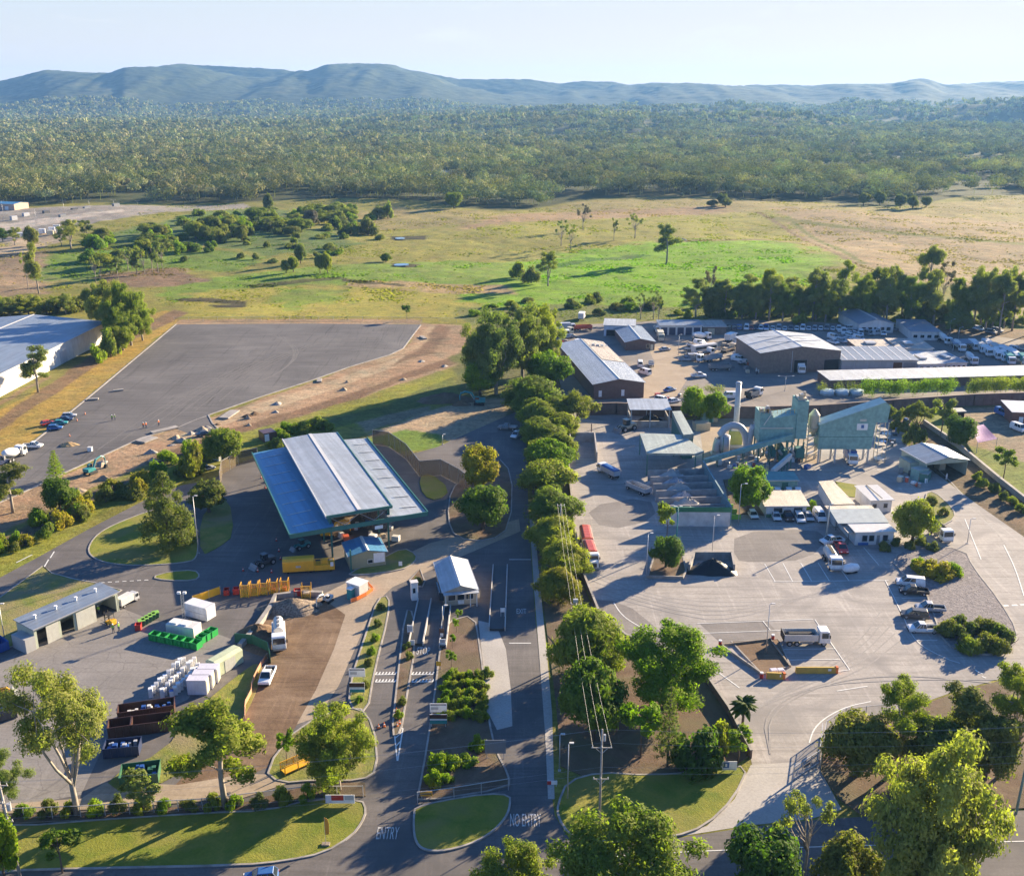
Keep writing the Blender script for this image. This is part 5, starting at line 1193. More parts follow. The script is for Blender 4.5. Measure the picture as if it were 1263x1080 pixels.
MB().box(w * .39 - .08, w * .39 + .08, -.16, -.01, .1, 7.6).obj('downpipe', paint('silver'), t)
for k in (.3, .62): MB().box(w * .5 - w * .35, w * .5 + w * .35, d * k, d * k + .5, 7.2 + 1.9 + .0, 7.2 + 1.9 + .25).obj('roof_rail', paint('offwhite'), t)
t, w, d = shed('striped_roof_shed', 'long shed with pale stripes on its grey roof beside the biggest shed', 'shed', (1038.5, 444), (1132, 444), (1132, 430), 4.4, .7, 'mono', WALLGR, ROOFB)
for k in range(8): MB().hexa([(w * (.06 + .12 * k), -.2, 4.53), (w * (.06 + .12 * k) + .5, -.2, 4.53), (w * (.06 + .12 * k) + .5, d, 5.25), (w * (.06 + .12 * k), d, 5.25)], [(w * (.06 + .12 * k), -.2, 4.58), (w * (.06 + .12 * k) + .5, -.2, 4.58), (w * (.06 + .12 * k) + .5, d, 5.30), (w * (.06 + .12 * k), d, 5.30)]).obj('skylight', paint('offwhite'), t)
panel(t, 'rust_door', w * .68, w * .8, .05, 3.6, paint('brown')); panel(t, 'grey_door', w * .82, w * .98, .05, 3.6, paint('grey'))
for k in range(4): MB().box(w * .17 * (k + 1) - .06, w * .17 * (k + 1) + .06, -.1, -.01, .1, 4.2).obj('downpipe', paint('silver'), t)
for (nm, lb, a, b, f, h, wm, rm) in (
  ('annex_building', 'low brown annex with open front behind the striped roof shed', (1058, 428.5), (1107, 428.5), (1095, 419.5), 3.6, WALLB, ROOFT),
  ('amenities_building', 'wide grey flat roof in the middle of the depot group', (1108, 429.5), (1151, 430), (1136, 418.5), 4.0, WALLW, ROOFT),
  ('admin_block', 'white walled block with roof well right of the striped shed', (1133, 449), (1166, 448.6), (1150, 434), 3.2, WALLW, ROOFP),
  ('admin_wing', 'white windowed wing with dark grey roof nearest the truck rows', (1167.5, 447.6), (1193, 447), (1169, 433.5), 3.2, WALLW, ROOFB)):
    t, w, d = shed(nm, lb, 'building', a, b, f, h, .15, 'mono', wm, rm)
    for k in range(4): panel(t, 'window', w * (.06 + .24 * k), w * (.20 + .24 * k), 1.2, 2.3, glass(), frame=paint('white'))
    MB().box(w * .3, w * .55, d * .3, d * .6, h + .3, h + .9).obj('roof_plant', steel(), t)
A, B = P(1024, 469, 3), P(1290, 462, 3); ang, w, d = frame_(A, B, P(1012, 459, 3))
t, w, d = shed_w('long_skillion_shed', 'very long pale grey skillion roof behind the overgrown hedges', 'shed', A, ang, w + 40, d, 3, .4, 'mono', WALLB, ROOFP)
t, w, d = shed('hip_office', 'white office with dark grey gabled roof among the depot trees', 'office', (1060, 399.5), (1102.5, 399), (1038, 385.5), 3.8, 1.8, 'y', WALLW, ROOFB)
for k in range(5): panel(t, 'window', w * (.08 + .18 * k), w * (.2 + .18 * k), 1.0, 2.4, glass(), frame=paint('white'))
t, w, d = shed('flat_office', 'low blue roofed office right of the gabled white office', 'office', (1125, 409), (1161, 409.5), (1106, 395), 3.4, .3, 'mono', WALLW, ROOFB)
for k in range(4): panel(t, 'window', w * (.06 + .24 * k), w * (.20 + .24 * k), 1.0, 2.2, glass(), frame=paint('white'))
polyroof('carport', 'small flat pale blue carport beside the parked mixer trucks', 'carport', [(1176, 424), (1208, 423), (1200, 417.5), (1172, 418)], 2.8, .15, ROOFB, None, steel())
# -- long brown retaining wall below the depot
def wall_line(name, label, cat, px, h, tk, mat, cap=None, ribs=0, group=None):
    pts = wpts(px); o0 = pts[0]; loc = [p - o0 for p in pts]
    t = thing(name, label, cat, (o0.x, o0.y, 0), 0, group)
    mb = MB(); strip_mb(mb, loc, tk, -.1, h); mb.obj('wall_face', mat, t)
    if cap:
        mb = MB(); strip_mb(mb, loc, tk + .12, h + .002, h + .14); mb.obj('coping', cap, t)
    if ribs:
        mb = MB()
        for a, b in zip(loc[:-1], loc[1:]):
            n = max(1, int((b - a).length / ribs))
            for i in range(n + 1):
                q = a + (b - a) * i / n; mb.box(q.x - .12, q.x + .12, q.y - tk / 2 - .1, q.y + tk / 2 + .1, -.1, h - .05)
        mb.obj('piers', mat, t)
    return t
BRW = pmat('brown_crib_wall', (.15, .105, .09), .9, 0, .25, .8)
wall_line('retaining_wall', 'long dark brown retaining wall dividing the plant from the depot above', 'wall', [(722, 512), (760, 511), (830, 515), (940, 516), (1010, 514), (1100, 507), (1200, 500), (1440, 492)], 3.6, .5, BRW, pmat('brown_coping', (.22, .16, .13), .85), 3.0)
wall_line('boundary_wall', 'low brown wall between the weeping tree row and the plant yard', 'wall', [(698, 508), (703, 600), (714, 700), (738, 760), (771, 790), (865, 832), (898, 880), (926, 935)], 1.3, .3, BRW, conc())
wall_line('depot_fence_wall', 'thin dark fence along the west side of the depot', 'fence', [(680, 420), (686, 470), (697, 500)], 1.8, .1, BRW)
wall_line('block_wall', 'tan concrete block wall running diagonally past the green gabled garage', 'wall', [(1139, 523), (1180, 551), (1230, 593), (1263, 619), (1340, 680)], 1.3, .6, pmat('tan_block', (.40, .34, .27), .85, 0, .25), conc(), 5)
wall_line('concrete_block_barrier', 'pale concrete block barrier around the rubble heap', 'barrier', [(296, 800), (318, 775), (334, 752), (340, 738), (372, 734), (398, 735)], 1.0, .8, conc())
wall_line('green_screen_wall', 'dark green shaded screen wall beside the white vacuum truck', 'screen', [(290, 792), (312, 794), (331, 803), (334, 818)], 1.8, .08, paint('darkgreen'))
# -- asphalt plant
def plant():
    A = P(934, 571); mp = mpp(571); B = P(976, 571); ang, w, d = frame_(A, B); 
    t = thing('asphalt_plant', 'teal clad asphalt mixing tower on legs with gantry stairs', 'plant tower', (A.x, A.y, 0), 0)
    W1 = 42 * mp; W2 = 15.5 * mp
    zb, zt, z2 = 5.5, 13.4, 16.6
    MB().yprism([(0, zb), (W1 + .5, zb), (W1 + .5, zt - .4), (W1 * .4, zt - 1.4), (W1 * .3, zt - .2), (0, zt)], .5, 6.5).obj('cladding', TEAL, t)
    MB().box(W1 + .502, W1 + W2, .2, 6.0, zb + 1, z2).obj('tower_cladding', TEAL, t)
    MB().box(W1 * .02, W1 * .98, .38, .497, 9.2, 9.5).obj('pale_band', paint('limestone'), t)
    mb = MB()
    for x in (.3, W1 * .33, W1 * .66, W1, W1 + W2 - .3):
        for y in (.8, 5.8): mb.box(x - .18, x + .18, y - .18, y + .18, 0, zb - .003)
    for k in range(4): mb.tube((.3 + W1 * .33 * k, .8, .2), (.3 + W1 * .33 * (k + 1), .8, zb - .3), .1, .1, 4); mb.tube((.3 + W1 * .33 * k, .8, zb - .3), (.3 + W1 * .33 * (k + 1), .8, .2), .1, .1, 4)
    mb.obj('leg_frame', TEALD, t)
    rng = random.Random(2)
    for k in range(9):
        x = 1 + rng.random() * (W1 + W2 - 3); MB().box(x, x + rng.uniform(.8, 2.2), rng.uniform(-.8, 1), rng.uniform(1.5, 4), rng.uniform(.05, 2), rng.uniform(2.4, 4.8)).obj('machinery', rng.choice([steel(), paint('charcoal'), TEALD, paint('grey')]), t)
    for k in range(3): MB().tube((2 + k * 3.2, -.6, 3.2 + k * .4), (4 + k * 3, .6, 1.2), .4, .4, 10).obj('pipe', steel(), t)
    MB().yprism([(W1 * .18, zt - .1), (W1 * .42, zt - 1.2), (W1 * .36, zt - .6), (W1 * .26, zt + 1.6), (W1 * .18, zt + 1.6)], 1, 2.2).obj('hopper_chute', WALLGR, t)
    mb = MB()
    for x in (0, W1 * .15): mb.box(x, x + .9, 1, 2.5, zt + .01, zt + .9)
    mb.box(W1 + .8, W1 + W2 - .3, 1, 5, z2 + .003, z2 + .5); mb.box(W1 + 1.2, W1 + 2.2, 1.5, 3, z2 + .5, z2 + 1.4); mb.tube((W1 + 2.7, 3, z2 + .4), (W1 + 2.7, 3, z2 + 1.8), .35, .35, 8)
    mb.obj('top_machinery', paint('beige'), t)
    mb = MB()
    for k in range(9):
        x = -.2 + k * (W1) / 8; mb.tube((x, .45, zt - .2), (x, .45, zt + .9), .04, .04, 4)
    mb.tube((-.2, .45, zt + .9), (W1, .45, zt + .9), .04, .04, 4); mb.obj('handrail', paint('yellow'), t)
    mb = MB(); mb.tube((1, .3, 10.2), (W1 * .3, .3, 13.0), .12, .12, 6); mb.obj('brace_pipe', paint('offwhite'), t)
    # stair gantry on the right
    X = W1 + W2; mb = MB()
    for x in (X + .6, X + 4.2):
        for y in (.5, 4): mb.box(x - .12, x + .12, y - .12, y + .12, 0, 10.5)
    for k in range(4):
        z = 1 + k * 2.4; mb.box(X + .5, X + 4.3, .4, 4.1, z + 1.2, z + 1.3); mb.tube((X + .6, .4, z), (X + 4.2, .4, z + 2.4), .12, .12, 4); mb.tube((X + 4.2, 4.1, z), (X + .6, 4.1, z + 2.4), .1, .1, 4)
    mb.obj('stair_gantry', paint('beige'), t)
    MB().tube((X + 2.2, 2, 9), (X + 2.2, 2, 12.5), 1.4, 1.4, 16).tube((X + 2.2, 2, 12.51), (X + 2.2, 2, 14), 1.4, .3, 16).tube((X + 2.2, 2, 7.2), (X + 2.2, 2, 8.99), .4, 1.4, 16).obj('surge_silo', paint('beige'), t)
plant()
def stack():
    p = P(906, 548); h = ztop(548, 471)
    t = thing('exhaust_stack', 'tall slim pale steel exhaust stack beside the teal plant', 'stack', p)
    MB().cyl(0, 0, 0, h, .78, 20, 0, .72).obj('flue', paint('silver'), t, 0, True)
    mb = MB()
    for z in (h * .3, h * .6, h * .97): mb.cyl(0, 0, z, z + .16, .86, 20)
    mb.obj('stiffener_rings', steel(), t)
    mb = MB()
    for s in (-1, 1): mb.tube((s * .2, -.95, 0), (s * .2, -.95, h * .95), .03, .03, 4)
    mb.obj('ladder', steel(), t)
stack()
def duct(name, label, px, r, yoff=0):
    p0 = P(*px[0]); t = thing(name, label, 'duct', p0); pts = []
    for x, y in px: 
        q = P(x, px[0][1]); pts.append((q.x - p0.x, yoff, max(.6, ztop(px[0][1], y))))
    pts = [Vector(a) for a in pts]; sm = [pts[0]]
    for a, b in zip(pts[:-1], pts[1:]): sm += [a.lerp(b, .3), a.lerp(b, .7)]
    sm.append(pts[-1]); MB().path(sm, r, 12).obj('duct_pipe', paint('silver'), t, 0, True)
    mb = MB()
    for a in (sm[0], sm[-1]): mb.box(a.x - r - .2, a.x + r + .2, a.y - r, a.y + r, 0, max(.3, a.z))
    mb.obj('duct_base', paint('limestone'), t)
duct('arched_duct', 'big silver arched duct curving over the lime green box', [(882, 560), (883, 545), (888, 532), (897, 525), (906, 524), (914, 529), (919, 540), (921, 556)], .95)
duct('curved_duct', 'pale curved duct between arched duct and teal tower', [(922, 560), (923, 540), (925, 525), (928, 521), (932, 527), (934, 545), (935, 556)], .8, -.5)
def boxthing(name, label, cat, base_l, base_r, depth, h, body, parts=(), z0=0, group=None, bev=.03, bname='body'):
    A, B = P(*base_l), P(*base_r); ang, w, _ = frame_(A, B)
    t = thing(name, label, cat, (A.x, A.y, z0), ang, group)
    MB().box(0, w, 0, depth, .02, h).obj(bname, body, t, bev)
    return t, w
t, w = boxthing('filter_box', 'lime green filter box under the arched duct', 'filter box', (900, 552), (915, 552), 2.5, 4.6, pmat('lime_panel', (.30, .34, .10), .6))
MB().box(.3, w - .3, .3, 2.2, 4.602, 5.3).obj('top_cap', paint('offwhite'), t); MB().box(-.3, w + .5, -.3, -.05, 0, .8).obj('plinth', paint('silver'), t)
p = P(893, 560); t = thing('bitumen_silo', 'squat silver silo left of the lime green box', 'silo', p)
MB().cyl(0, 0, .8, 5.2, 1.35, 20).obj('tank', paint('silver'), t, 0, True); MB().cyl(0, 0, 5.21, 5.6, 1.35, 20, 0, .5).obj('lid', paint('silver'), t); MB().cyl(0, 0, 0, .79, 1.2, 12).obj('skirt', paint('grey'), t)
MB().tube((-.7, -1.38, .8), (-.7, -1.38, 5.2), .09, .09, 6).obj('pipe', TEALD, t)
t, w = boxthing('switch_room', 'small teal container beside two bright round trees', 'container', (865.5, 521), (880, 521), 2.4, 3.1, TEAL)
panel(t, 'door', w * .62, w * .9, .1, 2.3, TEALD); MB().box(w + .05, w + 1.3, .4, 1.6, .02, 1.4).obj('generator', paint('beige'), t)
def hopper():
    A = P(1007, 572); mp = mpp(572); t = thing('raised_hopper', 'huge sloped teal hopper bin raised on legs above a truck', 'hopper', A)
    W = 65 * mp; k = mp
    prof = [(0, 4), (W, 4), (68 * k, 11.2), (81.5 * k, 11.2), (83 * k, 15.4), (77 * k, 16.4), (0, 10.4)]
    MB().yprism(prof, 0, 4.2).obj('bin_cladding', TEAL, t)
    MB().yprism([(-.3, 10.45), (77 * k, 16.46), (83.2 * k, 15.45), (83.2 * k, 15.6), (77 * k, 16.65), (-.3, 10.62)], -.12, 4.3).obj('roof_trim', pmat('pale_teal_trim', (.30, .45, .42), .5), t)
    MB().box(.05, W - .05, -.05, -.004, 7.3, 7.42).obj('seam', TEALD, t)
    s = MB().box(45 * k, 58 * k, -.1, -.012, 9.2, 10.9).obj('sign_board', paint('white'), t)
    MB().box(50 * k, 53.5 * k, -.125, -.102, 9.7, 10.6).obj('blue_emblem', paint('blue'), s)
    MB().box(48 * k, 55.8 * k, -.06, -.006, 11.5, 12.1).obj('name_plate', paint('limestone'), t)
    for x in (.4, W * .34, W * .62, W - .5):
        for y in (.4, 3.8): MB().box(x - .2, x + .2, y - .2, y + .2, 0, 3.997).obj('leg', steel(), t)
    mb = MB()
    for x in (W * .34, W - .5): mb.tube((x, .3, .3), (x, 3.9, 3.7), .09, .09, 4); mb.tube((x, 3.9, .3), (x, .3, 3.7), .09, .09, 4)
    mb.obj('cross_brace', steel(), t)
    mb = MB()
    for kx in range(2):
        x = 74 * k + kx * 2.2; mb.box(x, x + .15, .5, .65, 0, 11); mb.box(x, x + .15, 3, 3.15, 0, 11)
    for j in range(5): mb.box(74 * k, 74 * k + 2.3, .5, 3.1, 2 * j + .8, 2 * j + .9)
    mb.obj('rear_stair_tower', paint('beige'), t)
hopper()
def conveyor(label, a, za, b, zb, w=1.2, mat=None):
    A, B = P(*a), P(*b); t = thing('conveyor', label, 'conveyor', A); D = B - A; s = Vector((-D.y, D.x, 0)).normalized() * w / 2
    def q(f, e, z): v = D * f + s * e; return (v.x, v.y, za + (zb - za) * f + z)
    MB().hexa([q(0, -1, 0), q(1, -1, 0), q(1, 1, 0), q(0, 1, 0)], [q(0, -1, 1.2), q(1, -1, 1.2), q(1, 1, 1.2), q(0, 1, 1.2)]).obj('gallery', mat or TEAL, t)
    mb = MB()
    for f in (.15, .45, .75, .95):
        for e in (-1, 1):
            x, y, z = q(f, e, -.003); mb.box(x - .1, x + .1, y - .1, y + .1, 0, z)
    mb.obj('trestles', TEALD, t)
conveyor('long teal inclined conveyor rising from the big roof to the tower', (868, 575), .8, (974, 573), 7.2)
conveyor('short pale conveyor sloping down in front of the tower', (952, 587), .6, (974, 577), 2.8, .9, paint('offwhite'))
t, w, d = shed('plant_shed', 'low teal skillion shed in shade behind the small site office', 'shed', (946, 592), (984, 592), (984, 584), 2.8, .3, 'mono', TEAL, pmat('teal_roof', (.12, .27, .26), .5))
panel(t, 'door', w * .5, w * .7, .05, 2.2, TEALD)
# -- storage canopies and roofs left of the plant
A, B = P(778, 527.5), P(825, 527.5); ang, w, d = frame_(A, B)
t = thing('coal_bunker', 'open bunker of black rap under a pale blue skillion roof', 'bunker', (A.x, A.y, 0), ang)
MB().hexa([(-.5, -.5, 5.4), (w + .5, -.5, 5.4), (w + .5, 9, 6.0), (-.5, 9, 6.0)], [(-.5, -.5, 5.55), (w + .5, -.5, 5.55), (w + .5, 9, 6.15), (-.5, 9, 6.15)]).obj('roof', ROOF, t)
for x in (0, w * .5, w): MB().box(x - .15, x + .15, .02, .3, 0, 5.39).box(x - .15, x + .15, 8, 8.3, 0, 5.8).obj('post', steel(), t)
MB().box(0.3, w * .5 - .2, .3, .8, 0, 1.9).box(w * .5 + .2, w - .3, .3, .8, 0, 1.9).obj('front_wall', conc(), t); MB().box(-.1, .25, .32, 7.9, 0, 2.9).box(w - .25, w + .1, .32, 7.9, 0, 2.9).obj('side_wall', conc(), t)
def heap(name, label, px, py, rx, ry, h, mat, seed=1, group=None, rot=0):
    rng = np.random.default_rng(seed); n, m = 28, 12; mb = MB(); vs = []; fs = []
    for j in range(m + 1):
        r = j / m
        for i in range(n):
            an = 2 * pi * i / n; k = 1 + .14 * sin(an * 3 + seed) + .07 * sin(an * 7 + seed * 2)
            z = h * (1 - r ** 1.15) * (1 + rng.normal() * .07) if 0 < j < m else (h if j == 0 else -.05)
            vs.append((cos(an) * rx * r * k, sin(an) * ry * r * k, z))
    for j in range(m):
        for i in range(n): fs.append((j * n + i, (j + 1) * n + i, (j + 1) * n + (i + 1) % n, j * n + (i + 1) % n))
    mb.add(vs, fs); p = P(px, py) if not isinstance(px, Vector) else px
    o = mb.obj(name, mat, None, 0, True); o.location = p; o.rotation_euler = (0, 0, rot)
    return tag(o, label, name.replace('_', ' '), group)
heap('coal_heap', 'black heap of reclaimed asphalt filling the roofed bunker', 802, 522, 5.0, 3.0, 2.9, COAL, 3)
polyroof('loading_roof', 'broad grey green roof of angular plan over the conveyor feed', 'roof', [(789, 534), (810, 534.5), (832, 535.5), (842, 536), (868.5, 556), (859, 559.6), (798, 558.5)], 6, .5, ROOFG, None, TEALD)
polyroof('narrow_roof', 'long narrow grey green roof running back from the broad roof', 'roof', [(829, 507), (840, 506.4), (855.7, 535), (843, 536)], 6.8, 1.4, ROOFG, TEALD)
p = P(822, 532)
t, w = boxthing('steel_table', 'rusty loading platform beside the narrow roof', 'platform', (858, 532), (876, 531), 3.0, 2.2, paint('beige')); 
# -- aggregate bays
def bays():
    A, B = P(818, 648), P(899.5, 648.5); ang, w, _ = frame_(A, B); y = Vector((-sin(ang), cos(ang), 0))
    back = P(866, 572, 3.6); d = (back - A).dot(y); xr = (back - A).dot((B - A).normalized())
    sk = (xr - w) / d
    lf = (P(795, 569.6, 3.2) - A).dot((B - A).normalized()) ; dl = (P(795, 569.6, 3.2) - A).dot(y)
    skl = lf / dl
    t = thing('aggregate_bays', 'row of seven concrete walled aggregate bays open to the left', 'storage bays', (A.x, A.y, 0), ang)
    wm = pmat('stained_bay_concrete', (.36, .33, .31), .9, 0, .3, .6)
    MB().hexa([(w, 0, 0), (w + .35, 0, 0), (w + .35 + sk * d, d, 0), (w + sk * d, d, 0)], [(w, 0, 4.6), (w + .35, 0, 4.6), (w + .35 + sk * d, d, 4.6), (w + sk * d, d, 4.6)]).obj('back_wall', pmat('teal_back_wall', (.16, .25, .27), .7, 0, .2), t)
    MB().box(.3, w - .01, -.3, 0, 0, 3.4).obj('end_wall', pmat('pale_bay_wall', (.55, .54, .52), .8, 0, .25, .5), t)
    MB().box(.2, w + .1, -.36, .02, 3.403, 4.5).obj('green_band', pmat('green_band', (.02, .16, .075), .6), t)
    for k in range(1, 7):
        yy = d * k / 6.6; x0 = skl * yy + .2; x1 = w + sk * yy - .01
        MB().hexa([(x0, yy - .15, 0), (x1, yy - .15, 0), (x1, yy + .15, 0), (x0, yy + .15, 0)], [(x0, yy - .15, 2.9), (x1, yy - .15, 3.4), (x1, yy + .15, 3.4), (x0, yy + .15, 2.9)]).obj('partition', wm, t)
    for k in range(6):
        yy = d * (k + .5) / 6.6; xm = (skl + sk) * .5 * yy + w * .42
        q = A + (B - A).normalized() * xm + y * yy
        heap('aggregate_heap', 'grey crushed rock heap lying in one of the aggregate bays', q, 0, w * .40, d / 6.6 * .5, 3.6 + .5 * (k % 2), SAND if k % 2 else pmat('blue_metal', (.36, .37, .40), .9), k, 'heaps in the aggregate bays', ang)
    for k in range(4): MB().box(w + .4 + sk * d * .2 * k + .3, w + 3.2 + sk * d * .2 * k, d * (.12 + .1 * k), d * (.12 + .1 * k) + .3, .02, 1.2).obj('yellow_buttress', paint('lightgreen'), t)
bays()
def storage_bay():
    A, B = P(702, 578), P(737, 568); t = thing('storage_bay', 'three sided concrete storage bay shaded blue beside the tree row', 'storage bay', P(703, 576))
    o = P(703, 576); pts = [q - o.to_2d() for q in wpts([(703, 576), (703, 545), (733, 545), (736, 570)])]
    for a, b in zip(pts[:-1], pts[1:]):
        mb = MB(); strip_mb(mb, [a, b], .35, 0, 2.8); mb.obj('bay_wall', pmat('stained_bay_concrete2', (.34, .32, .31), .9, 0, .3, .6), t)
    MB().cyl(pts[2].x - .8, pts[2].y + .8, 0, 5, .15, 8).obj('post', BRW, t)
storage_bay()
# -- site offices
t, w, d = shed('site_office', 'small white site office with two dark windows behind staff cars', 'office', (945.5, 623.2), (995, 622.8), (991, 610), 2.9, .7, 'mono', WALLW, ROOFT, over=.6)
for x in (.2, .7): panel(t, 'window', w * x, w * x + w * .19, 1.2, 2.2, glass(), frame=paint('charcoal'))
MB().box(.05, w * .45, -.06, -.004, .02, .85).box(w * .6, w - .05, -.06, -.004, .02, .85).obj('green_skirt', paint('darkgreen'), t)
t = polyroof('office_wing', 'narrow pale flat-roofed office wing beside the little lawn', 'office', [(1009.6, 593.5), (1027, 592), (1055, 621), (1027, 622)], 3.1, .18, ROOFT, WALLW)
t, w, d = shed('portable_office', 'white portable building with twin roof panels behind the main office', 'portable building', (1074.5, 617), (1100.5, 616), (1056, 601), 3.0, .25, 'mono', WALLW, paint('offwhite'))
for x in (.1, .62): panel(t, 'window', w * x, w * x + .9, 1.1, 2.1, glass(), frame=paint('silver'))
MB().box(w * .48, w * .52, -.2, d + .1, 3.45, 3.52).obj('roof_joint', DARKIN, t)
def office():
    h = 3.2
    A, B = P(1056, 655, h), P(1103, 654, h); ang, w, d = frame_(A, B, P(1046, 633, h)); y = Vector((-sin(ang), cos(ang), 0))
    t = thing('main_office', 'white L-shaped office with stepped pale roofs and shaded verandah', 'office', (A.x, A.y, 0), ang)
    MB().box(0, w, 0, d, 0, h - .2).obj('wall', WALLW, t)
    MB().box(-.4, w + .4, -.5, d * .42, h - .197, h).obj('front_roof', paint('offwhite'), t)
    MB().hexa([(-2.4, d * .42 + .01, h), (w + .5, d * .42 + .01, h), (w + .5, d + .2, h + .9), (-2.4, d + .2, h + .9)], [(-2.4, d * .42 + .01, h + .12), (w + .5, d * .42 + .01, h + .12), (w + .5, d + .2, h + 1.02), (-2.4, d + .2, h + 1.02)]).obj('sloped_roof', pmat('pale_green_roof', (.46, .50, .47), .5), t)
    MB().box(-1.2, w + .5, d + .2, d + 4.4, h - .2, h + .05).obj('rear_roof', ROOFT, t); MB().box(-.8, w, d + .5, d + 4.2, 0, h - .203).obj('rear_wall', WALLW, t)
    vl = [(P(*q, h - .25) - A) for q in ((1017, 622.5), (1027, 623), (1060, 656), (1046, 656))]
    ca, sa = cos(-ang), sin(-ang)
    MB().prism([(v.x * ca - v.y * sa, v.x * sa + v.y * ca) for v in vl], h - .55, h - .40).obj('verandah_roof', ROOFT, t)
    for v in (vl[0], vl[3], (vl[0] + vl[3]) / 2):
        x, yv = v.x * ca - v.y * sa, v.x * sa + v.y * ca; MB().cyl(x + .3, yv + .2, 0, h - .553, .07, 6).obj('verandah_post', paint('charcoal'), t)
    for x in (.18, .36, .72): panel(t, 'window', w * x, w * x + w * .13, .9, 2.2, glass(), frame=paint('silver'))
    panel(t, 'door', w * .56, w * .64, .05, 2.2, paint('grey')); MB().box(w * .08, w * .34, -.3, -.01, .1, .6).obj('planter_box', paint('blue'), t)
office()
# -- green gabled garage on the right
t, w, d = shed('truck_garage', 'pale green gabled open-front garage beside the diagonal wall', 'garage', (1143.5, 571), (1194, 567), (1122, 553), 4.0, 1.1, 'y', WALLG, ROOFB, openf=True)
for k in range(5): MB().box(w - .14, w - .02, d * .18 * k + .2, d * .18 * k + .5, .02, 3.8).obj('stud', steel(), t)
MB().box(.6, 2.2, d * .3, d * .5, .02, 1.6).obj('parts_rack', paint('rust'), t)
MB().box(w * .6, w * .75, d * .4, d * .6, .02, 1.8).obj('parts_rack', paint('beige'), t)
for a, b, lb, m, hh in (((1108, 577), (1121, 585), 'tall pale green cabin left of the open-front garage', WALLG, 3.0), ((1122, 590), (1132, 594), 'teal cabin with brown end beside the pale green cabin', TEAL, 2.8), ((1133, 594), (1143, 596), 'small teal water tank box at the garage corner', TEALD, 2.2)):
    t, w = boxthing('site_cabin', lb, 'cabin', a, b, 3.4, hh, m); MB().box(-.1, w + .1, -.1, 3.5, hh + .003, hh + .12).obj('roof', ROOFG, t)
# -- right edge: purple shade sail and red brown house
def sail():
    z = 3.0; q = [P(x, y, zz) for x, y, zz in ((1206, 546, 2.9), (1230, 541, 3.2), (1213, 523, 2.9), (1199, 527, 3.4))]; o = Vector((q[0].x, q[0].y, 0))
    t = thing('shade_sail', 'purple shade sail on posts beyond the diagonal wall', 'shade sail', o)
    n = 6; mb = MB(); vs = []; fs = []
    for i in range(n + 1):
        for j in range(n + 1):
            s, r = i / n, j / n; p = (q[0] * (1 - s) + q[1] * s) * (1 - r) + (q[3] * (1 - s) + q[2] * s) * r; p = p - o
            p.z -= sin(pi * s) * sin(pi * r) * .45; vs.append(p)
    m = len(vs); vs = vs + [v - Vector((0, 0, .03)) for v in vs]
    for i in range(n):
        for j in range(n):
            a = i * (n + 1) + j; fs.append((a, a + 1, a + n + 2, a + n + 1)); fs.append((m + a, m + a + n + 1, m + a + n + 2, m + a + 1))
    mb.add(vs, fs); mb.obj('canvas', pmat('purple_canvas', (.20, .085, .25), .8, 0, .15), t)
    for v in q: MB().cyl(v.x - o.x, v.y - o.y, 0, v.z + .3, .08, 8).obj('post', steel(), t)
sail()
t, w, d = shed('brick_house', 'red brown house with white roof at the right edge', 'house', (1249, 508), (1300, 510), (1240, 496), 3.6, .4, 'mono', pmat('red_brown_wall', (.22, .09, .06), .8), paint('offwhite'))
panel(t, 'door', 2, 3.2, .05, 2.2, paint('white'))
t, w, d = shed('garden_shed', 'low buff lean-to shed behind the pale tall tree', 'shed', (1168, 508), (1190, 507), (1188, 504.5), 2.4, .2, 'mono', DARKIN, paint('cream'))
# -- far left yard and houses in the wood
t, w, d = shed('blue_roof_house', 'building with blue roof at the far left truck yard', 'building', (0 - 12, 251), (17, 252), (14, 249), 5, 1, 'x', pmat('salmon_wall', (.5, .34, .26), .7), ROOFB2)
panel(t, 'door', w * .6, w * .75, .05, 3, paint('white'))
for k, (x, y, lb, rm) in enumerate(((664, 213, 'white roofed farmhouse in a clearing of the far wood', paint('white')), (765, 214, 'house with teal roof in a clearing of the far wood', TEAL), (985, 202, 'long white roofed house deep in the right part of the wood', paint('white')), (862, 206, 'brown roofed house by the pale clearing in the wood', ROOFT), (1218, 192, 'house above the bright green clearing at far right', paint('white')), (547, 217, 'pale house at the near edge of the wood, left of centre', ROOFP), (830, 209, 'small pale shed left of the brown roofed house in the wood', ROOFP), (1150, 217, 'house half hidden by trees right of the long white house', ROOFB))):
    A = P(x - 5, y); A.z = float(terr(np.array([A.x]), np.array([A.y]))[0]); t, w, d = shed_w('farm_house', lb, 'house', A, 0.1, 15, 9, 4.4, 2, 'x', WALLW, rm, z0=A.z)
    for q in (.15, .6): panel(t, 'window', w * q, w * q + 2.2, 1.2, 2.6, glass(), frame=paint('white'))
RV = random.Random(4)
for k, (x, y) in enumerate(((60, 286), (66, 283), (58, 290), (22, 293), (70, 288), (30, 290), (48, 288), (-10, 292))):
    t, w = boxthing('storage_container', 'pale container parked beside the far left truck yard', 'container', (x, y), (x + 8, y - .3), 3, 3.0, paint(('white', 'offwhite', 'cream')[k % 3]), group='containers beside the far left yard')
    panel(t, 'door', w * .6, w * .8, .1, 2.4, paint('silver'))
for k, (x, y) in enumerate(((75, 270), (90, 262), (30, 268), (141, 256), (55, 265), (15, 272), (105, 260))):
    t, w = boxthing('semi_trailer', 'dark trailer standing in the far left truck yard', 'trailer', (x, y), (x + 7, y - .8), 2.5, 3.2, paint(('grey', 'charcoal', 'silver')[k % 3]), group='trailers in the far left yard')
    MB().box(.3, 2, .2, 2.3, .0, .018).obj('wheel_set', dark(), t)
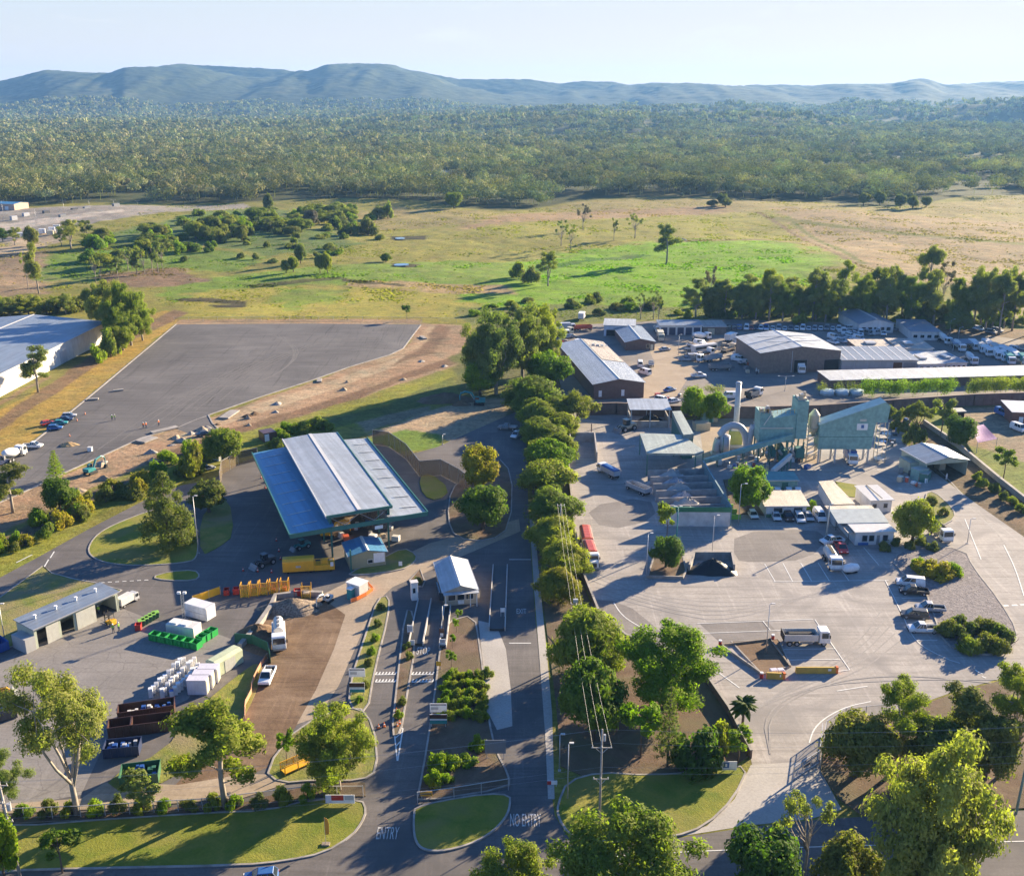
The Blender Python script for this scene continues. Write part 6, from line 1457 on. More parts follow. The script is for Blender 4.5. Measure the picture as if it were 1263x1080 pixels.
heap('water_trough', 'grey round trough on the green field right of the tallest gum', 842, 296, 3.2, 1.6, 1.2, pmat('trough', (.2, .2, .21), .7), 4)

RH = random.Random(12)
for k in range(26):       # spoil along the earthworks
    t = RH.random(); x = 75 + 480 * t + RH.uniform(-14, 14); y = 597 - 150 * t + RH.uniform(-10, 14) - 30 * t * (1 - t)
    heap('soil_heap', 'small rough heap of spoil on the bare earth beside the new asphalt', x, y, RH.uniform(.8, 2.6), RH.uniform(.7, 1.8), RH.uniform(.4, 1.2), RH.choice((G_DIRT, G_PALE, MATS['cast_concrete'])), 40 + k, 'spoil heaps beside the new asphalt', RH.uniform(0, 3))
# ------------------------------------------------------------------ vehicles (local +X is forward)
TYRE = dark(); GL = glass()
HL = pmat('headlamp_glass', (.75, .75, .72), .15); TL = pmat('tail_lamp_red', (.4, .02, .02), .3)
MC = {}
def part(key, fn, mats, bevel=0.0, smooth=False):
    if key not in MC: MC[key] = fn().mesh(key[0], mats, bevel, smooth)
    return MC[key]
def wheelmesh(r, w):
    return part(('wheel', r, w), lambda: MB().wheel(0, 0, 0, r, w, 14, 0).wheel(0, 0, 0, r * .58, w + .03, 10, 1), [TYRE, pmat('wheel_rim', (.4, .4, .41), .4, .3)])
class Veh:
    def __init__(s): s.p = []
    def add(s, nm, me, loc=None, subs=()): s.p.append((nm, me, loc, subs)); return s
    def put(s, root):
        for nm, me, loc, subs in s.p:
            o = link(nm, me, root, loc)
            for sn, sm, sl in subs: link(sn, sm, o, sl)
        return root
def wheels(v, xs, y, r, w):
    for x in xs:
        for s in (-1, 1): v.add('wheel', wheelmesh(r, w), (x, s * y, r))
VC = {}
def car(col, kind='hatch'):
    k = ('car', col, kind)
    if k in VC: return VC[k]
    v = Veh(); c = paint(col)
    L, W, H = dict(hatch=(4.2, 1.76, 1.5), sedan=(4.7, 1.8, 1.45), suv=(4.8, 1.88, 1.78), wagon=(4.9, 1.86, 1.75), van=(5.2, 1.95, 2.2), ute=(5.25, 1.88, 1.8), canopy=(5.3, 1.9, 1.9), tray=(5.4, 1.9, 1.8))[kind]
    h = L / 2; b = H * .56; g0 = .28
    if kind in ('ute', 'tray'): prof = [(-h, g0 + .15), (h - .05, g0), (h, g0 + .35), (h - .12, b - .1), (h - 1.15, b + .05), (-.35, b + .05), (-.38, b - .35), (-h, b - .35)] if kind == 'ute' else [(-.4, g0 + .1), (h - .05, g0), (h, g0 + .35), (h - .12, b - .1), (h - 1.15, b + .05), (-.4, b + .05)]
    elif kind == 'van': prof = [(-h, g0), (h - .05, g0), (h, g0 + .4), (h - .25, b - .15), (h - .9, b + .1), (-h, b + .1)]
    else: prof = [(-h, g0 + .05), (h - .05, g0), (h, g0 + .32), (h - .12, b - .12), (h - 1.15, b + .04), (-h + .12, b + .06), (-h, b - .15)]
    v.add('body', part(('body', col, kind), lambda: MB().yprism(prof, -W / 2, W / 2), c, .07))
    x1 = h - 1.05 if kind != 'van' else h - .75; X1 = x1 - .75
    x0, X0 = dict(hatch=(-h + .1, -h + .55), sedan=(-h + .75, -h + 1.35), suv=(-h + .08, -h + .4), wagon=(-h + .08, -h + .35), van=(-h + .05, -h + .15), ute=(-.42, -.2), tray=(-.42, -.25), canopy=(-h + .1, -h + .2))[kind]
    zb = b + .03; wi = W / 2 - .05; wo = W / 2 - .24
    v.add('cabin_glass', part(('cabin_glass', kind), lambda: MB().frus(x0, x1, -wi, wi, zb, X0, X1, -wo, wo, H - .06), GL))
    def roof():
        m = MB().frus(X0 - .04, X1 + .04, -wo - .03, wo + .03, H - .075, X0 + .05, X1 - .05, -wo + .05, wo - .05, H)
        for sx in (-1, 1):    # pillars
            for f in (0, .36, .7, 1):
                xa, xb = x0 + (x1 - x0) * f, X0 + (X1 - X0) * f
                m.tube((xa, sx * (wi + .005), zb), (xb, sx * (wo + .005), H - .07), .05, .05, 4)
        if kind in ('canopy', 'van'): m.frus(x0, x0 + L * .33, -wi - .01, wi + .01, zb, X0, x0 + L * .33, -wo - .01, wo + .01, H - .08)
        return m
    v.add('roof', part(('roof', col, kind), roof, c, .02))
    if kind == 'ute':
        v.add('tub', part(('tub', col), lambda: MB().box(-h, -.42, -W / 2, -W / 2 + .09, b - .353, b + .0).box(-h, -.42, W / 2 - .09, W / 2, b - .353, b + .0).box(-h, -h + .08, -W / 2 + .09, W / 2 - .09, b - .353, b).box(-h + .08, -.42, -W / 2 + .09, W / 2 - .09, b - .352, b - .31, 1), [c, dark()]))
    if kind == 'tray':
        v.add('flat_tray', part(('flat_tray',), lambda: MB().box(-h, -.5, -.95, .95, .8, .9).box(-h, -.5, -.95, -.9, .9, 1.15).box(-h, -.5, .9, .95, .9, 1.15).box(-h, -h + .05, -.9, .9, .9, 1.15).box(-.55, -.5, -.9, .9, .9, 1.7), steel()))
        v.add('chassis', part(('chassis',), lambda: MB().box(-h + .1, .3, -.4, .4, .45, .79), dark()))
    wheels(v, (-h + .95, h - .85), W / 2 - .13, .34 if kind in ('hatch', 'sedan') else .38, .24)
    for s in (-1, 1):
        v.add('headlight', part(('headlight',), lambda: MB().box(-.03, .05, -.2, .2, -.08, .08), HL, .02), (h - .05, s * (W / 2 - .3), b - .2))
        if kind != 'tray': v.add('tail_light', part(('tail_light',), lambda: MB().box(-.04, .04, -.12, .12, -.12, .12), TL, .02), (-h + .01, s * (W / 2 - .2), b - (.2 if kind != 'ute' else .5)))
    v.add('bumper', part(('bumper', kind), lambda: MB().box(h - .02, h + .09, -W / 2 + .08, W / 2 - .08, .35, .55), dark(), .03))
    VC[k] = v; return v
def cab(v, c, x0, x1, W=2.35, H=2.9, z0=.6, col='white', bonnet=False):
    hw = W / 2
    if bonnet:
        xb = x1 - 1.5
        v.add('bonnet', part(('bonnet', col, x1), lambda: MB().frus(xb, x1, -hw * .8, hw * .8, z0, xb, x1 - .1, -hw * .7, hw * .7, 1.85), c, .08))
        v.add('grille', part(('grille', x1), lambda: MB().box(x1 - .02, x1 + .06, -.5, .5, .8, 1.6), pmat('dark_grille', (.06, .06, .065), .4)))
        x1 = xb
    def body():
        return MB().yprism([(x0, z0), (x1, z0), (x1, z0 + .9), (x1 - .22, H - .12), (x1 - .5, H), (x0, H)], -hw, hw)
    v.add('cab', part(('cab', col, x0, x1, H), body, c, .06))
    def win():
        m = MB(); z1, z2 = z0 + .95, H - .3
        f = lambda z: x1 - .22 * (z - z0 - .9) / (H - .12 - z0 - .9) + .03
        m.hexa([(f(z1) - .05, -hw + .15, z1), (f(z1), -hw + .15, z1), (f(z1), hw - .15, z1), (f(z1) - .05, hw - .15, z1)], [(f(z2) - .05, -hw + .2, z2), (f(z2), -hw + .2, z2), (f(z2), hw - .2, z2), (f(z2) - .05, hw - .2, z2)])
        for s in (-1, 1): m.box(x0 + .35, x1 - .4, s * hw - .02 if s < 0 else hw - .02, s * hw + .02 if s < 0 else hw + .02, z1, z2)
        return m
    v.add('cab_window', part(('cab_window', x0, x1, H), win, GL))
    for s in (-1, 1):
        if not bonnet: v.add('headlight', part(('headlight',), None, None), (x1 + .0, s * (hw - .4), z0 + .3))
        v.add('mirror', part(('mirror',), lambda: MB().box(-.08, .08, -.1, .1, -.3, .3), dark(), .02), (x1 - .2, s * (hw + .18), H - .9))
    v.add('bumper', part(('truck_bumper', x1, bonnet), lambda: MB().box((x1 if not bonnet else x1 + 1.5) - .05, (x1 if not bonnet else x1 + 1.5) + .1, -hw + .1, hw - .1, .4, z0 + .12), pmat('bumper_silver', (.4, .4, .41), .35, .4)))
def openbox(x0, x1, hw, z0, z1, t=.08, mi=0, flo=1):
    return MB().box(x0, x1, -hw, hw, z0, z0 + .1, mi).box(x0, x1, -hw, -hw + t, z0 + .102, z1, mi).box(x0, x1, hw - t, hw, z0 + .102, z1, mi).box(x0, x0 + t, -hw + t, hw - t, z0 + .102, z1, mi).box(x1 - t, x1, -hw + t, hw - t, z0 + .102, z1, mi).box(x0 + t, x1 - t, -hw + t, hw - t, z0 + .103, z0 + .16, flo)
def truck(kind, col='white', col2=None):
    k = ('truck', kind, col, col2)
    if k in VC: return VC[k]
    part(('headlight',), lambda: MB().box(-.03, .05, -.2, .2, -.08, .08), HL, .02)
    v = Veh(); c = paint(col); c2 = paint(col2 or col)
    L = dict(tipper=8., tanker=7.4, mixer=8.2, garbage=8.6, box=7.2, flat=7.6, tarped=8.4, bonnet_tarped=8.8, small_tipper=6.8, coach=10.5, trailer=8., tarped_trailer=7.5, vacuum=7.8)[kind]
    h = L / 2; tr = kind in ('trailer', 'tarped_trailer')
    v.add('chassis', part(('chassis', kind), lambda: MB().box(-h + .2, h - .5, -.45, .45, .65, .95), dark()))
    xc = h - 1.9
    if not tr and kind != 'coach': cab(v, c, xc, h, col=col, bonnet=False, z0=.6, H=2.85) if kind != 'bonnet_tarped' else cab(v, c, h - 3.0, h, col=col, bonnet=True, H=2.8)
    if kind in ('tipper', 'small_tipper'):
        v.add('tipper_body', part(('tipper_body', kind, col2 or col), lambda: openbox(-h, xc - .25, 1.22, 1.05, 2.25), [c2, dark()]))
        v.add('tailgate', part(('tailgate', kind, col2 or col), lambda: MB().box(-h - .1, -h - .003, -1.2, 1.2, 1.0, 2.35), dark()))
        v.add('load', part(('load', kind), lambda: MB().frus(-h + .1, xc - .35, -1.12, 1.12, 1.22, -h + 1.0, xc - 1.2, -.4, .4, 2.1), pmat('dark_load', (.03, .03, .035), .95)))
        v.add('side_guard', part(('side_guard', kind), lambda: MB().box(-1.2, 1.0, -1.15, -1.05, .5, .9).box(-1.2, 1.0, 1.05, 1.15, .5, .9), pmat('grey_tank', (.25, .25, .26), .5)))
    elif kind in ('tarped', 'bonnet_tarped', 'tarped_trailer'):
        x1 = (xc if kind == 'tarped' else h - 3.2) - .25 if not tr else h - .6
        v.add('tipper_body', part(('tarp_body', kind, col), lambda: MB().frus(-h, x1, -1.15, 1.15, 1.05, -h, x1, -1.22, 1.22, 2.5), paint('silver') if kind != 'bonnet_tarped' and not (tr and col2 == 'rust') else paint('offwhite'), .03))
        def tp():
            m = MB()
            for i in range(8):
                a0, a1 = -h + (x1 + h) * i / 8, -h + (x1 + h) * (i + 1) / 8 - .05
                m.xprism([(-1.2, 2.503), (1.2, 2.503), (1.1, 2.75), (.6, 2.95), (-.6, 2.95), (-1.1, 2.75)], a0, a1)
            return m
        v.add('tarpaulin', part(('tarpaulin', kind, col2), tp, c2, .03))
        if tr: v.add('drawbar', part(('drawbar',), lambda: MB().tube((h - .6, 0, .8), (h + 1.6, 0, .8), .1, .1, 6), dark()))
    elif kind == 'tanker':
        v.add('tank', part(('tank', col2 or col), lambda: MB().path([(-h, 0, 1.9), (-h + .3, 0, 1.9), (xc - .6, 0, 1.9), (xc - .3, 0, 1.9)], [.7, 1.0, 1.0, .7], 16), c2, 0, True))
        v.add('walkway', part(('walkway', kind), lambda: MB().box(-h + .4, xc - .7, -.35, .35, 2.9, 2.96).tube((-h + .1, .6, 1), (-h + .1, .6, 2.9), .05, .05, 4), dark()))
    elif kind == 'vacuum':
        v.add('body_box', part(('body_box', kind), lambda: MB().box(-h, xc - .3, -1.15, 1.15, 1.0, 1.9).path([(-h + .3, 0, 2.3), (xc - 1.2, 0, 2.3)], [.85, .85], 14), paint('offwhite'), .03))
        for i in range(3): v.add('top_hatch', part(('top_hatch', i), lambda i=i: MB().cyl(-h + 1.2 + i * 1.4, 0, 3.1, 3.35, .3, 10), paint('grey')))
    elif kind == 'mixer':
        v.add('drum', part(('drum', col2 or col), lambda: MB().path([(-h + .1, 0, 2.9), (-h + 1.0, 0, 2.7), (-h + 2.6, 0, 2.3), (-.2, 0, 2.0), (xc - .6, 0, 1.7), (xc - .4, 0, 1.7)], [.55, .85, 1.2, 1.22, .8, .5], 18), c2, 0, True))
        v.add('chute', part(('chute',), lambda: MB().frus(-h - .3, -h + .3, -.4, .4, 1.2, -h - .5, -h, -.6, .6, 2.3), pmat('chute_grey', (.3, .3, .3), .5)))
        v.add('water_tank', part(('water_tank',), lambda: MB().tube((xc - .35, -1, 2.2), (xc - .35, 1, 2.2), .3, .3, 10), paint('silver')))
    elif kind == 'garbage':
        v.add('compactor_body', part(('compactor_body', col2 or col), lambda: MB().yprism([(-h + 1.2, 1.0), (xc - .2, 1.0), (xc - .2, 3.1), (-h + 1.2, 3.2)], -1.2, 1.2), c2, .06))
        v.add('tail_hopper', part(('tail_hopper', col2 or col), lambda: MB().yprism([(-h, .8), (-h + 1.19, .9), (-h + 1.19, 3.2), (-h + .5, 3.0), (-h, 2.0)], -1.18, 1.18), c2, .05))
    elif kind == 'box':
        v.add('box_body', part(('box_body', col2 or col), lambda: MB().box(-h, xc - .2, -1.2, 1.2, 1.0, 3.3), c2, .04))
        v.add('rear_door', part(('rear_door',), lambda: MB().box(-h - .04, -h - .003, -1.1, 1.1, 1.1, 3.2), pmat('door_grey', (.5, .5, .5), .5)))
    elif kind == 'flat':
        v.add('flat_tray', part(('flat_tray', kind, col2), lambda: openbox(-h, xc - .2, 1.2, 1.0, 1.5), [c2, pmat('tray_floor', (.2, .18, .16), .8)]))
        v.add('load', part(('flat_load',), lambda: MB().box(-h + .6, -h + 2.2, -.8, .8, 1.17, 1.9).box(-h + 2.6, xc - .8, -.9, .6, 1.17, 1.6), pmat('mixed_load', (.25, .22, .19), .9)))
    elif kind == 'trailer':
        v.add('tipper_body', part(('trailer_body', col), lambda: openbox(-h, h - .4, 1.22, 1.0, 2.2), [c, dark()]))
        v.add('drawbar', part(('drawbar2',), lambda: MB().tube((h - .5, 0, .8), (h + 1.4, 0, .8), .1, .1, 6), dark()))
    elif kind == 'coach':
        v.add('body', part(('coach_body', col), lambda: MB().box(-h, h, -1.22, 1.22, .5, 3.1), c, .1))
        v.add('window_band', part(('window_band',), lambda: MB().box(-h + .5, h - .4, -1.24, 1.24, 1.6, 2.5), GL))
    wheels(v, (-h + 1.0, -h + 2.25, h - 1.1) if L > 7.3 else (-h + 1.2, h - 1.1), 1.0, .48, .32)
    VC[k] = v; return v
def put(v, name, label, cat, a, b, group=None, sc=1.0):
    """a: rear ground pixel, b: front ground pixel"""
    A, B = P(*a), P(*b); m = (A + B) / 2; d = B - A
    t = thing(name, label, cat, m, atan2(d.y, d.x), group, None if sc == 1 else (sc, sc, sc))
    return v.put(t)
Cw = 'car'
put(car('white', 'canopy'), 'parked_car', 'white utility with canopy at the head of the right-hand parked utes', 'ute', (1137, 723), (1108, 720))
put(car('black', 'ute'), 'parked_car', 'black tray utility parked close below the white canopy utility', 'ute', (1141, 733), (1113, 731))
put(car('silver', 'ute'), 'parked_car', 'silver dual cab utility between rock bed and the charcoal wagon', 'ute', (1161, 754), (1133, 752))
put(car('charcoal', 'suv'), 'parked_car', 'charcoal four-wheel drive wagon parked beside the silver utility', 'car', (1142, 763), (1114, 760))
put(car('white', 'ute'), 'parked_car', 'white dual cab utility nearest the camera in the parked utes', 'ute', (1154, 779), (1122, 778))
for a, b, c, k, l in (((925, 632), (931, 641), 'white', 'sedan', 'white sedan alone under the bright yellow green tree'), ((954, 634), (960, 645), 'white', 'hatch', 'white hatchback first from left below the site office windows'), ((968, 634), (975, 645), 'brown', 'suv', 'dark brown wagon between two white cars below the site office'), ((982, 636), (989, 647), 'white', 'suv', 'white wagon in the middle of the staff row beside the dark wagon'), ((994, 635), (1000, 645), 'silver', 'hatch', 'silver blue hatchback in the staff row'), ((1006, 634), (1015, 646), 'white', 'van', 'white van wagon at the right end of the staff row')):
    put(car(c, k), 'parked_car', l, 'car', a, b)
for x, l in ((958, 'white car parked behind the site office, first from the left'), (972, 'white car parked behind the site office, middle'), (983, 'white car parked behind the site office, last by the corner')):
    put(car('white', 'hatch'), 'parked_car', l, 'car', (x + 1, 612), (x, 604))
put(truck('tipper', 'white', 'offwhite'), 'tip_truck', 'white tip truck with dark load standing in the marked bays', 'truck', (971, 793), (1015, 793))
put(truck('tanker', 'white', 'offwhite'), 'water_truck', 'white tanker truck facing the camera on parking lines', 'truck', (1018, 684), (1033, 708))
put(car('red', 'ute'), 'parked_car', 'red and white utility tucked behind the white tanker truck', 'ute', (1032, 671), (1042, 686))
put(car('white', 'ute'), 'parked_car', 'white utility side-on behind the white tanker truck', 'ute', (1036, 668), (1016, 671))
put(truck('small_tipper', 'white', 'beige'), 'tip_truck', 'white tipper with beige tray beside the office corner tree', 'truck', (1150, 654), (1170, 671))
put(truck('box', 'white', 'bluepaint'), 'box_truck', 'white truck parked under the raised teal hopper', 'truck', (1044, 562), (1053, 576))
put(truck('bonnet_tarped', 'white', 'rust'), 'tarped_truck', 'white bonneted truck with red tarpaulin driving out beside the trees', 'truck', (725, 681), (733, 704))
put(truck('tarped_trailer', 'white', 'rust'), 'tarped_trailer', 'red tarped trailer towed behind the white bonneted truck', 'trailer', (721, 662), (725, 680))
put(truck('tarped', 'white', 'blue'), 'tarped_truck', 'truck with bright blue tarpaulin turning at the aggregate bays', 'truck', (760, 591), (741, 581), sc=.88)
put(truck('trailer', 'silver'), 'tipper_trailer', 'open silver tipper trailer behind the blue tarped truck', 'trailer', (800, 612), (774, 601), sc=.9)
# left side
put(car('blue', 'hatch'), 'parked_car', 'bright blue hatchback, nearest of the cars on the new asphalt edge', 'car', (60, 530), (76, 529))
put(car('teal', 'sedan'), 'parked_car', 'dark teal sedan second in the row on the new asphalt edge', 'car', (66, 524), (81, 523))
put(car('navy', 'sedan'), 'parked_car', 'navy sedan third in the row on the new asphalt edge', 'car', (73, 519.5), (87, 518.5))
put(car('silver', 'hatch'), 'parked_car', 'silver hatchback farthest in the row on the new asphalt edge', 'car', (79, 515), (92, 514))
put(car('red', 'hatch'), 'parked_car', 'red hatchback squeezed behind the bright blue one', 'car', (54, 525), (65, 522.5))
put(car('white', 'ute'), 'parked_car', 'white utility alone on the new asphalt at left', 'ute', (31, 552), (50, 552))
put(truck('mixer', 'white', 'white'), 'mixer_truck', 'white concrete mixer at the left edge of the new asphalt', 'truck', (6, 572), (29, 560))
put(car('navy', 'van'), 'parked_car', 'navy van cut by the left edge beside the mixer', 'van', (-8, 576), (6, 571))
put(car('silver', 'sedan'), 'parked_car', 'silver car parked on grass behind the large dark conifer', 'car', (246, 582), (262, 578))
put(car('charcoal', 'sedan'), 'parked_car', 'charcoal car at the entrance of the new asphalt', 'car', (246, 538), (258, 536))
put(truck('vacuum', 'white'), 'vacuum_truck', 'white vacuum truck facing the camera on brown earth', 'truck', (344, 776), (345, 806))
put(car('white', 'ute'), 'parked_car', 'white utility with red toolbox on the brown earth yard', 'ute', (334, 828), (326, 846))
put(car('grey', 'tray'), 'parked_car', 'grey tray utility stopped at the far end of the exit road', 'ute', (633, 530), (619, 529))
put(car('white', 'tray'), 'parked_car', 'small white tray utility behind the grey one on the exit road', 'ute', (642, 536), (634, 541))
put(truck('box', 'silver', 'offwhite'), 'service_truck', 'white service truck beside the right end of the grey garage', 'truck', (150, 749), (166, 740), sc=.62)
put(car('blue', 'hatch'), 'moving_car', 'blue and white car passing at the bottom edge of the picture', 'car', (338, 1084), (306, 1087))
# depot
for a, b, c, k, l in (
 ((720, 452), (725, 462), 'white', 'sedan', 'white car in shade beside the depot west fence'), ((689, 456), (692, 450), 'white', 'van', 'white van close to the depot west fence'),
 ((790, 456), (789, 447), 'white', 'van', 'white van at the right wall of the brown gabled workshop'), ((800, 463), (790, 460), 'white', 'van', 'second white van nearer along the workshop right wall'),
 ((803, 456), (803, 446), 'grey', 'tray', 'tray utility beside the white vans at the workshop wall'), ((813, 433), (827, 431.5), 'silver', 'sedan', 'silver car alone crossing the depot paving'),
 ((838, 445), (852, 444.5), 'silver', 'ute', 'silver utility nearest the depot paving with long shadow'), ((853, 465), (870, 465), 'white', 'ute', 'white utility above the clipped hedge'),
 ((820, 484), (832, 481), 'blue', 'sedan', 'blue car behind the first bright round tree'), ((826, 497), (836, 495), 'white', 'hatch', 'white car between retaining wall and bright round tree'), ((812, 494), (822, 496), 'white', 'wagon', 'white wagon just above the roofed bunker'),
 ((903, 491), (896, 491), 'white', 'van', 'white van behind the tall steel stack'), ((905, 421), (918, 422), 'white', 'ute', 'white utility behind the big brown shed left corner')):
    put(car(c, k), 'parked_car', l, 'ute' if k in ('ute', 'tray') else 'car', a, b)
for a, b, k, c, c2, l in (
 ((716, 397), (719, 391), 'box', 'white', 'white', 'white truck alone at the top left corner of the depot'), ((690, 408), (708, 407.5), 'box', 'silver', 'silver', 'silver box truck in the back left corner of the depot'),
 ((709, 408), (729, 407), 'trailer', 'rust', None, 'rust red tipper trailer beside the silver box truck'), ((692, 414), (702, 412), 'flat', 'cream', 'cream', 'cream truck in front of the silver box truck'),
 ((694, 424), (716, 428), 'flat', 'white', 'red', 'red tray truck parked left of the workshop'), ((712, 436), (713, 453), 'box', 'white', 'teal', 'teal box truck parked along the workshop left wall'),
 ((809, 405), (813, 413), 'flat', 'white', 'white', 'white truck left of the garage row'), ((813, 415), (816, 423), 'box', 'cream', 'cream', 'cream truck beside the small brick office'),
 ((860, 411), (876, 409), 'flat', 'cream', 'darkgreen', 'cream cab truck in front of the garage row'), ((854, 421), (876, 418), 'mixer', 'white', 'white', 'white mixer truck in the middle of the depot yard'),
 ((893, 424), (910, 417), 'box', 'white', 'white', 'white box truck left of the biggest brown shed'), ((850, 437), (886, 432), 'coach', 'offwhite', None, 'long off white coach parked in the depot yard'),
 ((858, 441), (880, 437), 'flat', 'white', 'brown', 'brown tray truck beside the off white coach'), ((868, 447), (890, 443), 'trailer', 'silver', None, 'silver open trailer below the off white coach'),
 ((876, 457), (900, 456), 'trailer', 'grey', None, 'grey open trailer nearest the clipped hedge'), ((890, 436), (907, 431), 'flat', 'beige', 'beige', 'beige flat truck behind the silver open trailer'),
 ((925, 491), (934, 488), 'small_tipper', 'white', 'grey', 'white tipper at the top of the retaining wall near the stack'),
 ((985, 455), (989, 462), 'box', 'white', 'white', 'white box truck inside the left door of the biggest shed')):
    put(truck(k, c, c2), 'parked_truck', l, 'truck', a, b)
for k in range(13):
    put(car(('white', 'white', 'silver', 'white', 'grey', 'white')[k % 6], ('suv', 'hatch', 'van', 'sedan')[k % 4]), 'parked_car', 'car in the long back row under the depot trees', 'car', (946 + k * 7.4, 404), (945 + k * 7.4, 410), 'cars in the long back row of the depot')
for k in range(5):
    put(car(('white', 'red', 'navy', 'white', 'blue')[k], ('van', 'hatch', 'suv', 'suv', 'van')[k]), 'parked_car', ('white van at the left end of the back row under the trees', 'red hatchback at the left end of the back row under the trees', 'navy wagon beside the red hatchback in the back row', 'white wagon beside the navy wagon in the back row', 'blue van in the back row beside the red hatchback group')[k], 'car', (921 + k * 6, 404), (920 + k * 6, 409))
for k in range(6):
    put(truck('flat', ('navy', 'darkgreen', 'navy', 'charcoal', 'navy', 'blue')[k], 'grey'), 'parked_truck', 'dark tray truck in the shaded row right of the garages', 'truck', (880 + k * 6.5, 402), (879 + k * 6.5, 409), 'dark trucks right of the garages', .8)
for k in range(9):
    put(car(('white', 'silver', 'white', 'white', 'grey')[k % 5], ('van', 'ute', 'suv', 'sedan')[k % 4]), 'parked_car', 'vehicle in the cluster behind the striped roof shed', 'car', (1024 + (k % 5) * 10.5, 417 + (k // 5) * 5.5 - (k % 5) * 1.2), (1031 + (k % 5) * 10.5, 419 + (k // 5) * 5.5 - (k % 5) * 1.2), 'vehicles behind the striped roof shed')
for k in range(8):
    put(car(('white', 'white', 'silver')[k % 3], ('van', 'ute', 'suv')[k % 3]), 'parked_car', 'vehicle parked in front of the gabled office among the trees', 'car', (1040 + k * 7, 409 + (k % 2) * 2), (1041 + k * 7, 413 + (k % 2) * 2), 'vehicles before the gabled office')
for k in range(12):
    r, c = k % 6, k // 6; x = 1201 + r * 8.4 + c * 8; y = 431 + r * 3.4 + c * 1.6 - (4 if c else 0) + c * 2
    x += RV.uniform(-2.2, 2.2); y += RV.uniform(-.8, .8); put(truck('garbage', 'white', ('white', 'offwhite', 'white', 'white', 'white', 'teal')[r]), 'refuse_truck', 'white refuse truck parked in the angled ranks at the right of depot', 'truck', (x - 4 + c * 9, y - 4), (x + 5 + c * 9, y + 3), 'refuse trucks in angled ranks')
for a, b, l in (((1158, 420), (1171, 426), 'mixer truck with white drum nearest the blue carport'), ((1174, 427), (1190, 436), 'mixer truck with dusty drum between carport and refuse trucks'), ((1190, 443), (1204, 452), 'mixer truck with white drum beside the windowed white wing')):
    put(truck('mixer', 'white', 'offwhite'), 'mixer_truck', l, 'truck', a, b)
for k, (x, y) in enumerate(((1199, 404), (1207, 407), (1222, 411), (1230, 409), (1252, 432), (1262, 436))):
    put(car(('silver', 'white', 'grey')[k % 3], 'wagon'), 'parked_car', 'car on the bare ground under the gums at far right of depot', 'car', (x - 5, y - 1), (x + 5, y + 1), 'cars under the right-hand gums')
for k, (x, y) in enumerate(((1236, 512), (1243, 514), (1256, 531))):
    put(car(('blue', 'bluepaint', 'white')[k], 'van'), 'parked_car', ('bright blue van left of the red brown house', 'blue van against the red brown house wall', 'white van in front of the red brown house')[k], 'van', (x - 5, y - 2), (x + 5, y + 2))
RD = random.Random(21)
for k in range(30):       # the crowded depot yard
    x, y = ((RD.uniform(845, 915), RD.uniform(410, 458)), (RD.uniform(690, 722), RD.uniform(412, 448)), (RD.uniform(1035, 1120), RD.uniform(400, 418)), (RD.uniform(905, 925), RD.uniform(424, 452)))[k % 4]
    an = RD.uniform(-.5, .5); L = 7; kd = RD.choice(('ute', 'van', 'suv', 'tray', 'truck'))
    v = car(RD.choice(('white', 'white', 'silver', 'grey')), kd) if kd != 'truck' else truck(RD.choice(('flat', 'box', 'small_tipper')), 'white', RD.choice(('white', 'grey', 'silver')))
    put(v, 'parked_car' if kd != 'truck' else 'parked_truck', 'work vehicle among the crowded ranks of the depot yard', 'car' if kd != 'truck' else 'truck', (x - L * cos(an), y + 2.5 * sin(an)), (x + L * cos(an), y - 2.5 * sin(an)), 'work vehicles crowding the depot yard')
def clutter(k, x, y, label, group):
    t = thing(('oil_drum', 'crate', 'pallet_load')[k % 3], label, ('drum', 'crate', 'pallet')[k % 3], P(x, y), RD.uniform(0, 3), group)
    m = paint(RD.choice(('offwhite', 'grey', 'blue', 'rust', 'beige', 'charcoal', 'white')))
    if k % 3 == 0: MB().cyl(0, 0, .0, 1.2, .42, 12).obj('drum_shell', m, t); MB().cyl(0, 0, 1.203, 1.26, .44, 12).obj('rim', steel(), t)
    elif k % 3 == 1: MB().box(-.8, .8, -.6, .6, .08, RD.uniform(.8, 1.5)).obj('crate_box', m, t, .03); MB().box(-.8, .8, -.5, -.4, 0, .078).box(-.8, .8, .4, .5, 0, .078).obj('bearer', woodm(), t)
    else: MB().box(-.6, .6, -.6, .6, 0, .14).obj('pallet', woodm(), t); MB().box(-.5, .5, -.5, .4, .142, RD.uniform(.6, 1.3)).box(-.3, .5, .402, .55, .142, .5).obj('load', m, t, .04)
for k in range(24): clutter(k, RD.uniform(920, 938), 428 + RD.uniform(0, 34) , 'stored item in the clutter along the left wall of the biggest shed', 'clutter along the biggest shed')
for k in range(26): clutter(k, RD.uniform(1088, 1128), RD.uniform(512, 552), 'stored item in the clutter right of the raised teal hopper', 'clutter right of the hopper')
for k in range(22): clutter(k, RD.uniform(872, 1000), RD.uniform(562, 580), 'stored item in the clutter in front of the teal tower', 'clutter before the teal tower')
for k in range(12): clutter(k, RD.uniform(800, 880), RD.uniform(488, 500), 'stored item on the terrace above the brown retaining wall', 'clutter above the retaining wall')
for k in range(14): clutter(k, RD.uniform(410, 500), 655 + RD.uniform(0, 20) - 8, 'sorted item under the front edge of the open-sided roof', 'sorted items under the open-sided roof')
for k in range(10): clutter(k, RD.uniform(1100, 1150), RD.uniform(582, 602), 'stored item beside the cabins of the green gabled garage', 'clutter by the green garage')
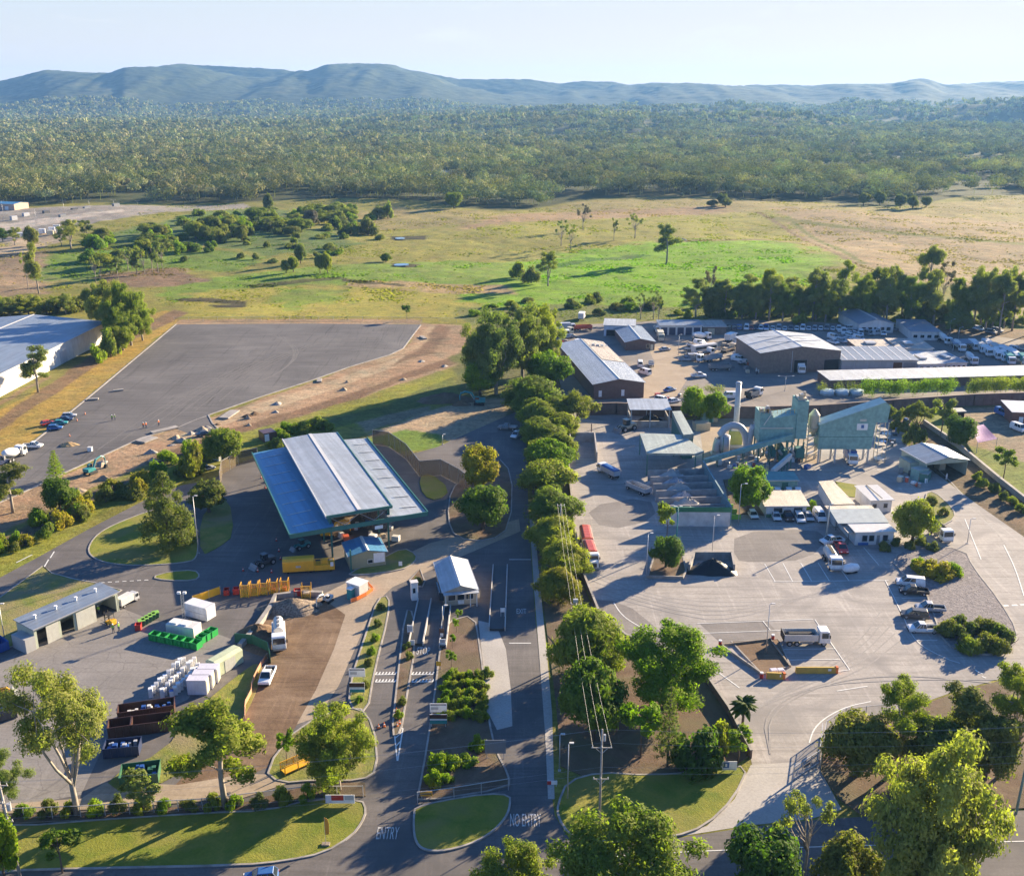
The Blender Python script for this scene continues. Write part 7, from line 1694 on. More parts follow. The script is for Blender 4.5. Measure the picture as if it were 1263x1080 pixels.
# plant machines
def excavator(label, at, face, col, sc=1.0, name='excavator'):
    A, B = P(*at), P(*face); d = B - A; t = thing(name, label, 'excavator', A, atan2(d.y, d.x), None, (sc,) * 3); c = paint(col)
    for s in (-1, 1): MB().xprism([(s * 1.2 - .3, 0), (s * 1.2 + .3, 0), (s * 1.2 + .3, .85), (s * 1.2 - .3, .85)], -1.7, 1.7).obj('track', dark(), t, .15)
    MB().yprism([(-2.0, 1.05), (1.2, 1.05), (1.2, 1.7), (-.2, 2.1), (-2.0, 2.1)], -1.25, 1.25).cyl(0, 0, .6, 1.05, .8, 14).obj('house', c, t, .06)
    b = MB().box(-.1, 1.25, .35, 1.2, 1.71, 2.95).obj('cab', c, t, .05)
    MB().box(.0, 1.29, .30, 1.24, 2.0, 2.8).obj('cab_window', GL, b)
    MB().path([(1.1, -.1, 1.6), (2.4, -.1, 3.9), (4.6, -.1, 4.4), (6.0, -.1, 3.7)], [.26, .32, .28, .2], 6).obj('boom', c, t)
    MB().path([(5.8, -.1, 4.2), (6.3, -.1, 2.8), (6.2, -.1, 1.0)], [.2, .2, .14], 6).obj('arm', c, t)
    MB().yprism([(5.7, .1), (6.5, .0), (6.7, .9), (6.2, 1.1)], -.6, .4).obj('bucket', dark(), t)
    MB().tube((1.6, -.1, 1.6), (3.0, -.1, 3.9), .09, .09, 6).obj('hydraulic_ram', steel(), t)
excavator('teal excavator working beside the heaped green waste', (591, 499), (575, 499), 'teal', .95)
excavator('small teal excavator in the scrub below the new asphalt', (112, 584), (124, 579), 'teal', .8)
excavator('compact white excavator at the right end of the rubble heap', (404, 742), (396, 748), 'offwhite', .55)
excavator('yellow excavator feeding material under the open-sided roof', (404, 662), (420, 660), 'yellow', .8)
def loader(label, at, face, col, sc=1.0):
    A, B = P(*at), P(*face); d = B - A; t = thing('wheel_loader', label, 'loader', A, atan2(d.y, d.x), None, (sc,) * 3); c = paint(col)
    MB().yprism([(-3.2, .9), (1.0, .8), (1.2, 1.6), (-.8, 1.7), (-1.0, 2.2), (-3.2, 2.0)], -1.1, 1.1).obj('body', c, t, .07)
    b = MB().box(-.9, .6, -.8, .8, 1.72, 3.3).obj('cab', GL, t, .05); MB().box(-1.0, .7, -.9, .9, 3.31, 3.45).obj('cab_roof', c, b, .03)
    for x in (-2.0, 1.5):
        for s in (-1, 1): link('wheel', wheelmesh(.8, .6), t, (x, s * 1.15, .8))
    for s in (-.5, .5): MB().path([(.9, s, 1.6), (2.2, s, 1.8), (3.2, s, .7)], [.14, .16, .12], 6).obj('lift_arm', c, t)
    MB().yprism([(3.0, .1), (4.2, .05), (3.6, .6), (3.3, 1.3), (3.0, 1.3)], -1.5, 1.5).obj('bucket', paint('grey'), t)
    return t
loader('dusty wheel loader parked in front of the roofed coal bunker', (772, 531), (764, 533), 'beige')
loader('yellow wheel loader cut by the left edge beside a waste bin', (-6, 862), (3, 860), 'yellow', .8)
loader('dark wheel loader parked in the shade left of the yellow tank', (326, 697), (318, 700), 'charcoal', .75)
loader('teal wheel loader half under the front edge of the open-sided roof', (372, 676), (362, 679), 'teal', .6)
p1 = P(136, 770)
def forklift():
    t = thing('forklift', 'yellow forklift outside the open garage bay', 'forklift', p1, 2.6)
    MB().yprism([(-1.2, .3), (.6, .3), (.6, .8), (-.2, .9), (-.4, 1.2), (-1.2, 1.2)], -.55, .55).obj('body', paint('yellow'), t, .05)
    mb = MB()
    for x in (-.7, .6):
        for y in (-.5, .5): mb.tube((x, y, .85), (x * .8, y, 2.15), .05, .05, 5)
    mb.box(-.75, .65, -.6, .6, 2.15, 2.25).obj('overhead_guard', dark(), t)
    MB().box(.75, .85, -.45, -.3, .1, 2.6).box(.75, .85, .3, .45, .1, 2.6).box(.75, .85, -.3, .3, 1.2, 1.3).obj('mast', dark(), t)
    for y in (-.3, .3): MB().box(.86, 1.9, y - .07, y + .07, .08, .13).obj('fork', steel(), t)
    for x in (-.8, .4):
        for s in (-1, 1): link('wheel', wheelmesh(.3, .2), t, (x, s * .55, .3))
forklift()
# ------------------------------------------------------------------ bins, cages, containers, heaps
def skip(label, a, b, dep, h, col, group=None, load=None, name='skip_bin'):
    A, B = P(*a), P(*b); ang, w, _ = frame_(A, B); t = thing(name, label, 'bin', A, ang, group); c = paint(col)
    k = .08
    MB().box(0, w, 0, dep, .1, .2).box(0, w, 0, k, .202, h).box(0, w, dep - k, dep, .202, h).box(0, k, k, dep - k, .202, h).box(w - k, w, k, dep - k, .202, h).obj('shell', c, t)
    MB().box(-.06, w + .06, -.06, .02, h + .002, h + .1).box(-.06, w + .06, dep - .02, dep + .06, h + .002, h + .1).box(-.06, .02, .02, dep - .02, h + .002, h + .1).box(w - .02, w + .06, .02, dep - .02, h + .002, h + .1).obj('top_rail', c, t)
    mb = MB(); n = max(2, int(w / .9))
    for i in range(n + 1): x = (w - .1) * i / n; mb.box(x, x + .1, -.09, -.003, .1, h)
    mb.obj('side_ribs', c, t)
    if load:
        rng = random.Random(len(label)); mb = MB()
        for i in range(14):
            x, y = rng.uniform(.4, w - .8), rng.uniform(.3, max(.4, dep - .8)); s = rng.uniform(.3, .7); mb.box(x, x + s, y, y + s, .21 + .001 * i, h * rng.uniform(.6, 1.08), rng.randrange(2))
        mb.obj('waste', [paint(load), paint('bluepaint')], t)
    return t
skip('brown open bin of white bagged waste, farthest of the brown group', (146, 893), (216, 883), 2.4, 1.9, 'brown', load='offwhite')
skip('empty brown open bin with lettering panels in the middle of the brown group', (163, 908), (211, 902), 2.4, 1.9, 'brown')
skip('short brown bin beside the empty brown bin behind the tallest gum', (134, 912), (162, 908), 2.4, 1.9, 'brown')
skip('navy blue bin with tall end flap, nearest of the dark bins', (128, 936), (172, 932), 2.4, 1.6, 'navy', load='silver')
skip('dark green open bin behind the small grey green tree', (148, 972), (196, 966), 3.2, 1.6, 'darkgreen', load='darkgreen')
skip('long dark open bin with green rim at the left edge', (-16, 896), (22, 885), 2.4, 1.5, 'charcoal', load='charcoal')
skip('blue skip bin with pale lid at the left edge below the garage', (-14, 811), (12, 801), 3.0, 1.6, 'bluepaint')
for k in range(6):
    skip('open green steel bin in the front row of the green bins', (184 + k * 10.1, 790 + k * 2.1), (193 + k * 10.1, 792 + k * 2.1), 1.5, 1.25, 'green', 'green bins of the front row')
for k in range(3):
    skip('open green steel bin in the short back row of the green bins', (242 + k * 6, 792.5 - k * 3.6), (250.5 + k * 6, 794.6 - k * 3.6), 1.5, 1.25, 'green', 'green bins of the back row')
for k in range(5):
    t = thing('wheelie_bin', 'dark green lidded bin in the diagonal line of small bins', 'bin', P(175 + k * 4.3, 771.5 - k * 2.5), .5, 'small lidded bins in a diagonal line')
    MB().frus(-.5, .5, -.5, .5, .08, -.6, .6, -.6, .6, 1.1).obj('shell', paint('darkgreen'), t, .03); MB().box(-.62, .62, -.62, .62, 1.103, 1.18).obj('lid', paint('lightgreen'), t, .02)
skip('small red bin at the near end of the lidded green bins', (167, 778.5), (174, 778), 1.1, 1.1, 'red')
for k, x in enumerate((297, 308.5, 320, 332.5, 346)):
    A = P(x, 737 - k * 1.4); t = thing('yellow_cage', 'yellow steel cage in the row beside the concrete block wall', 'cage', A, .08, 'yellow cages in the row')
    w = 9.5 * mpp(735); h = 2.6
    MB().box(0, w, 0, .05, .1, 1.7).box(0, w, 1.6, 1.65, .1, 1.7).box(0, w, .052, 1.598, .1, .18).obj('mesh_sides', SMY, t)
    mb = MB()
    for q in (0, w):
        for y in (0, 1.6): mb.box(q - .06, q + .06, y - .06, y + .06, 0, h)
        mb.box(q - .05, q + .05, .06, 1.54, h - .1, h)
    mb.box(.06, w - .06, -.05, .05, h - .12, h - .02); mb.obj('frame', paint('yellow'), t)
    if k in (3, 4): MB().box(.3, w - .4, .3, 1.3, .2, 1.0).obj('contents', paint('rust'), t)
A = P(372, 738.5); t = thing('yellow_cage', 'yellow steel cage standing apart at the right of the red bin', 'cage', A, .08)
w = 11 * mpp(735); MB().box(0, w, 1.6, 1.65, .1, 1.7).box(0, w, .052, 1.598, .1, .18).box(0, w, 0, .05, .1, 1.0).obj('mesh_sides', SMY, t)
mb = MB()
for q in (0, w):
    for y in (0, 1.6): mb.box(q - .06, q + .06, y - .06, y + .06, 0, 2.7)
mb.box(.06, w - .06, -.05, .05, 2.58, 2.68); mb.obj('frame', paint('yellow'), t); MB().box(.3, w - .3, .3, 1.4, .2, 1.1).obj('contents', paint('beige'), t)
skip('dark red bin between the yellow cages', (363, 736), (371, 735.5), 1.3, 1.1, 'red')
skip('dark red bin left of the yellow cage row, left of the pair', (276, 735), (283, 734.5), 1.3, 1.1, 'red'); skip('dark red bin left of the yellow cage row, right of the pair', (287.5, 734), (295, 733.5), 1.3, 1.1, 'red')
A, B = P(349, 708.5), P(388, 706); ang, w, _ = frame_(A, B); t = thing('yellow_tank', 'big yellow enclosed machine body standing before the open shed', 'machine', A, ang)
MB().xprism([(0, .4), (2.6, .4), (2.6, 2.6), (2.0, 3.0), (.6, 3.0), (0, 2.6)], 0, w).obj('body', paint('yellow'), t, .08); MB().box(w * .42, w * .58, -.03, -.003, 1.3, 1.7).obj('plate', paint('silver'), t)
mb = MB().box(w + .01, w + 4, 0, 2.2, .4, 1.5)
for k in range(4): mb.tube((w + .2 + k * 1.2, .1, 1.5), (w + .2 + k * 1.2, .1, 2.9), .08, .08, 5)
mb.tube((w + .2, .1, 2.9), (w + 3.9, .1, 2.9), .07, .07, 5).box(w + 1.5, w + 2.7, .6, 1.8, 1.51, 2.3); mb.obj('engine_frame', paint('yellow'), t)
MB().box(w + 3.2, w + 3.8, -.06, -.01, 1.2, 2.1).obj('notice', paint('white'), t)
for x in (.8, w - 1, w + 3): MB().box(x, x + .4, .2, 2.3, .0, .397).obj('skid', dark(), t)
# lilac and green containers
for k in range(3):
    t, w = boxthing('lilac_container', ('small lilac storage container nearest the white appliances, front of three', 'small lilac storage container in the middle of three', 'small lilac storage container at the back of three')[k], 'container', (231.5 + 6.7 * k, 857 - 7.2 * k), (255.5 + 6.7 * k, 857 - 7.2 * k), 1.75, 2.6, paint('lilac'), bev=.05)
    panel(t, 'side_door', .15, 1.6, .15, 2.4, paint('cream'), side='r', w=w); MB().box(-.03, w + .03, -.05, 1.8, 2.605, 2.66).obj('top_lid', paint('lilac'), t)
A, B = P(253, 813, 2.6), P(270, 816, 2.6); Q = P(287, 794, 2.6); ang, w, d = frame_(A, B, Q)
t = thing('green_container', 'pale green arched roof container behind the lilac ones', 'container', (A.x, A.y, 0), ang - .25)
MB().yprism([(0, .05), (w, .05), (w, 2.4), (w * .75, 2.75), (w * .25, 2.75), (0, 2.4)], 0, d).obj('body', pmat('pale_green_panel', (.48, .52, .34), .6), t, .03)
panel(t, 'side_door', d * .3, d * .7, .1, 2.2, paint('limestone'), side='r', w=w)
t, w = boxthing('white_container', 'white storage container standing on grass by the light mast', 'container', (228, 759), (255, 766.5), 2.5, 2.6, pmat('white_corrugated', (.72, .73, .74), .5, 0, .06, .4, ('X', 6)))
panel(t, 'end_door', .15, 2.3, .15, 2.4, paint('white'), side='r', w=w); MB().box(.0, w, -.06, -.003, 1.25, 1.33).obj('side_rail', paint('silver'), t)
t, w = boxthing('white_plant_box', 'low white machinery box behind the row of green bins', 'machine', (205, 781), (239, 787), 2.6, 1.9, paint('offwhite'), bev=.1)
MB().box(.5, 2, .4, 1.6, 1.903, 2.15).box(2.6, 4, .5, 1.9, 1.903, 2.1).obj('top_cover', paint('white'), t)
t, w = boxthing('site_hut', 'white cube hut ringed by orange barriers', 'hut', (428, 734), (443.5, 739), 2.6, 2.7, paint('offwhite')); MB().box(-.1, w + .1, -.1, 2.7, 2.703, 2.85).obj('roof', paint('white'), t)
panel(t, 'grey_door', w * .1, w * .9, .1, 2.3, paint('silver'))
t, w = boxthing('portable_toilet', 'teal portable toilet with white roof beside the cube hut', 'toilet', (428, 739), (434, 740.5), 1.1, 2.1, paint('teal')); MB().box(-.05, w + .05, -.05, 1.15, 2.103, 2.4).obj('roof', paint('white'), t, .05)
RA = random.Random(3)
for k in range(34):        # white goods
    r, c = k % 12, k // 12; x = 187 + c * 13 + r * 3.6 + RA.uniform(-.8, .8); y = 859 - r * 3.6 + c * .5 + RA.uniform(-.6, .6)
    A = P(x, y); t = thing('old_fridge', 'scrapped white fridge in the rows beside the lilac containers', 'fridge', A, RA.uniform(-.1, .1) + .3, 'scrapped fridges in rows')
    h = RA.uniform(1.3, 1.8); m = paint(RA.choice(['white', 'white', 'offwhite', 'silver', 'bluepaint' if c == 2 else 'white']))
    MB().box(-.33, .33, -.33, .33, .02, h).obj('cabinet', m, t, .03); MB().box(-.32, .32, -.39, -.335, .05, h - .5).box(-.32, .32, -.39, -.335, h - .47, h - .03).obj('door', paint('white'), t, .01)
heap('rubble_heap', 'grey heap of mixed scrap and rubble inside the concrete block wall', 360, 750, 6.0, 3.2, 2.0, pmat('scrap_mix', (.25, .19, .135), .9, 0, .8, 3.0), 5)
for k, (x, y, rx, ry, h, m) in enumerate(((420, 640, 7, 9, 4.2, G_MULCH), (404, 600, 8, 10, 4.6, pmat('mixed_waste', (.26, .21, .15), .9, 0, .7, 2.5)), (392, 578, 8, 8, 4.4, G_MULCH), (462, 640, 5, 6, 3.2, MATS['mixed_waste'] if 'mixed_waste' in MATS else G_DIRT))):
    heap('waste_heap', ('heap of mixed waste under the front of the open-sided roof', 'tallest heap of timber waste added to block sun under the middle of the open-sided roof', 'heap of bark waste added to block sun under the back of the open-sided roof', 'smaller tan heap under the right front of the open-sided roof')[k], x, y, rx, ry, h, m, 20 + k)  # middle and back heaps are unseen, added to block sun under the roof
heap('earth_heap', 'brown earth heap left of the white vacuum truck', 318, 780, 3.2, 3.0, 1.7, G_DIRT, 6)
heap('sand_heap', 'orange sand heap dumped on the new asphalt', 85, 549, 2.6, 1.8, 1.0, pmat('orange_sand', (.42, .28, .13), .95, 0, .2), 7)
heap('green_waste_heap', 'long dark heap of cut branches by the teal excavator', 550, 494, 10, 4, 2.6, G_MULCH, 8)
heap('brown_spoil_heap', 'brown spoil heap below the teal excavator bucket', 569, 499, 3, 2, 1.6, G_DIRT, 9)
heap('tarp_heap', 'black plastic covered stockpile beside the raised tree bed', 878, 704, 5.2, 2.8, 2.7, pmat('black_plastic', (.012, .012, .013), .35, 0, .2), 10)
MBt = MB(); 
def bunker():
    o = P(860, 712); t = thing('stockpile_bunker', 'low concrete bunker walls round the black covered stockpile', 'bunker', o)
    pts = [q - o.to_2d() for q in wpts([(850, 706), (856, 690), (902, 690), (905, 706)])]
    for a, b in zip(pts[:-1], pts[1:]): mb = MB(); strip_mb(mb, [a, b], .4, 0, 1.8); mb.obj('bunker_wall', conc(), t)
bunker()
p = P(1049, 706); t = thing('covered_boat', 'white covered trailer pod right of the white tanker truck', 'pod', p, .3)
MB().path([(-1.9, 0, 1.0), (-1.4, 0, 1.05), (0, 0, 1.1), (1.4, 0, 1.0), (1.9, 0, .9)], [.2, .75, .95, .75, .2], 12).obj('cover', paint('white'), t, 0, True); MB().box(-1.2, 1.2, -.6, .6, .1, .3).obj('trailer_frame', dark(), t)
for k, (a, b, lb) in enumerate((((981, 829.5), (1030, 829.5), 'long yellow barrier unit at the foot of the marked bays'), ((945, 836), (965, 837), 'short yellow barrier unit at the corner of the dirt triangle'))):
    A, B = P(*a), P(*b); ang, w, _ = frame_(A, B); t = thing('yellow_barrier', lb, 'barrier', A, ang)
    MB().xprism([(-.35, 0), (.35, 0), (.28, .5), (.18, 1.1), (-.18, 1.1), (-.28, .5)], 0, w).obj('body', pmat('dusty_yellow', (.55, .36, .06), .7, 0, .2), t, .04); MB().box(w + .02, w + .4, -.3, .3, 0, 1.2).obj('red_end_cap', paint('orange'), t)
    MB().box(w * .8, w * .88, -.375, -.34, .55, .95).obj('notice', paint('white'), t)
A = P(950, 831); t = thing('pallet_stack', 'pallet of bagged stuff between two yellow barriers', 'pallet', A, .2); MB().box(-.2, 2.6, -.6, .8, .0, .15).obj('pallet', woodm(), t); MB().box(0, 1.2, -.4, .6, .152, .8).box(1.3, 2.4, -.4, .6, .152, .7).obj('bags', paint('lilac'), t, .1)
for k, (x, y) in enumerate(((888, 796), (953, 789), (939, 836))):
    t = thing('traffic_bollard', ('pink red bollard at the left tip of the dirt triangle', 'pink red bollard at the right tip of the dirt triangle', 'pink red bollard beside the short yellow barrier')[k], 'bollard', P(x, y)); MB().cyl(0, 0, 0, .9, .28, 10).obj('post', paint('red'), t); MB().cyl(0, 0, .901, 1.1, .3, 10).obj('cap', paint('white'), t)
wall_line('bay_kerb_wall', 'low dark timber edging along the dirt triangle in the yard', 'edging', [(890, 797), (950, 790), (974, 823)], .5, .25, woodm())
wall_line('bay_edge_wall', 'low pale edging along the near side of the dirt triangle', 'edging', [(891, 798), (940, 833)], .5, .25, conc())
# concrete slabs and small things on the new asphalt
for k, (x, y, w_, d_, lb) in enumerate(((115, 493, 3.2, 1.2, 'pale concrete slab nearer the kerb on the new asphalt'), (146, 482, 3.2, 1.2, 'pale concrete slab farther out on the new asphalt'), (203, 531, 8, 2.0, 'long bluish pipe bundle at the drive entrance'), (181, 543, 5, 3.6, 'stack of pale concrete panels below the drive entrance'), (283, 512, 8, 3.0, 'pale stacked slabs beside the entrance kerb end'), (394, 470, 4, 1.6, 'pale culvert lid on the long lot kerb'), (522, 417, 5, 1.6, 'pale culvert slab at the far right corner of the lot'))):
    t = thing('concrete_slab', lb, 'slab', P(x, y), .2 + k * .3); MB().box(-w_ / 2, w_ / 2, -d_ / 2, d_ / 2, .12, .5).obj('slab', conc(), t, .03); MB().box(-w_ / 2 + .2, -w_ / 2 + .4, -d_ / 2, d_ / 2, 0, .118).box(w_ / 2 - .4, w_ / 2 - .2, -d_ / 2, d_ / 2, 0, .118).obj('bearer', woodm(), t)
t, w = boxthing('white_box', 'small white box alone on the new asphalt', 'box', (108, 557), (113, 557), 1.0, 1.1, paint('white')); MB().box(-.05, w + .05, -.05, 1.05, 1.103, 1.2).obj('lid', paint('offwhite'), t)
t, w = boxthing('red_container', 'rusty red container half hidden in bushes behind the open shed', 'container', (326, 546), (342, 543), 4, 2.6, paint('brown')); panel(t, 'white_end', .2, w * .4, .3, 2.3, paint('white'))
t, w = boxthing('white_hut', 'white hut under the round tree left of the open shed', 'hut', (270, 569), (288, 563), 2.8, 2.6, paint('white')); MB().box(-.2, w + .2, -.2, 3.0, 2.603, 2.75).obj('roof', paint('offwhite'), t); panel(t, 'door', w * .2, w * .4, .05, 2.1, paint('silver'))
for k in range(3):
    p = P(1012 - 990 + 990 + k * 18 + 8 - 0, 486.5); t = thing('water_tank', ('left of three pale blue tanks on the terrace', 'middle of three pale blue tanks on the terrace', 'right of three pale blue tanks on the terrace')[k], 'tank', p)
    MB().cyl(0, 0, 0, 1.5, 2.2, 20).obj('shell', pmat('pale_blue_tank', (.40, .52, .56), .5), t, 0, True); MB().cyl(0, 0, 1.503, 1.75, 2.25, 20, 0, .5).obj('lid', MATS['pale_blue_tank'], t)
# ------------------------------------------------------------------ weighbridges, signs, gates, fences
def weighbridge(label, pxs, w):
    pts = wpts(pxs); o = pts[0]; t = thing('weighbridge', label, 'weighbridge', (o.x, o.y, 0)); loc = [p - o for p in pts]
    mb = MB(); strip_mb(mb, loc, w, .02, .45); mb.obj('deck', pmat('dark_steel_deck', (.04, .04, .042), .6), t)
    nn = (loc[-1] - loc[0]).normalized(); sd = Vector((-nn.y, nn.x))
    for s in (-1, 1):
        mb = MB(); strip_mb(mb, [q + sd * s * (w / 2 + .12) for q in loc], .18, .0, .85); mb.obj('side_rail', pmat('rail_concrete', (.45, .43, .40), .8), t)
weighbridge('dark weighbridge deck left of the gabled office', [(513, 796), (524, 742)], 2.2)
weighbridge('long dark weighbridge deck right of the gabled office', [(613, 778), (617, 700)], 2.6)
weighbridge('narrow ramp deck directly below the gabled office', [(546, 800), (552, 750)], .9)
t, w = boxthing('ticket_booth', 'slim white ticket booth standing between the entry lanes', 'booth', (508, 741), (516, 740), 1.2, 3.6, paint('white')); panel(t, 'window', w * .2, w * .6, 1.6, 2.6, glass()); MB().box(-.1, w + .1, -.1, 1.3, 3.603, 3.75).obj('roof', paint('offwhite'), t)
def signboard(label, bx, by, w, h, z0, col, bands=(), name='sign', cat='sign', yaw=0.0, sides=None, double=False):
    t = thing(name, label, cat, P(bx, by), yaw)
    b = MB().box(-w / 2, w / 2, -.04, .04, z0, z0 + h).obj('board', paint(col), t)
    for i, (x0, x1, q0, q1, c) in enumerate(bands): MB().box(x0 * w - w / 2, x1 * w - w / 2, -.06 - .003 * i, -.041, z0 + q0 * h, z0 + q1 * h).obj('printed_panel', paint(c), b)
    for s in (-1, 1): MB().box(s * w * .4 - .05, s * w * .4 + .05, .045, .13, 0, z0 + h).obj('post', steel(), t)
    return t
signboard('white board on the left roadside kerb above a red banner board', 441, 843, 2.6, 1.5, 1.3, 'white', ((.05, .95, .82, .95, 'navy'), (.08, .5, .3, .6, 'silver')))
signboard('red and teal striped board just below the white roadside board', 441, 858, 2.4, 1.7, .7, 'white', ((0, 1, .55, 1, 'brown'), (0, 1, 0, .3, 'teal')))
signboard('white board on the central median before massed shrubs', 541, 887, 2.6, 1.5, 1.3, 'white', ((.05, .95, .82, .95, 'navy'), (.08, .5, .3, .6, 'silver')))
signboard('red and pale blue striped board on the central median', 541, 897, 2.6, 1.6, .7, 'white', ((0, 1, .55, 1, 'brown'), (0, 1, 0, .38, 'teal')))
signboard('dark grey back of a large board beside the exit lane', 611, 936, 3.0, 2.2, 1.0, 'grey')
signboard('yellow board at the corner of the entry median lawn', 526, 985, 1.6, .7, .5, 'yellow', ((.1, .9, .4, .6, 'charcoal'),))
signboard('low red and white roadside banner on the bottom left garden', 420, 993, 3.9, 1.3, .4, 'white', ((.0, .2, 0.05, .95, 'lilac'), (.2, .62, .35, .98, 'red'), (.2, 1, .0, .3, 'white'), (.66, .96, .4, .9, 'silver')))
signboard('white sign with a blue square emblem at the driveway mouth', 895, 952, 3.0, 1.4, .4, 'white', ((.36, .64, .25, .92, 'blue'), (.08, .92, .04, .12, 'silver'), (.46, .54, .4, .75, 'white')))
signboard('small white sign at the kerb of the exit road lawn', 681, 970, 1.4, .6, .4, 'white', ((0, .4, 0, 1, 'red'),))
signboard('white notice on the weighbridge kerb beside red panels', 546, 798, 1.0, 1.3, .3, 'white', ((.1, .9, .5, .9, 'silver'),))
signboard('red notice panels lining the kerb above the white notice', 545, 788, .9, 1.8, .3, 'brown', ((.2, .8, .1, .5, 'white'),))
signboard('white notice between entry lanes beside the weighbridge deck', 506, 783, 1.0, 1.4, .6, 'white', ((.1, .9, .2, .8, 'silver'),))
signboard('small white notice lower in the bed between entry lanes', 509, 797, .7, .9, .3, 'white')
signboard('white round sign beside the right weighbridge', 620, 763, .8, .8, 1.4, 'white')
signboard('small white sign on the lawn in front of the olive hut', 494, 699, .7, .9, .3, 'white')
signboard('small yellow diamond board at the weighbridge kerb', 541, 826, .8, .8, .8, 'yellow')
def flagbanner():
    t = thing('flag_banner', 'tall orange feather flag on the bottom left lawn', 'flag', P(402, 1042)); MB().tube((0, 0, 0), (0, 0, 4.2), .035, .02, 6).obj('pole', steel(), t)
    MB().yprism([(.02, 1.6), (.5, 1.7), (.55, 3.2), (.4, 4.0), (.02, 4.25)], -.01, .01).obj('banner', pmat('orange_cloth', (.62, .28, .03), .8), t); MB().box(-.5, .5, -.3, .3, 0, .3).obj('base', woodm(), t)
flagbanner()
def cone(label, x, y, col='orange', group=None):
    t = thing('traffic_cone', label, 'cone', P(x, y), 0, group); MB().cyl(0, 0, .04, .8, .2, 10, 0, .05).obj('cone', paint(col), t); MB().box(-.27, .27, -.27, .27, 0, .038).obj('base', dark(), t); MB().cyl(0, 0, .4, .56, .135, 10, 0, .10).obj('white_band', paint('white'), t)
for x, y in ((467, 898), (474, 896), (490, 896), (493, 893), (489, 878)): cone('orange cone at the tip of the entry lane median', x, y, group='cones at the entry median tip')
for x, y in ((105, 511), (86, 538), (95, 519)): cone('orange cone standing near parked cars on the new asphalt', x, y, group='cones on the new asphalt')
for x, y in ((341, 667), (344, 680), (346, 690), (322, 590), (327, 602), (318, 705), (300, 704), (335, 706)): cone('small cone on the shaded hardstand left of the open shed', x, y, 'red', group='cones on the shaded hardstand')
def mesh_barrier(label, px, h, col, name='barrier_fence', cat='barrier', gap=1.6, post=True):
    pts = wpts(px); o = pts[0]; t = thing(name, label, cat, (o.x, o.y, 0)); loc = [p - o for p in pts]
    mb = MB(); rng = random.Random(1); fine = []
    for a, b in zip(loc[:-1], loc[1:]):
        n = max(1, int((b - a).length / gap))
        fine += [a.lerp(b, i / n) for i in range(n)]
    fine.append(loc[-1])
    strip_mb(mb, [q + Vector((rng.uniform(-.12, .12), rng.uniform(-.12, .12))) for q in fine], .04, .15, h); mb.obj('mesh_panel', paint(col), t)
    mb = MB()
    for q in fine: mb.cyl(q.x, q.y, 0, h + .1, .04, 6)
    mb.obj('stakes', steel(), t)
mesh_barrier('sagging orange mesh barrier along the left of the brown earth yard', [(330, 812), (322, 822), (313, 840), (310, 855), (303, 870), (302, 888)], 1.0, 'salmon')
mesh_barrier('orange barriers ringing the white cube hut', [(433, 744), (440, 741), (452, 735), (460, 729), (455, 722)], .9, 'orange')
mesh_barrier('yellow fenced strip left of the red bins', [(238, 745), (258, 738), (272, 733)], 1.7, 'yellow')
A, B = P(352, 957), P(384, 943); ang, w, _ = frame_(A, B); t = thing('yellow_cage', 'yellow mesh cage trailer on grass below the big dense olive tree', 'cage', A, ang)
mb = MB()
for q in (0, w * .5, w):
    for y in (0, 1.4): mb.box(q - .06, q + .06, y - .06, y + .06, 0, 1.5)
mb.box(0, w, -.05, .05, 1.38, 1.5).box(0, w, 1.35, 1.45, 1.38, 1.5).box(0, w, .0, 1.4, .3, .4); mb.obj('frame', paint('yellow'), t); MB().box(.1, w - .1, 1.33, 1.345, .42, 1.36).obj('mesh_side', SMY, t)
def screen_fence(label, px, h, mat, every=3.0):
    pts = wpts(px); o = pts[0]; t = thing('mesh_fence', label, 'fence', (o.x, o.y, 0)); loc = [p - o for p in pts]
    mb = MB(); strip_mb(mb, loc, .04, .05, h); mb.obj('shade_mesh', mat, t)
    for a, b in zip(loc[:-1], loc[1:]):
        n = max(1, int((b - a).length / every))
        for i in range(n + 1):
            if i == n and b is not loc[-1]: continue
            q = a.lerp(b, i / n); MB().cyl(q.x, q.y, 0, h + .12, .06, 6).obj('post', steel(), t)
    mb = MB(); strip_mb(mb, loc, .07, h + .002, h + .08); mb.obj('top_rail', steel(), t)
screen_fence('dark mesh fence behind the right side of the open shed', [(460, 548), (480, 551), (501, 566), (518, 588)], 4.2, SM)
screen_fence('curved dark mesh fence around the light yellow green tree', [(518, 588), (544, 586), (566, 598), (584, 612)], 4.2, SM)
screen_fence('dark mesh fence at the back left corner of the open shed', [(272, 600), (274, 585), (294, 573), (318, 568)], 3.5, SM)
screen_fence('chain mesh fence along the far edge of the new asphalt', [(215, 396), (375, 395), (520, 396), (585, 398)], 1.6, SM2, 6)
screen_fence('see-through mesh fence in front of the right shaded hedge', [(1012, 946), (1018, 905), (1042, 889), (1092, 884)], 2.2, SM2)
screen_fence('chain mesh fence behind the entry median lawn', [(515, 991), (560, 985), (627, 974)], 1.8, SM2)
screen_fence('long chain mesh fence behind the bottom left roadside hedge', [(-40, 1013), (100, 1008), (250, 999), (384, 983), (448, 983)], 1.8, SM2)
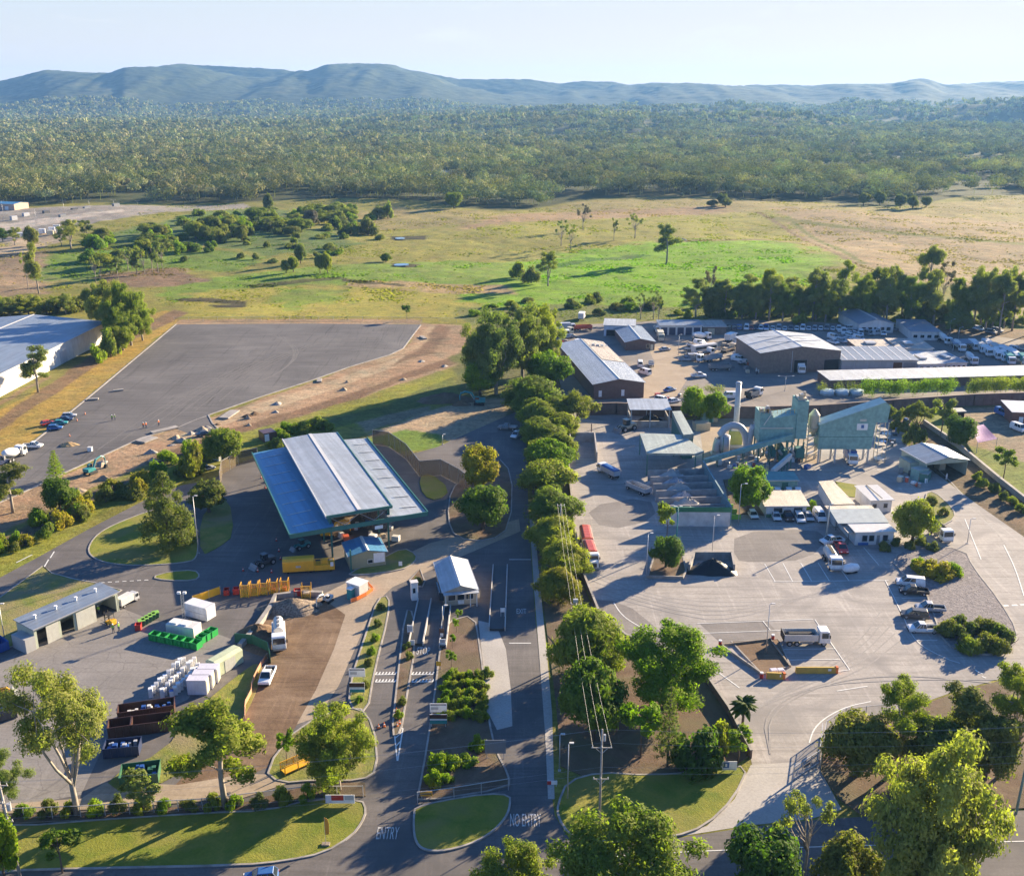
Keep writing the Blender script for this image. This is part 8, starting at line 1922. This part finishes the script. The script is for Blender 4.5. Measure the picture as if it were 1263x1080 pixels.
def gate(label, a, b, h):
    A, B = P(*a), P(*b); ang, w, _ = frame_(A, B); t = thing('mesh_gate', label, 'gate', A, ang)
    mb = MB()
    for k in range(4): x = w * k / 3; mb.box(x - .05, x + .05, -.05, .05, .1, h)
    mb.box(0, w, -.045, .045, .1, .2).box(0, w, -.045, .045, h - .1, h).tube((0, 0, .2), (w / 3, 0, h - .1), .04, .04, 5).tube((w * .67, 0, h - .1), (w, 0, .2), .04, .04, 5); mb.obj('frame', steel(), t)
    MB().box(.06, w - .06, -.008, .008, .2, h - .1).obj('chain_mesh', SM2, t); MB().box(w * .36, w * .62, -.07, -.055, h * .45, h * .62).obj('notice_plate', paint('charcoal'), t)
gate('wide open steel mesh gate at the front driveway', (978, 962), (1010, 941), 2.2)
gate('short steel mesh gate leaf beside the screened hedge', (1010, 940), (1013, 908), 2.4)
# ------------------------------------------------------------------ poles, lights and wires
def lightpole(label, bx, by, ty, arm=1.2, dirn=0.0, double=False, name='light_pole', mat=None, r=.09):
    h = ztop(by, ty); t = thing(name, label, 'light pole', G(bx, by), dirn)
    MB().cyl(0, 0, 0, h, r, 8, 0, r * .6).obj('pole', mat or steel(), t, 0, True)
    for s in ((1, -1) if double else (1,)):
        MB().tube((0, 0, h - .1), (s * arm, 0, h + .15), .045, .04, 6).obj('arm', steel(), t)
        MB().box(min(s * arm, s * (arm + .6)), max(s * arm, s * (arm + .6)), -.15, .15, h + .1, h + .22).obj('lamp_head', paint('offwhite'), t)
    MB().box(-.2, .2, -.2, .2, 0, .1).obj('base_plate', steel(), t)
for a in (('lamp pole standing in the yard behind the dirt triangle', 944.5, 806.5, 745, .25), ('grey lamp pole beside the large dark conifer', 245, 682, 612, .3), ('lamp pole on the lawn at the left edge near the garage', 7, 795, 745, .3),
          ('lamp pole under the bright yellow green staff tree', 910.5, 648, 597, .8), ('slim lamp pole behind the black covered stockpile', 878, 686, 636, .5), ('slim lamp pole at the left of the raised tree bed', 797, 714, 658, .4),
          ('lamp pole in front of the office corner tree', 1116, 660, 633, .3), ('lamp pole by the small garden on the plant access road', 1193, 670, 640, .4), ('tall lamp pole standing on the depot paving', 836.5, 438, 413, .5),
          ('lamp pole before the gabled white office', 1085, 420, 397, .4), ('curved lamp pole left of the blue carport', 1171, 414, 394, .9), ('lamp pole at the right of the flat blue office', 1182, 418, 404, .9), ('small lamp pole beside the weighbridge deck', 546, 777, 747, .4), ('thin pole beside the exit road near the small white sign', 700, 985, 917, .1), ('short pole with a box on the planted bank by the exit road', 690, 950, 906, .1),
          ('low lamp post on the grass north of the curved mesh fence', 546, 548, 536, .2), ('lamp pole at the head of the tree row by the dirt track', 633, 486, 468, .5)):
    lightpole(*a)
lightpole('green pole beside the taller slim tree at the aggregate bays', 834, 673, 625, .3, 0, True, 'light_pole', paint('teal'), .16)
lightpole('thick white leaning pole at the verandah corner of the office', 1019, 664, 622, .3, 0, False, 'light_pole', paint('limestone'), .2)
lightpole('double armed lamp pole on the terrace by the biggest shed', 968, 482, 464, 2.0, 0, True)
for k, (x, y, t) in enumerate(((5, 271, 247), (45, 276, 257), (80, 266, 250), (111, 261, 249), (141, 258, 249), (170, 254, 248))): 
    lightpole(('lamp mast cut by the left edge of the grey truck yard', 'lamp mast second from left in the grey truck yard', 'lamp mast third from left in the grey truck yard', 'lamp mast in the middle of the grey truck yard', 'lamp mast second from the right of the grey truck yard', 'rightmost lamp mast of the grey truck yard')[k], x, y, t, 1.5, 0, True, 'lamp_mast')
def mast():
    t = thing('light_tower', 'mobile light tower with lamp head beside the white container', 'light tower', P(228, 768)); h = ztop(768, 732)
    mb = MB(); 
    for s in ((-.2, -.2), (.2, -.2), (.2, .2), (-.2, .2)): mb.tube((s[0], s[1], .6), (s[0], s[1], h), .04, .04, 4)
    for i in range(8): z = .6 + (h - .6) * i / 8; mb.tube((-.2, -.2, z), (.2, -.2, z + (h - .6) / 8), .025, .025, 4)
    mb.obj('lattice_mast', steel(), t); MB().box(-.9, .9, -.6, .6, .05, 1.0).obj('generator_base', paint('charcoal'), t, .05)
    for s in (-1, 1): MB().box(s * .5 - .3, s * .5 + .3, -.2, .2, h, h + .4).obj('lamp_head', paint('white'), t, .03)
mast()
WOOD = pmat('grey_power_pole_timber', (.36, .33, .29), .85, 0, .25, 2)
def power_pole(label, bx, by, ty, tilt=(0, 0), arms=((.97, 2.4),), r=.17, mat=None, yaw=0.0, stay=False):
    h = ztop(by, ty); p = P(bx, by); t = thing('power_pole', label, 'power pole', p, yaw)
    T = Vector((tilt[0], tilt[1], h)); at = lambda f: T * f
    MB().path([(0, 0, 0), at(.5), T], [r, r * .85, r * .65], 10).obj('pole', mat or WOOD, t, 0, True)
    for f, L in arms:
        q = at(f); MB().box(q.x - L / 2, q.x + L / 2, q.y - .26, q.y - .16, q.z - .06, q.z + .06).obj('crossarm', WOOD, t)
        for s in (-1, 0, 1): MB().cyl(q.x + s * L * .45, q.y - .21, q.z + .062, q.z + .3, .05, 8).obj('insulator', paint('white'), t)
        MB().tube((q.x - L * .3, q.y - .2, q.z - .06), (at(f - .06).x, at(f - .06).y - .15, at(f - .06).z), .03, .03, 4).tube((q.x + L * .3, q.y - .2, q.z - .06), (at(f - .06).x, at(f - .06).y - .15, at(f - .06).z), .03, .03, 4).obj('arm_brace', steel(), t)
    return t, p, T
t1, P1, T1 = power_pole('grey power pole with two crossarms on the lawn beside the exit road', 739, 1022, 899, (0, 0), ((.83, 2.6), (.52, 2.0)))
MB().cyl(.3, -.25, T1.z * .9, T1.z * .9 + .9, .16, 10).obj('fuse_drum', paint('silver'), t1)
t2, P2, T2 = power_pole('middle power pole rising from the weeping trees with a white switch box', 709, 812, 738, (0, 0), ((.92, 1.9),))
MB().box(-.5, .3, -.7, -.25, T2.z * .96, T2.z * .96 + .6).obj('switch_box', paint('silver'), t2)
t3, P3, T3 = power_pole('twin armed power pole among the weeping tree row', 691, 672, 621, (0, 0), ((.97, 1.6),))
t4, P4, T4 = power_pole('leaning power pole with many arms at the bottom left corner', 25, 1082, 962, (-.5, 0), ((.96, 2.2), (.78, 2.0), (.6, 1.6)), .2)
MB().cyl(.35, -.3, T4.z * .72, T4.z * .72 + .9, .26, 12).obj('transformer', paint('silver'), t4)
t5, P5, T5 = power_pole('green stained power pole leaning at the right edge', 1253, 1003, 893, (.35, 0), ((.96, 2.2), (.8, 1.8)), .18, pmat('green_stained_pole', (.20, .30, .26), .8, 0, .2))
def wire(a, b, sag, r=.02, n=14):
    pts = []
    for i in range(n + 1):
        f = i / n; q = a.lerp(b, f); q.z -= sag * 4 * f * (1 - f); pts.append(q)
    return pts
WIRE = pmat('bare_conductor', (.40, .39, .37), .4, .4, .1)
def wires(label, spans, r):
    o = spans[0][0]; t = thing('overhead_wire', label, 'wire', (o.x, o.y, 0)); mb = MB()
    for a, b, s in spans: mb.path([q - Vector((o.x, o.y, 0)) for q in wire(a, b, s)], r, 4)
    mb.obj('conductor', WIRE, t)
def pt(Pb, T, f, dx): q = Pb + T * f; return Vector((q.x + dx, q.y - .21, q.z + .3))
for k, s in enumerate((-1, 0, 1)):
    wires(('left conductor of the three running up the tree row', 'middle conductor of the three running up the tree row', 'right conductor of the three running up the tree row')[k], [(pt(P1, T1, .83, s * 1.17), pt(P2, T2, .92, s * .85), .8), (pt(P2, T2, .92, s * .85), pt(P3, T3, .97, s * .72), .5)], .014)
for k, (f4, f1, f5, dx) in enumerate(((.97, .99, .97, -.9), (.97, .99, .97, .9), (.79, .86, .81, 0), (.61, .62, .66, .4), (.56, .56, .58, 0))):
    wires(('upper left roadside wire strung across the whole front', 'upper right roadside wire strung across the whole front', 'second roadside wire down strung across the front', 'third roadside wire down strung across the front', 'lowest roadside wire strung across the front')[k], [(pt(P4, T4, f4, dx), pt(P1, T1, f1, 0), 1.0), (pt(P1, T1, f1, 0), pt(P5, T5, f5, dx), .8)], .010)
# ------------------------------------------------------------------ people
def person_mesh():
    jt = [(0, 0, .92), (0, 0, 1.1), (0, 0, 1.32), (0, 0, 1.46), (0, .02, 1.56), (0, .02, 1.66), (0, 0, 1.73),
          (-.19, 0, 1.38), (-.25, .03, 1.12), (-.24, -.06, .90), (-.24, -.08, .80), (.19, 0, 1.38), (.25, .03, 1.12), (.24, -.06, .90), (.24, -.08, .80),
          (-.10, 0, .86), (-.12, .03, .48), (-.13, .05, .08), (-.14, -.12, .04), (.10, 0, .86), (.12, -.05, .48), (.13, .0, .08), (.14, -.17, .04)]
    ed = [(0, 1), (1, 2), (2, 3), (3, 4), (4, 5), (5, 6), (2, 7), (7, 8), (8, 9), (9, 10), (2, 11), (11, 12), (12, 13), (13, 14), (0, 15), (15, 16), (16, 17), (17, 18), (0, 19), (19, 20), (20, 21), (21, 22)]
    rad = [.15, .14, .16, .06, .085, .10, .07, .065, .05, .04, .035, .065, .05, .04, .035, .10, .07, .05, .045, .10, .07, .05, .045]
    me = bpy.data.meshes.new('body'); me.from_pydata(jt, ed, [])
    o = bpy.data.objects.new('tmp', me); C.objects.link(o); md = o.modifiers.new('s', 'SKIN')
    for i, v in enumerate(me.skin_vertices[0].data): v.radius = (rad[i], rad[i] * (.75 if i < 3 else 1)); v.use_root = i == 0
    sb = o.modifiers.new('u', 'SUBSURF'); sb.levels = 2; sb.render_levels = 2
    dg = bpy.context.evaluated_depsgraph_get(); m = bpy.data.meshes.new_from_object(o.evaluated_get(dg)); bpy.data.objects.remove(o)
    return m
PM = person_mesh()
def person(label, x, y, yaw, vest, trousers='navy', hat='white'):
    m = PM.copy(); m.materials.clear()
    for c in (paint(trousers), paint(vest), pmat('skin', (.45, .27, .19), .6), dark(), paint(hat)): m.materials.append(c)
    for p in m.polygons:
        z = p.center.z; ax = abs(p.center.x)
        p.material_index = 3 if z < .12 else 4 if z > 1.68 else 2 if z > 1.47 else 2 if (ax > .2 and z < 1.0) else 1 if z > .93 else 0
        p.use_smooth = True
    t = thing('person', label, 'person', P(x, y), yaw); link('body', m, t)
    MB().cyl(0, .0, 1.66, 1.79, .125, 12, 0, .08).cyl(0, -.03, 1.65, 1.675, .16, 12).obj('hard_hat', paint(hat), t, 0, True)
for a in (('person in lime vest standing alone on the new asphalt', 138.5, 518.5, .4, 'lightgreen'), ('second person in lime vest close beside on the new asphalt', 142, 518, 2.4, 'lightgreen'), ('person in orange vest, left of the pair on the new asphalt', 177, 528, .8, 'orange'), ('person in orange vest, right of the pair on the new asphalt', 180.5, 527.5, -2, 'orange'), ('lone person in orange vest near the drive entrance', 196, 524.5, 1.2, 'orange'),
          ('person in lime vest in the yard, left of the pair by the forklift', 140, 780, .3, 'lightgreen'), ('person in lime vest in the yard, right of the pair by the forklift', 147, 778, -1.8, 'lightgreen'), ('person in lime vest at the open garage bay', 122, 757, 0, 'lightgreen'), ('person in pale clothes in front of the green gabled garage', 1167, 592, 0.5, 'white', 'lilac')):
    person(*a)
# ------------------------------------------------------------------ sky, sun, air, camera
w = bpy.data.worlds.new('World'); S.world = w; w.use_nodes = True
nt = w.node_tree; nt.nodes.clear()
out = nt.nodes.new('ShaderNodeOutputWorld'); bg = nt.nodes.new('ShaderNodeBackground'); sky = nt.nodes.new('ShaderNodeTexSky')
sky.sky_type = 'NISHITA'; sky.sun_disc = False; sky.sun_elevation = radians(SUN_EL); sky.sun_rotation = radians(SUN_AZ)
sky.air_density = 1.0; sky.dust_density = .3; sky.ozone_density = 3.0; sky.altitude = 100
EXPO = 1.95; bg.inputs[1].default_value = SKY_STR = .05

def _sky_colour():
    # deep blue overhead, pale warm-white veil low over the hills with a few soft cloud tops
    L = nt.links; tc = nt.nodes.new('ShaderNodeTexCoord'); sx = nt.nodes.new('ShaderNodeSeparateXYZ'); L.new(tc.outputs['Generated'], sx.inputs[0])
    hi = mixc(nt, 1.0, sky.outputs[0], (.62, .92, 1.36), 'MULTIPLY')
    k = 1 / SKY_STR / 2 ** EXPO
    low = mixc(nt, ramp(nt, sx.outputs[2], .015, .095), tuple(v * k for v in (1.06, .86, .75)), tuple(v * k for v in (.69, .82, .92)))
    side = mixc(nt, ramp(nt, sx.outputs[0], -.45, .35), tuple(v * k for v in (.72, .82, .88)), tuple(v * k for v in (1.05, .92, .82)))
    low = mixc(nt, .45, low, side)
    mp = nd(nt, 'ShaderNodeMapping'); mp.inputs['Scale'].default_value = (7, 7, 34); L.new(tc.outputs['Generated'], mp.inputs[0])
    cl = noise_(nt, mp.outputs[0], 1.0, 5, .6, .4)
    low = mixc(nt, ramp(nt, cl, .56, .82), low, tuple(v * k for v in (.96, .95, .93)))
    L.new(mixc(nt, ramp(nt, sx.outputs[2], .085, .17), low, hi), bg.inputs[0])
_sky_colour()
nt.links.new(bg.outputs[0], out.inputs[0])
sl = bpy.data.lights.new('sun', 'SUN'); sl.energy = 5.0; sl.angle = radians(.5); sl.color = (1.0, .81, .55)
so = bpy.data.objects.new('sun', sl); C.objects.link(so)
dv = Vector((sin(radians(SUN_AZ)) * cos(radians(SUN_EL)), cos(radians(SUN_AZ)) * cos(radians(SUN_EL)), sin(radians(SUN_EL))))
so.rotation_euler = dv.to_track_quat('Z', 'Y').to_euler(); so.location = dv * 300
hz, nth = new_mat('valley_air')
ho = nd(nth, 'ShaderNodeOutputMaterial'); pv = nd(nth, 'ShaderNodeVolumePrincipled')
pv.inputs['Color'].default_value = (.24, .52, 1.0, 1); pv.inputs['Density'].default_value = .56e-4; pv.inputs['Anisotropy'].default_value = .25
nth.links.new(pv.outputs[0], ho.inputs['Volume'])
hb = MB().box(-9500, 9500, -400, 9600, -6, 330).obj('haze', hz); hb['kind'] = 'stuff'; hb['label'] = 'pale blue haze filling the valley air'; hb['category'] = 'haze'
cam = bpy.data.cameras.new('camera'); cam.sensor_width = 36; cam.lens = F / 1263 * 36; cam.clip_start = 1; cam.clip_end = 40000
co = bpy.data.objects.new('camera', cam); C.objects.link(co); co.location = (0, 0, CH); co.rotation_euler = (pi / 2 - PIT, 0, 0)
S.camera = co
S.view_settings.view_transform = 'Standard'; S.view_settings.look = 'None'; S.view_settings.gamma = 1; S.view_settings.exposure = EXPO
cy = S.cycles
cy.max_bounces = 6; cy.diffuse_bounces = 3; cy.glossy_bounces = 2; cy.transmission_bounces = 3; cy.transparent_max_bounces = 8; cy.volume_bounces = 0
cy.use_denoising = True
try: cy.denoiser = 'OPENIMAGEDENOISE'
except Exception: pass
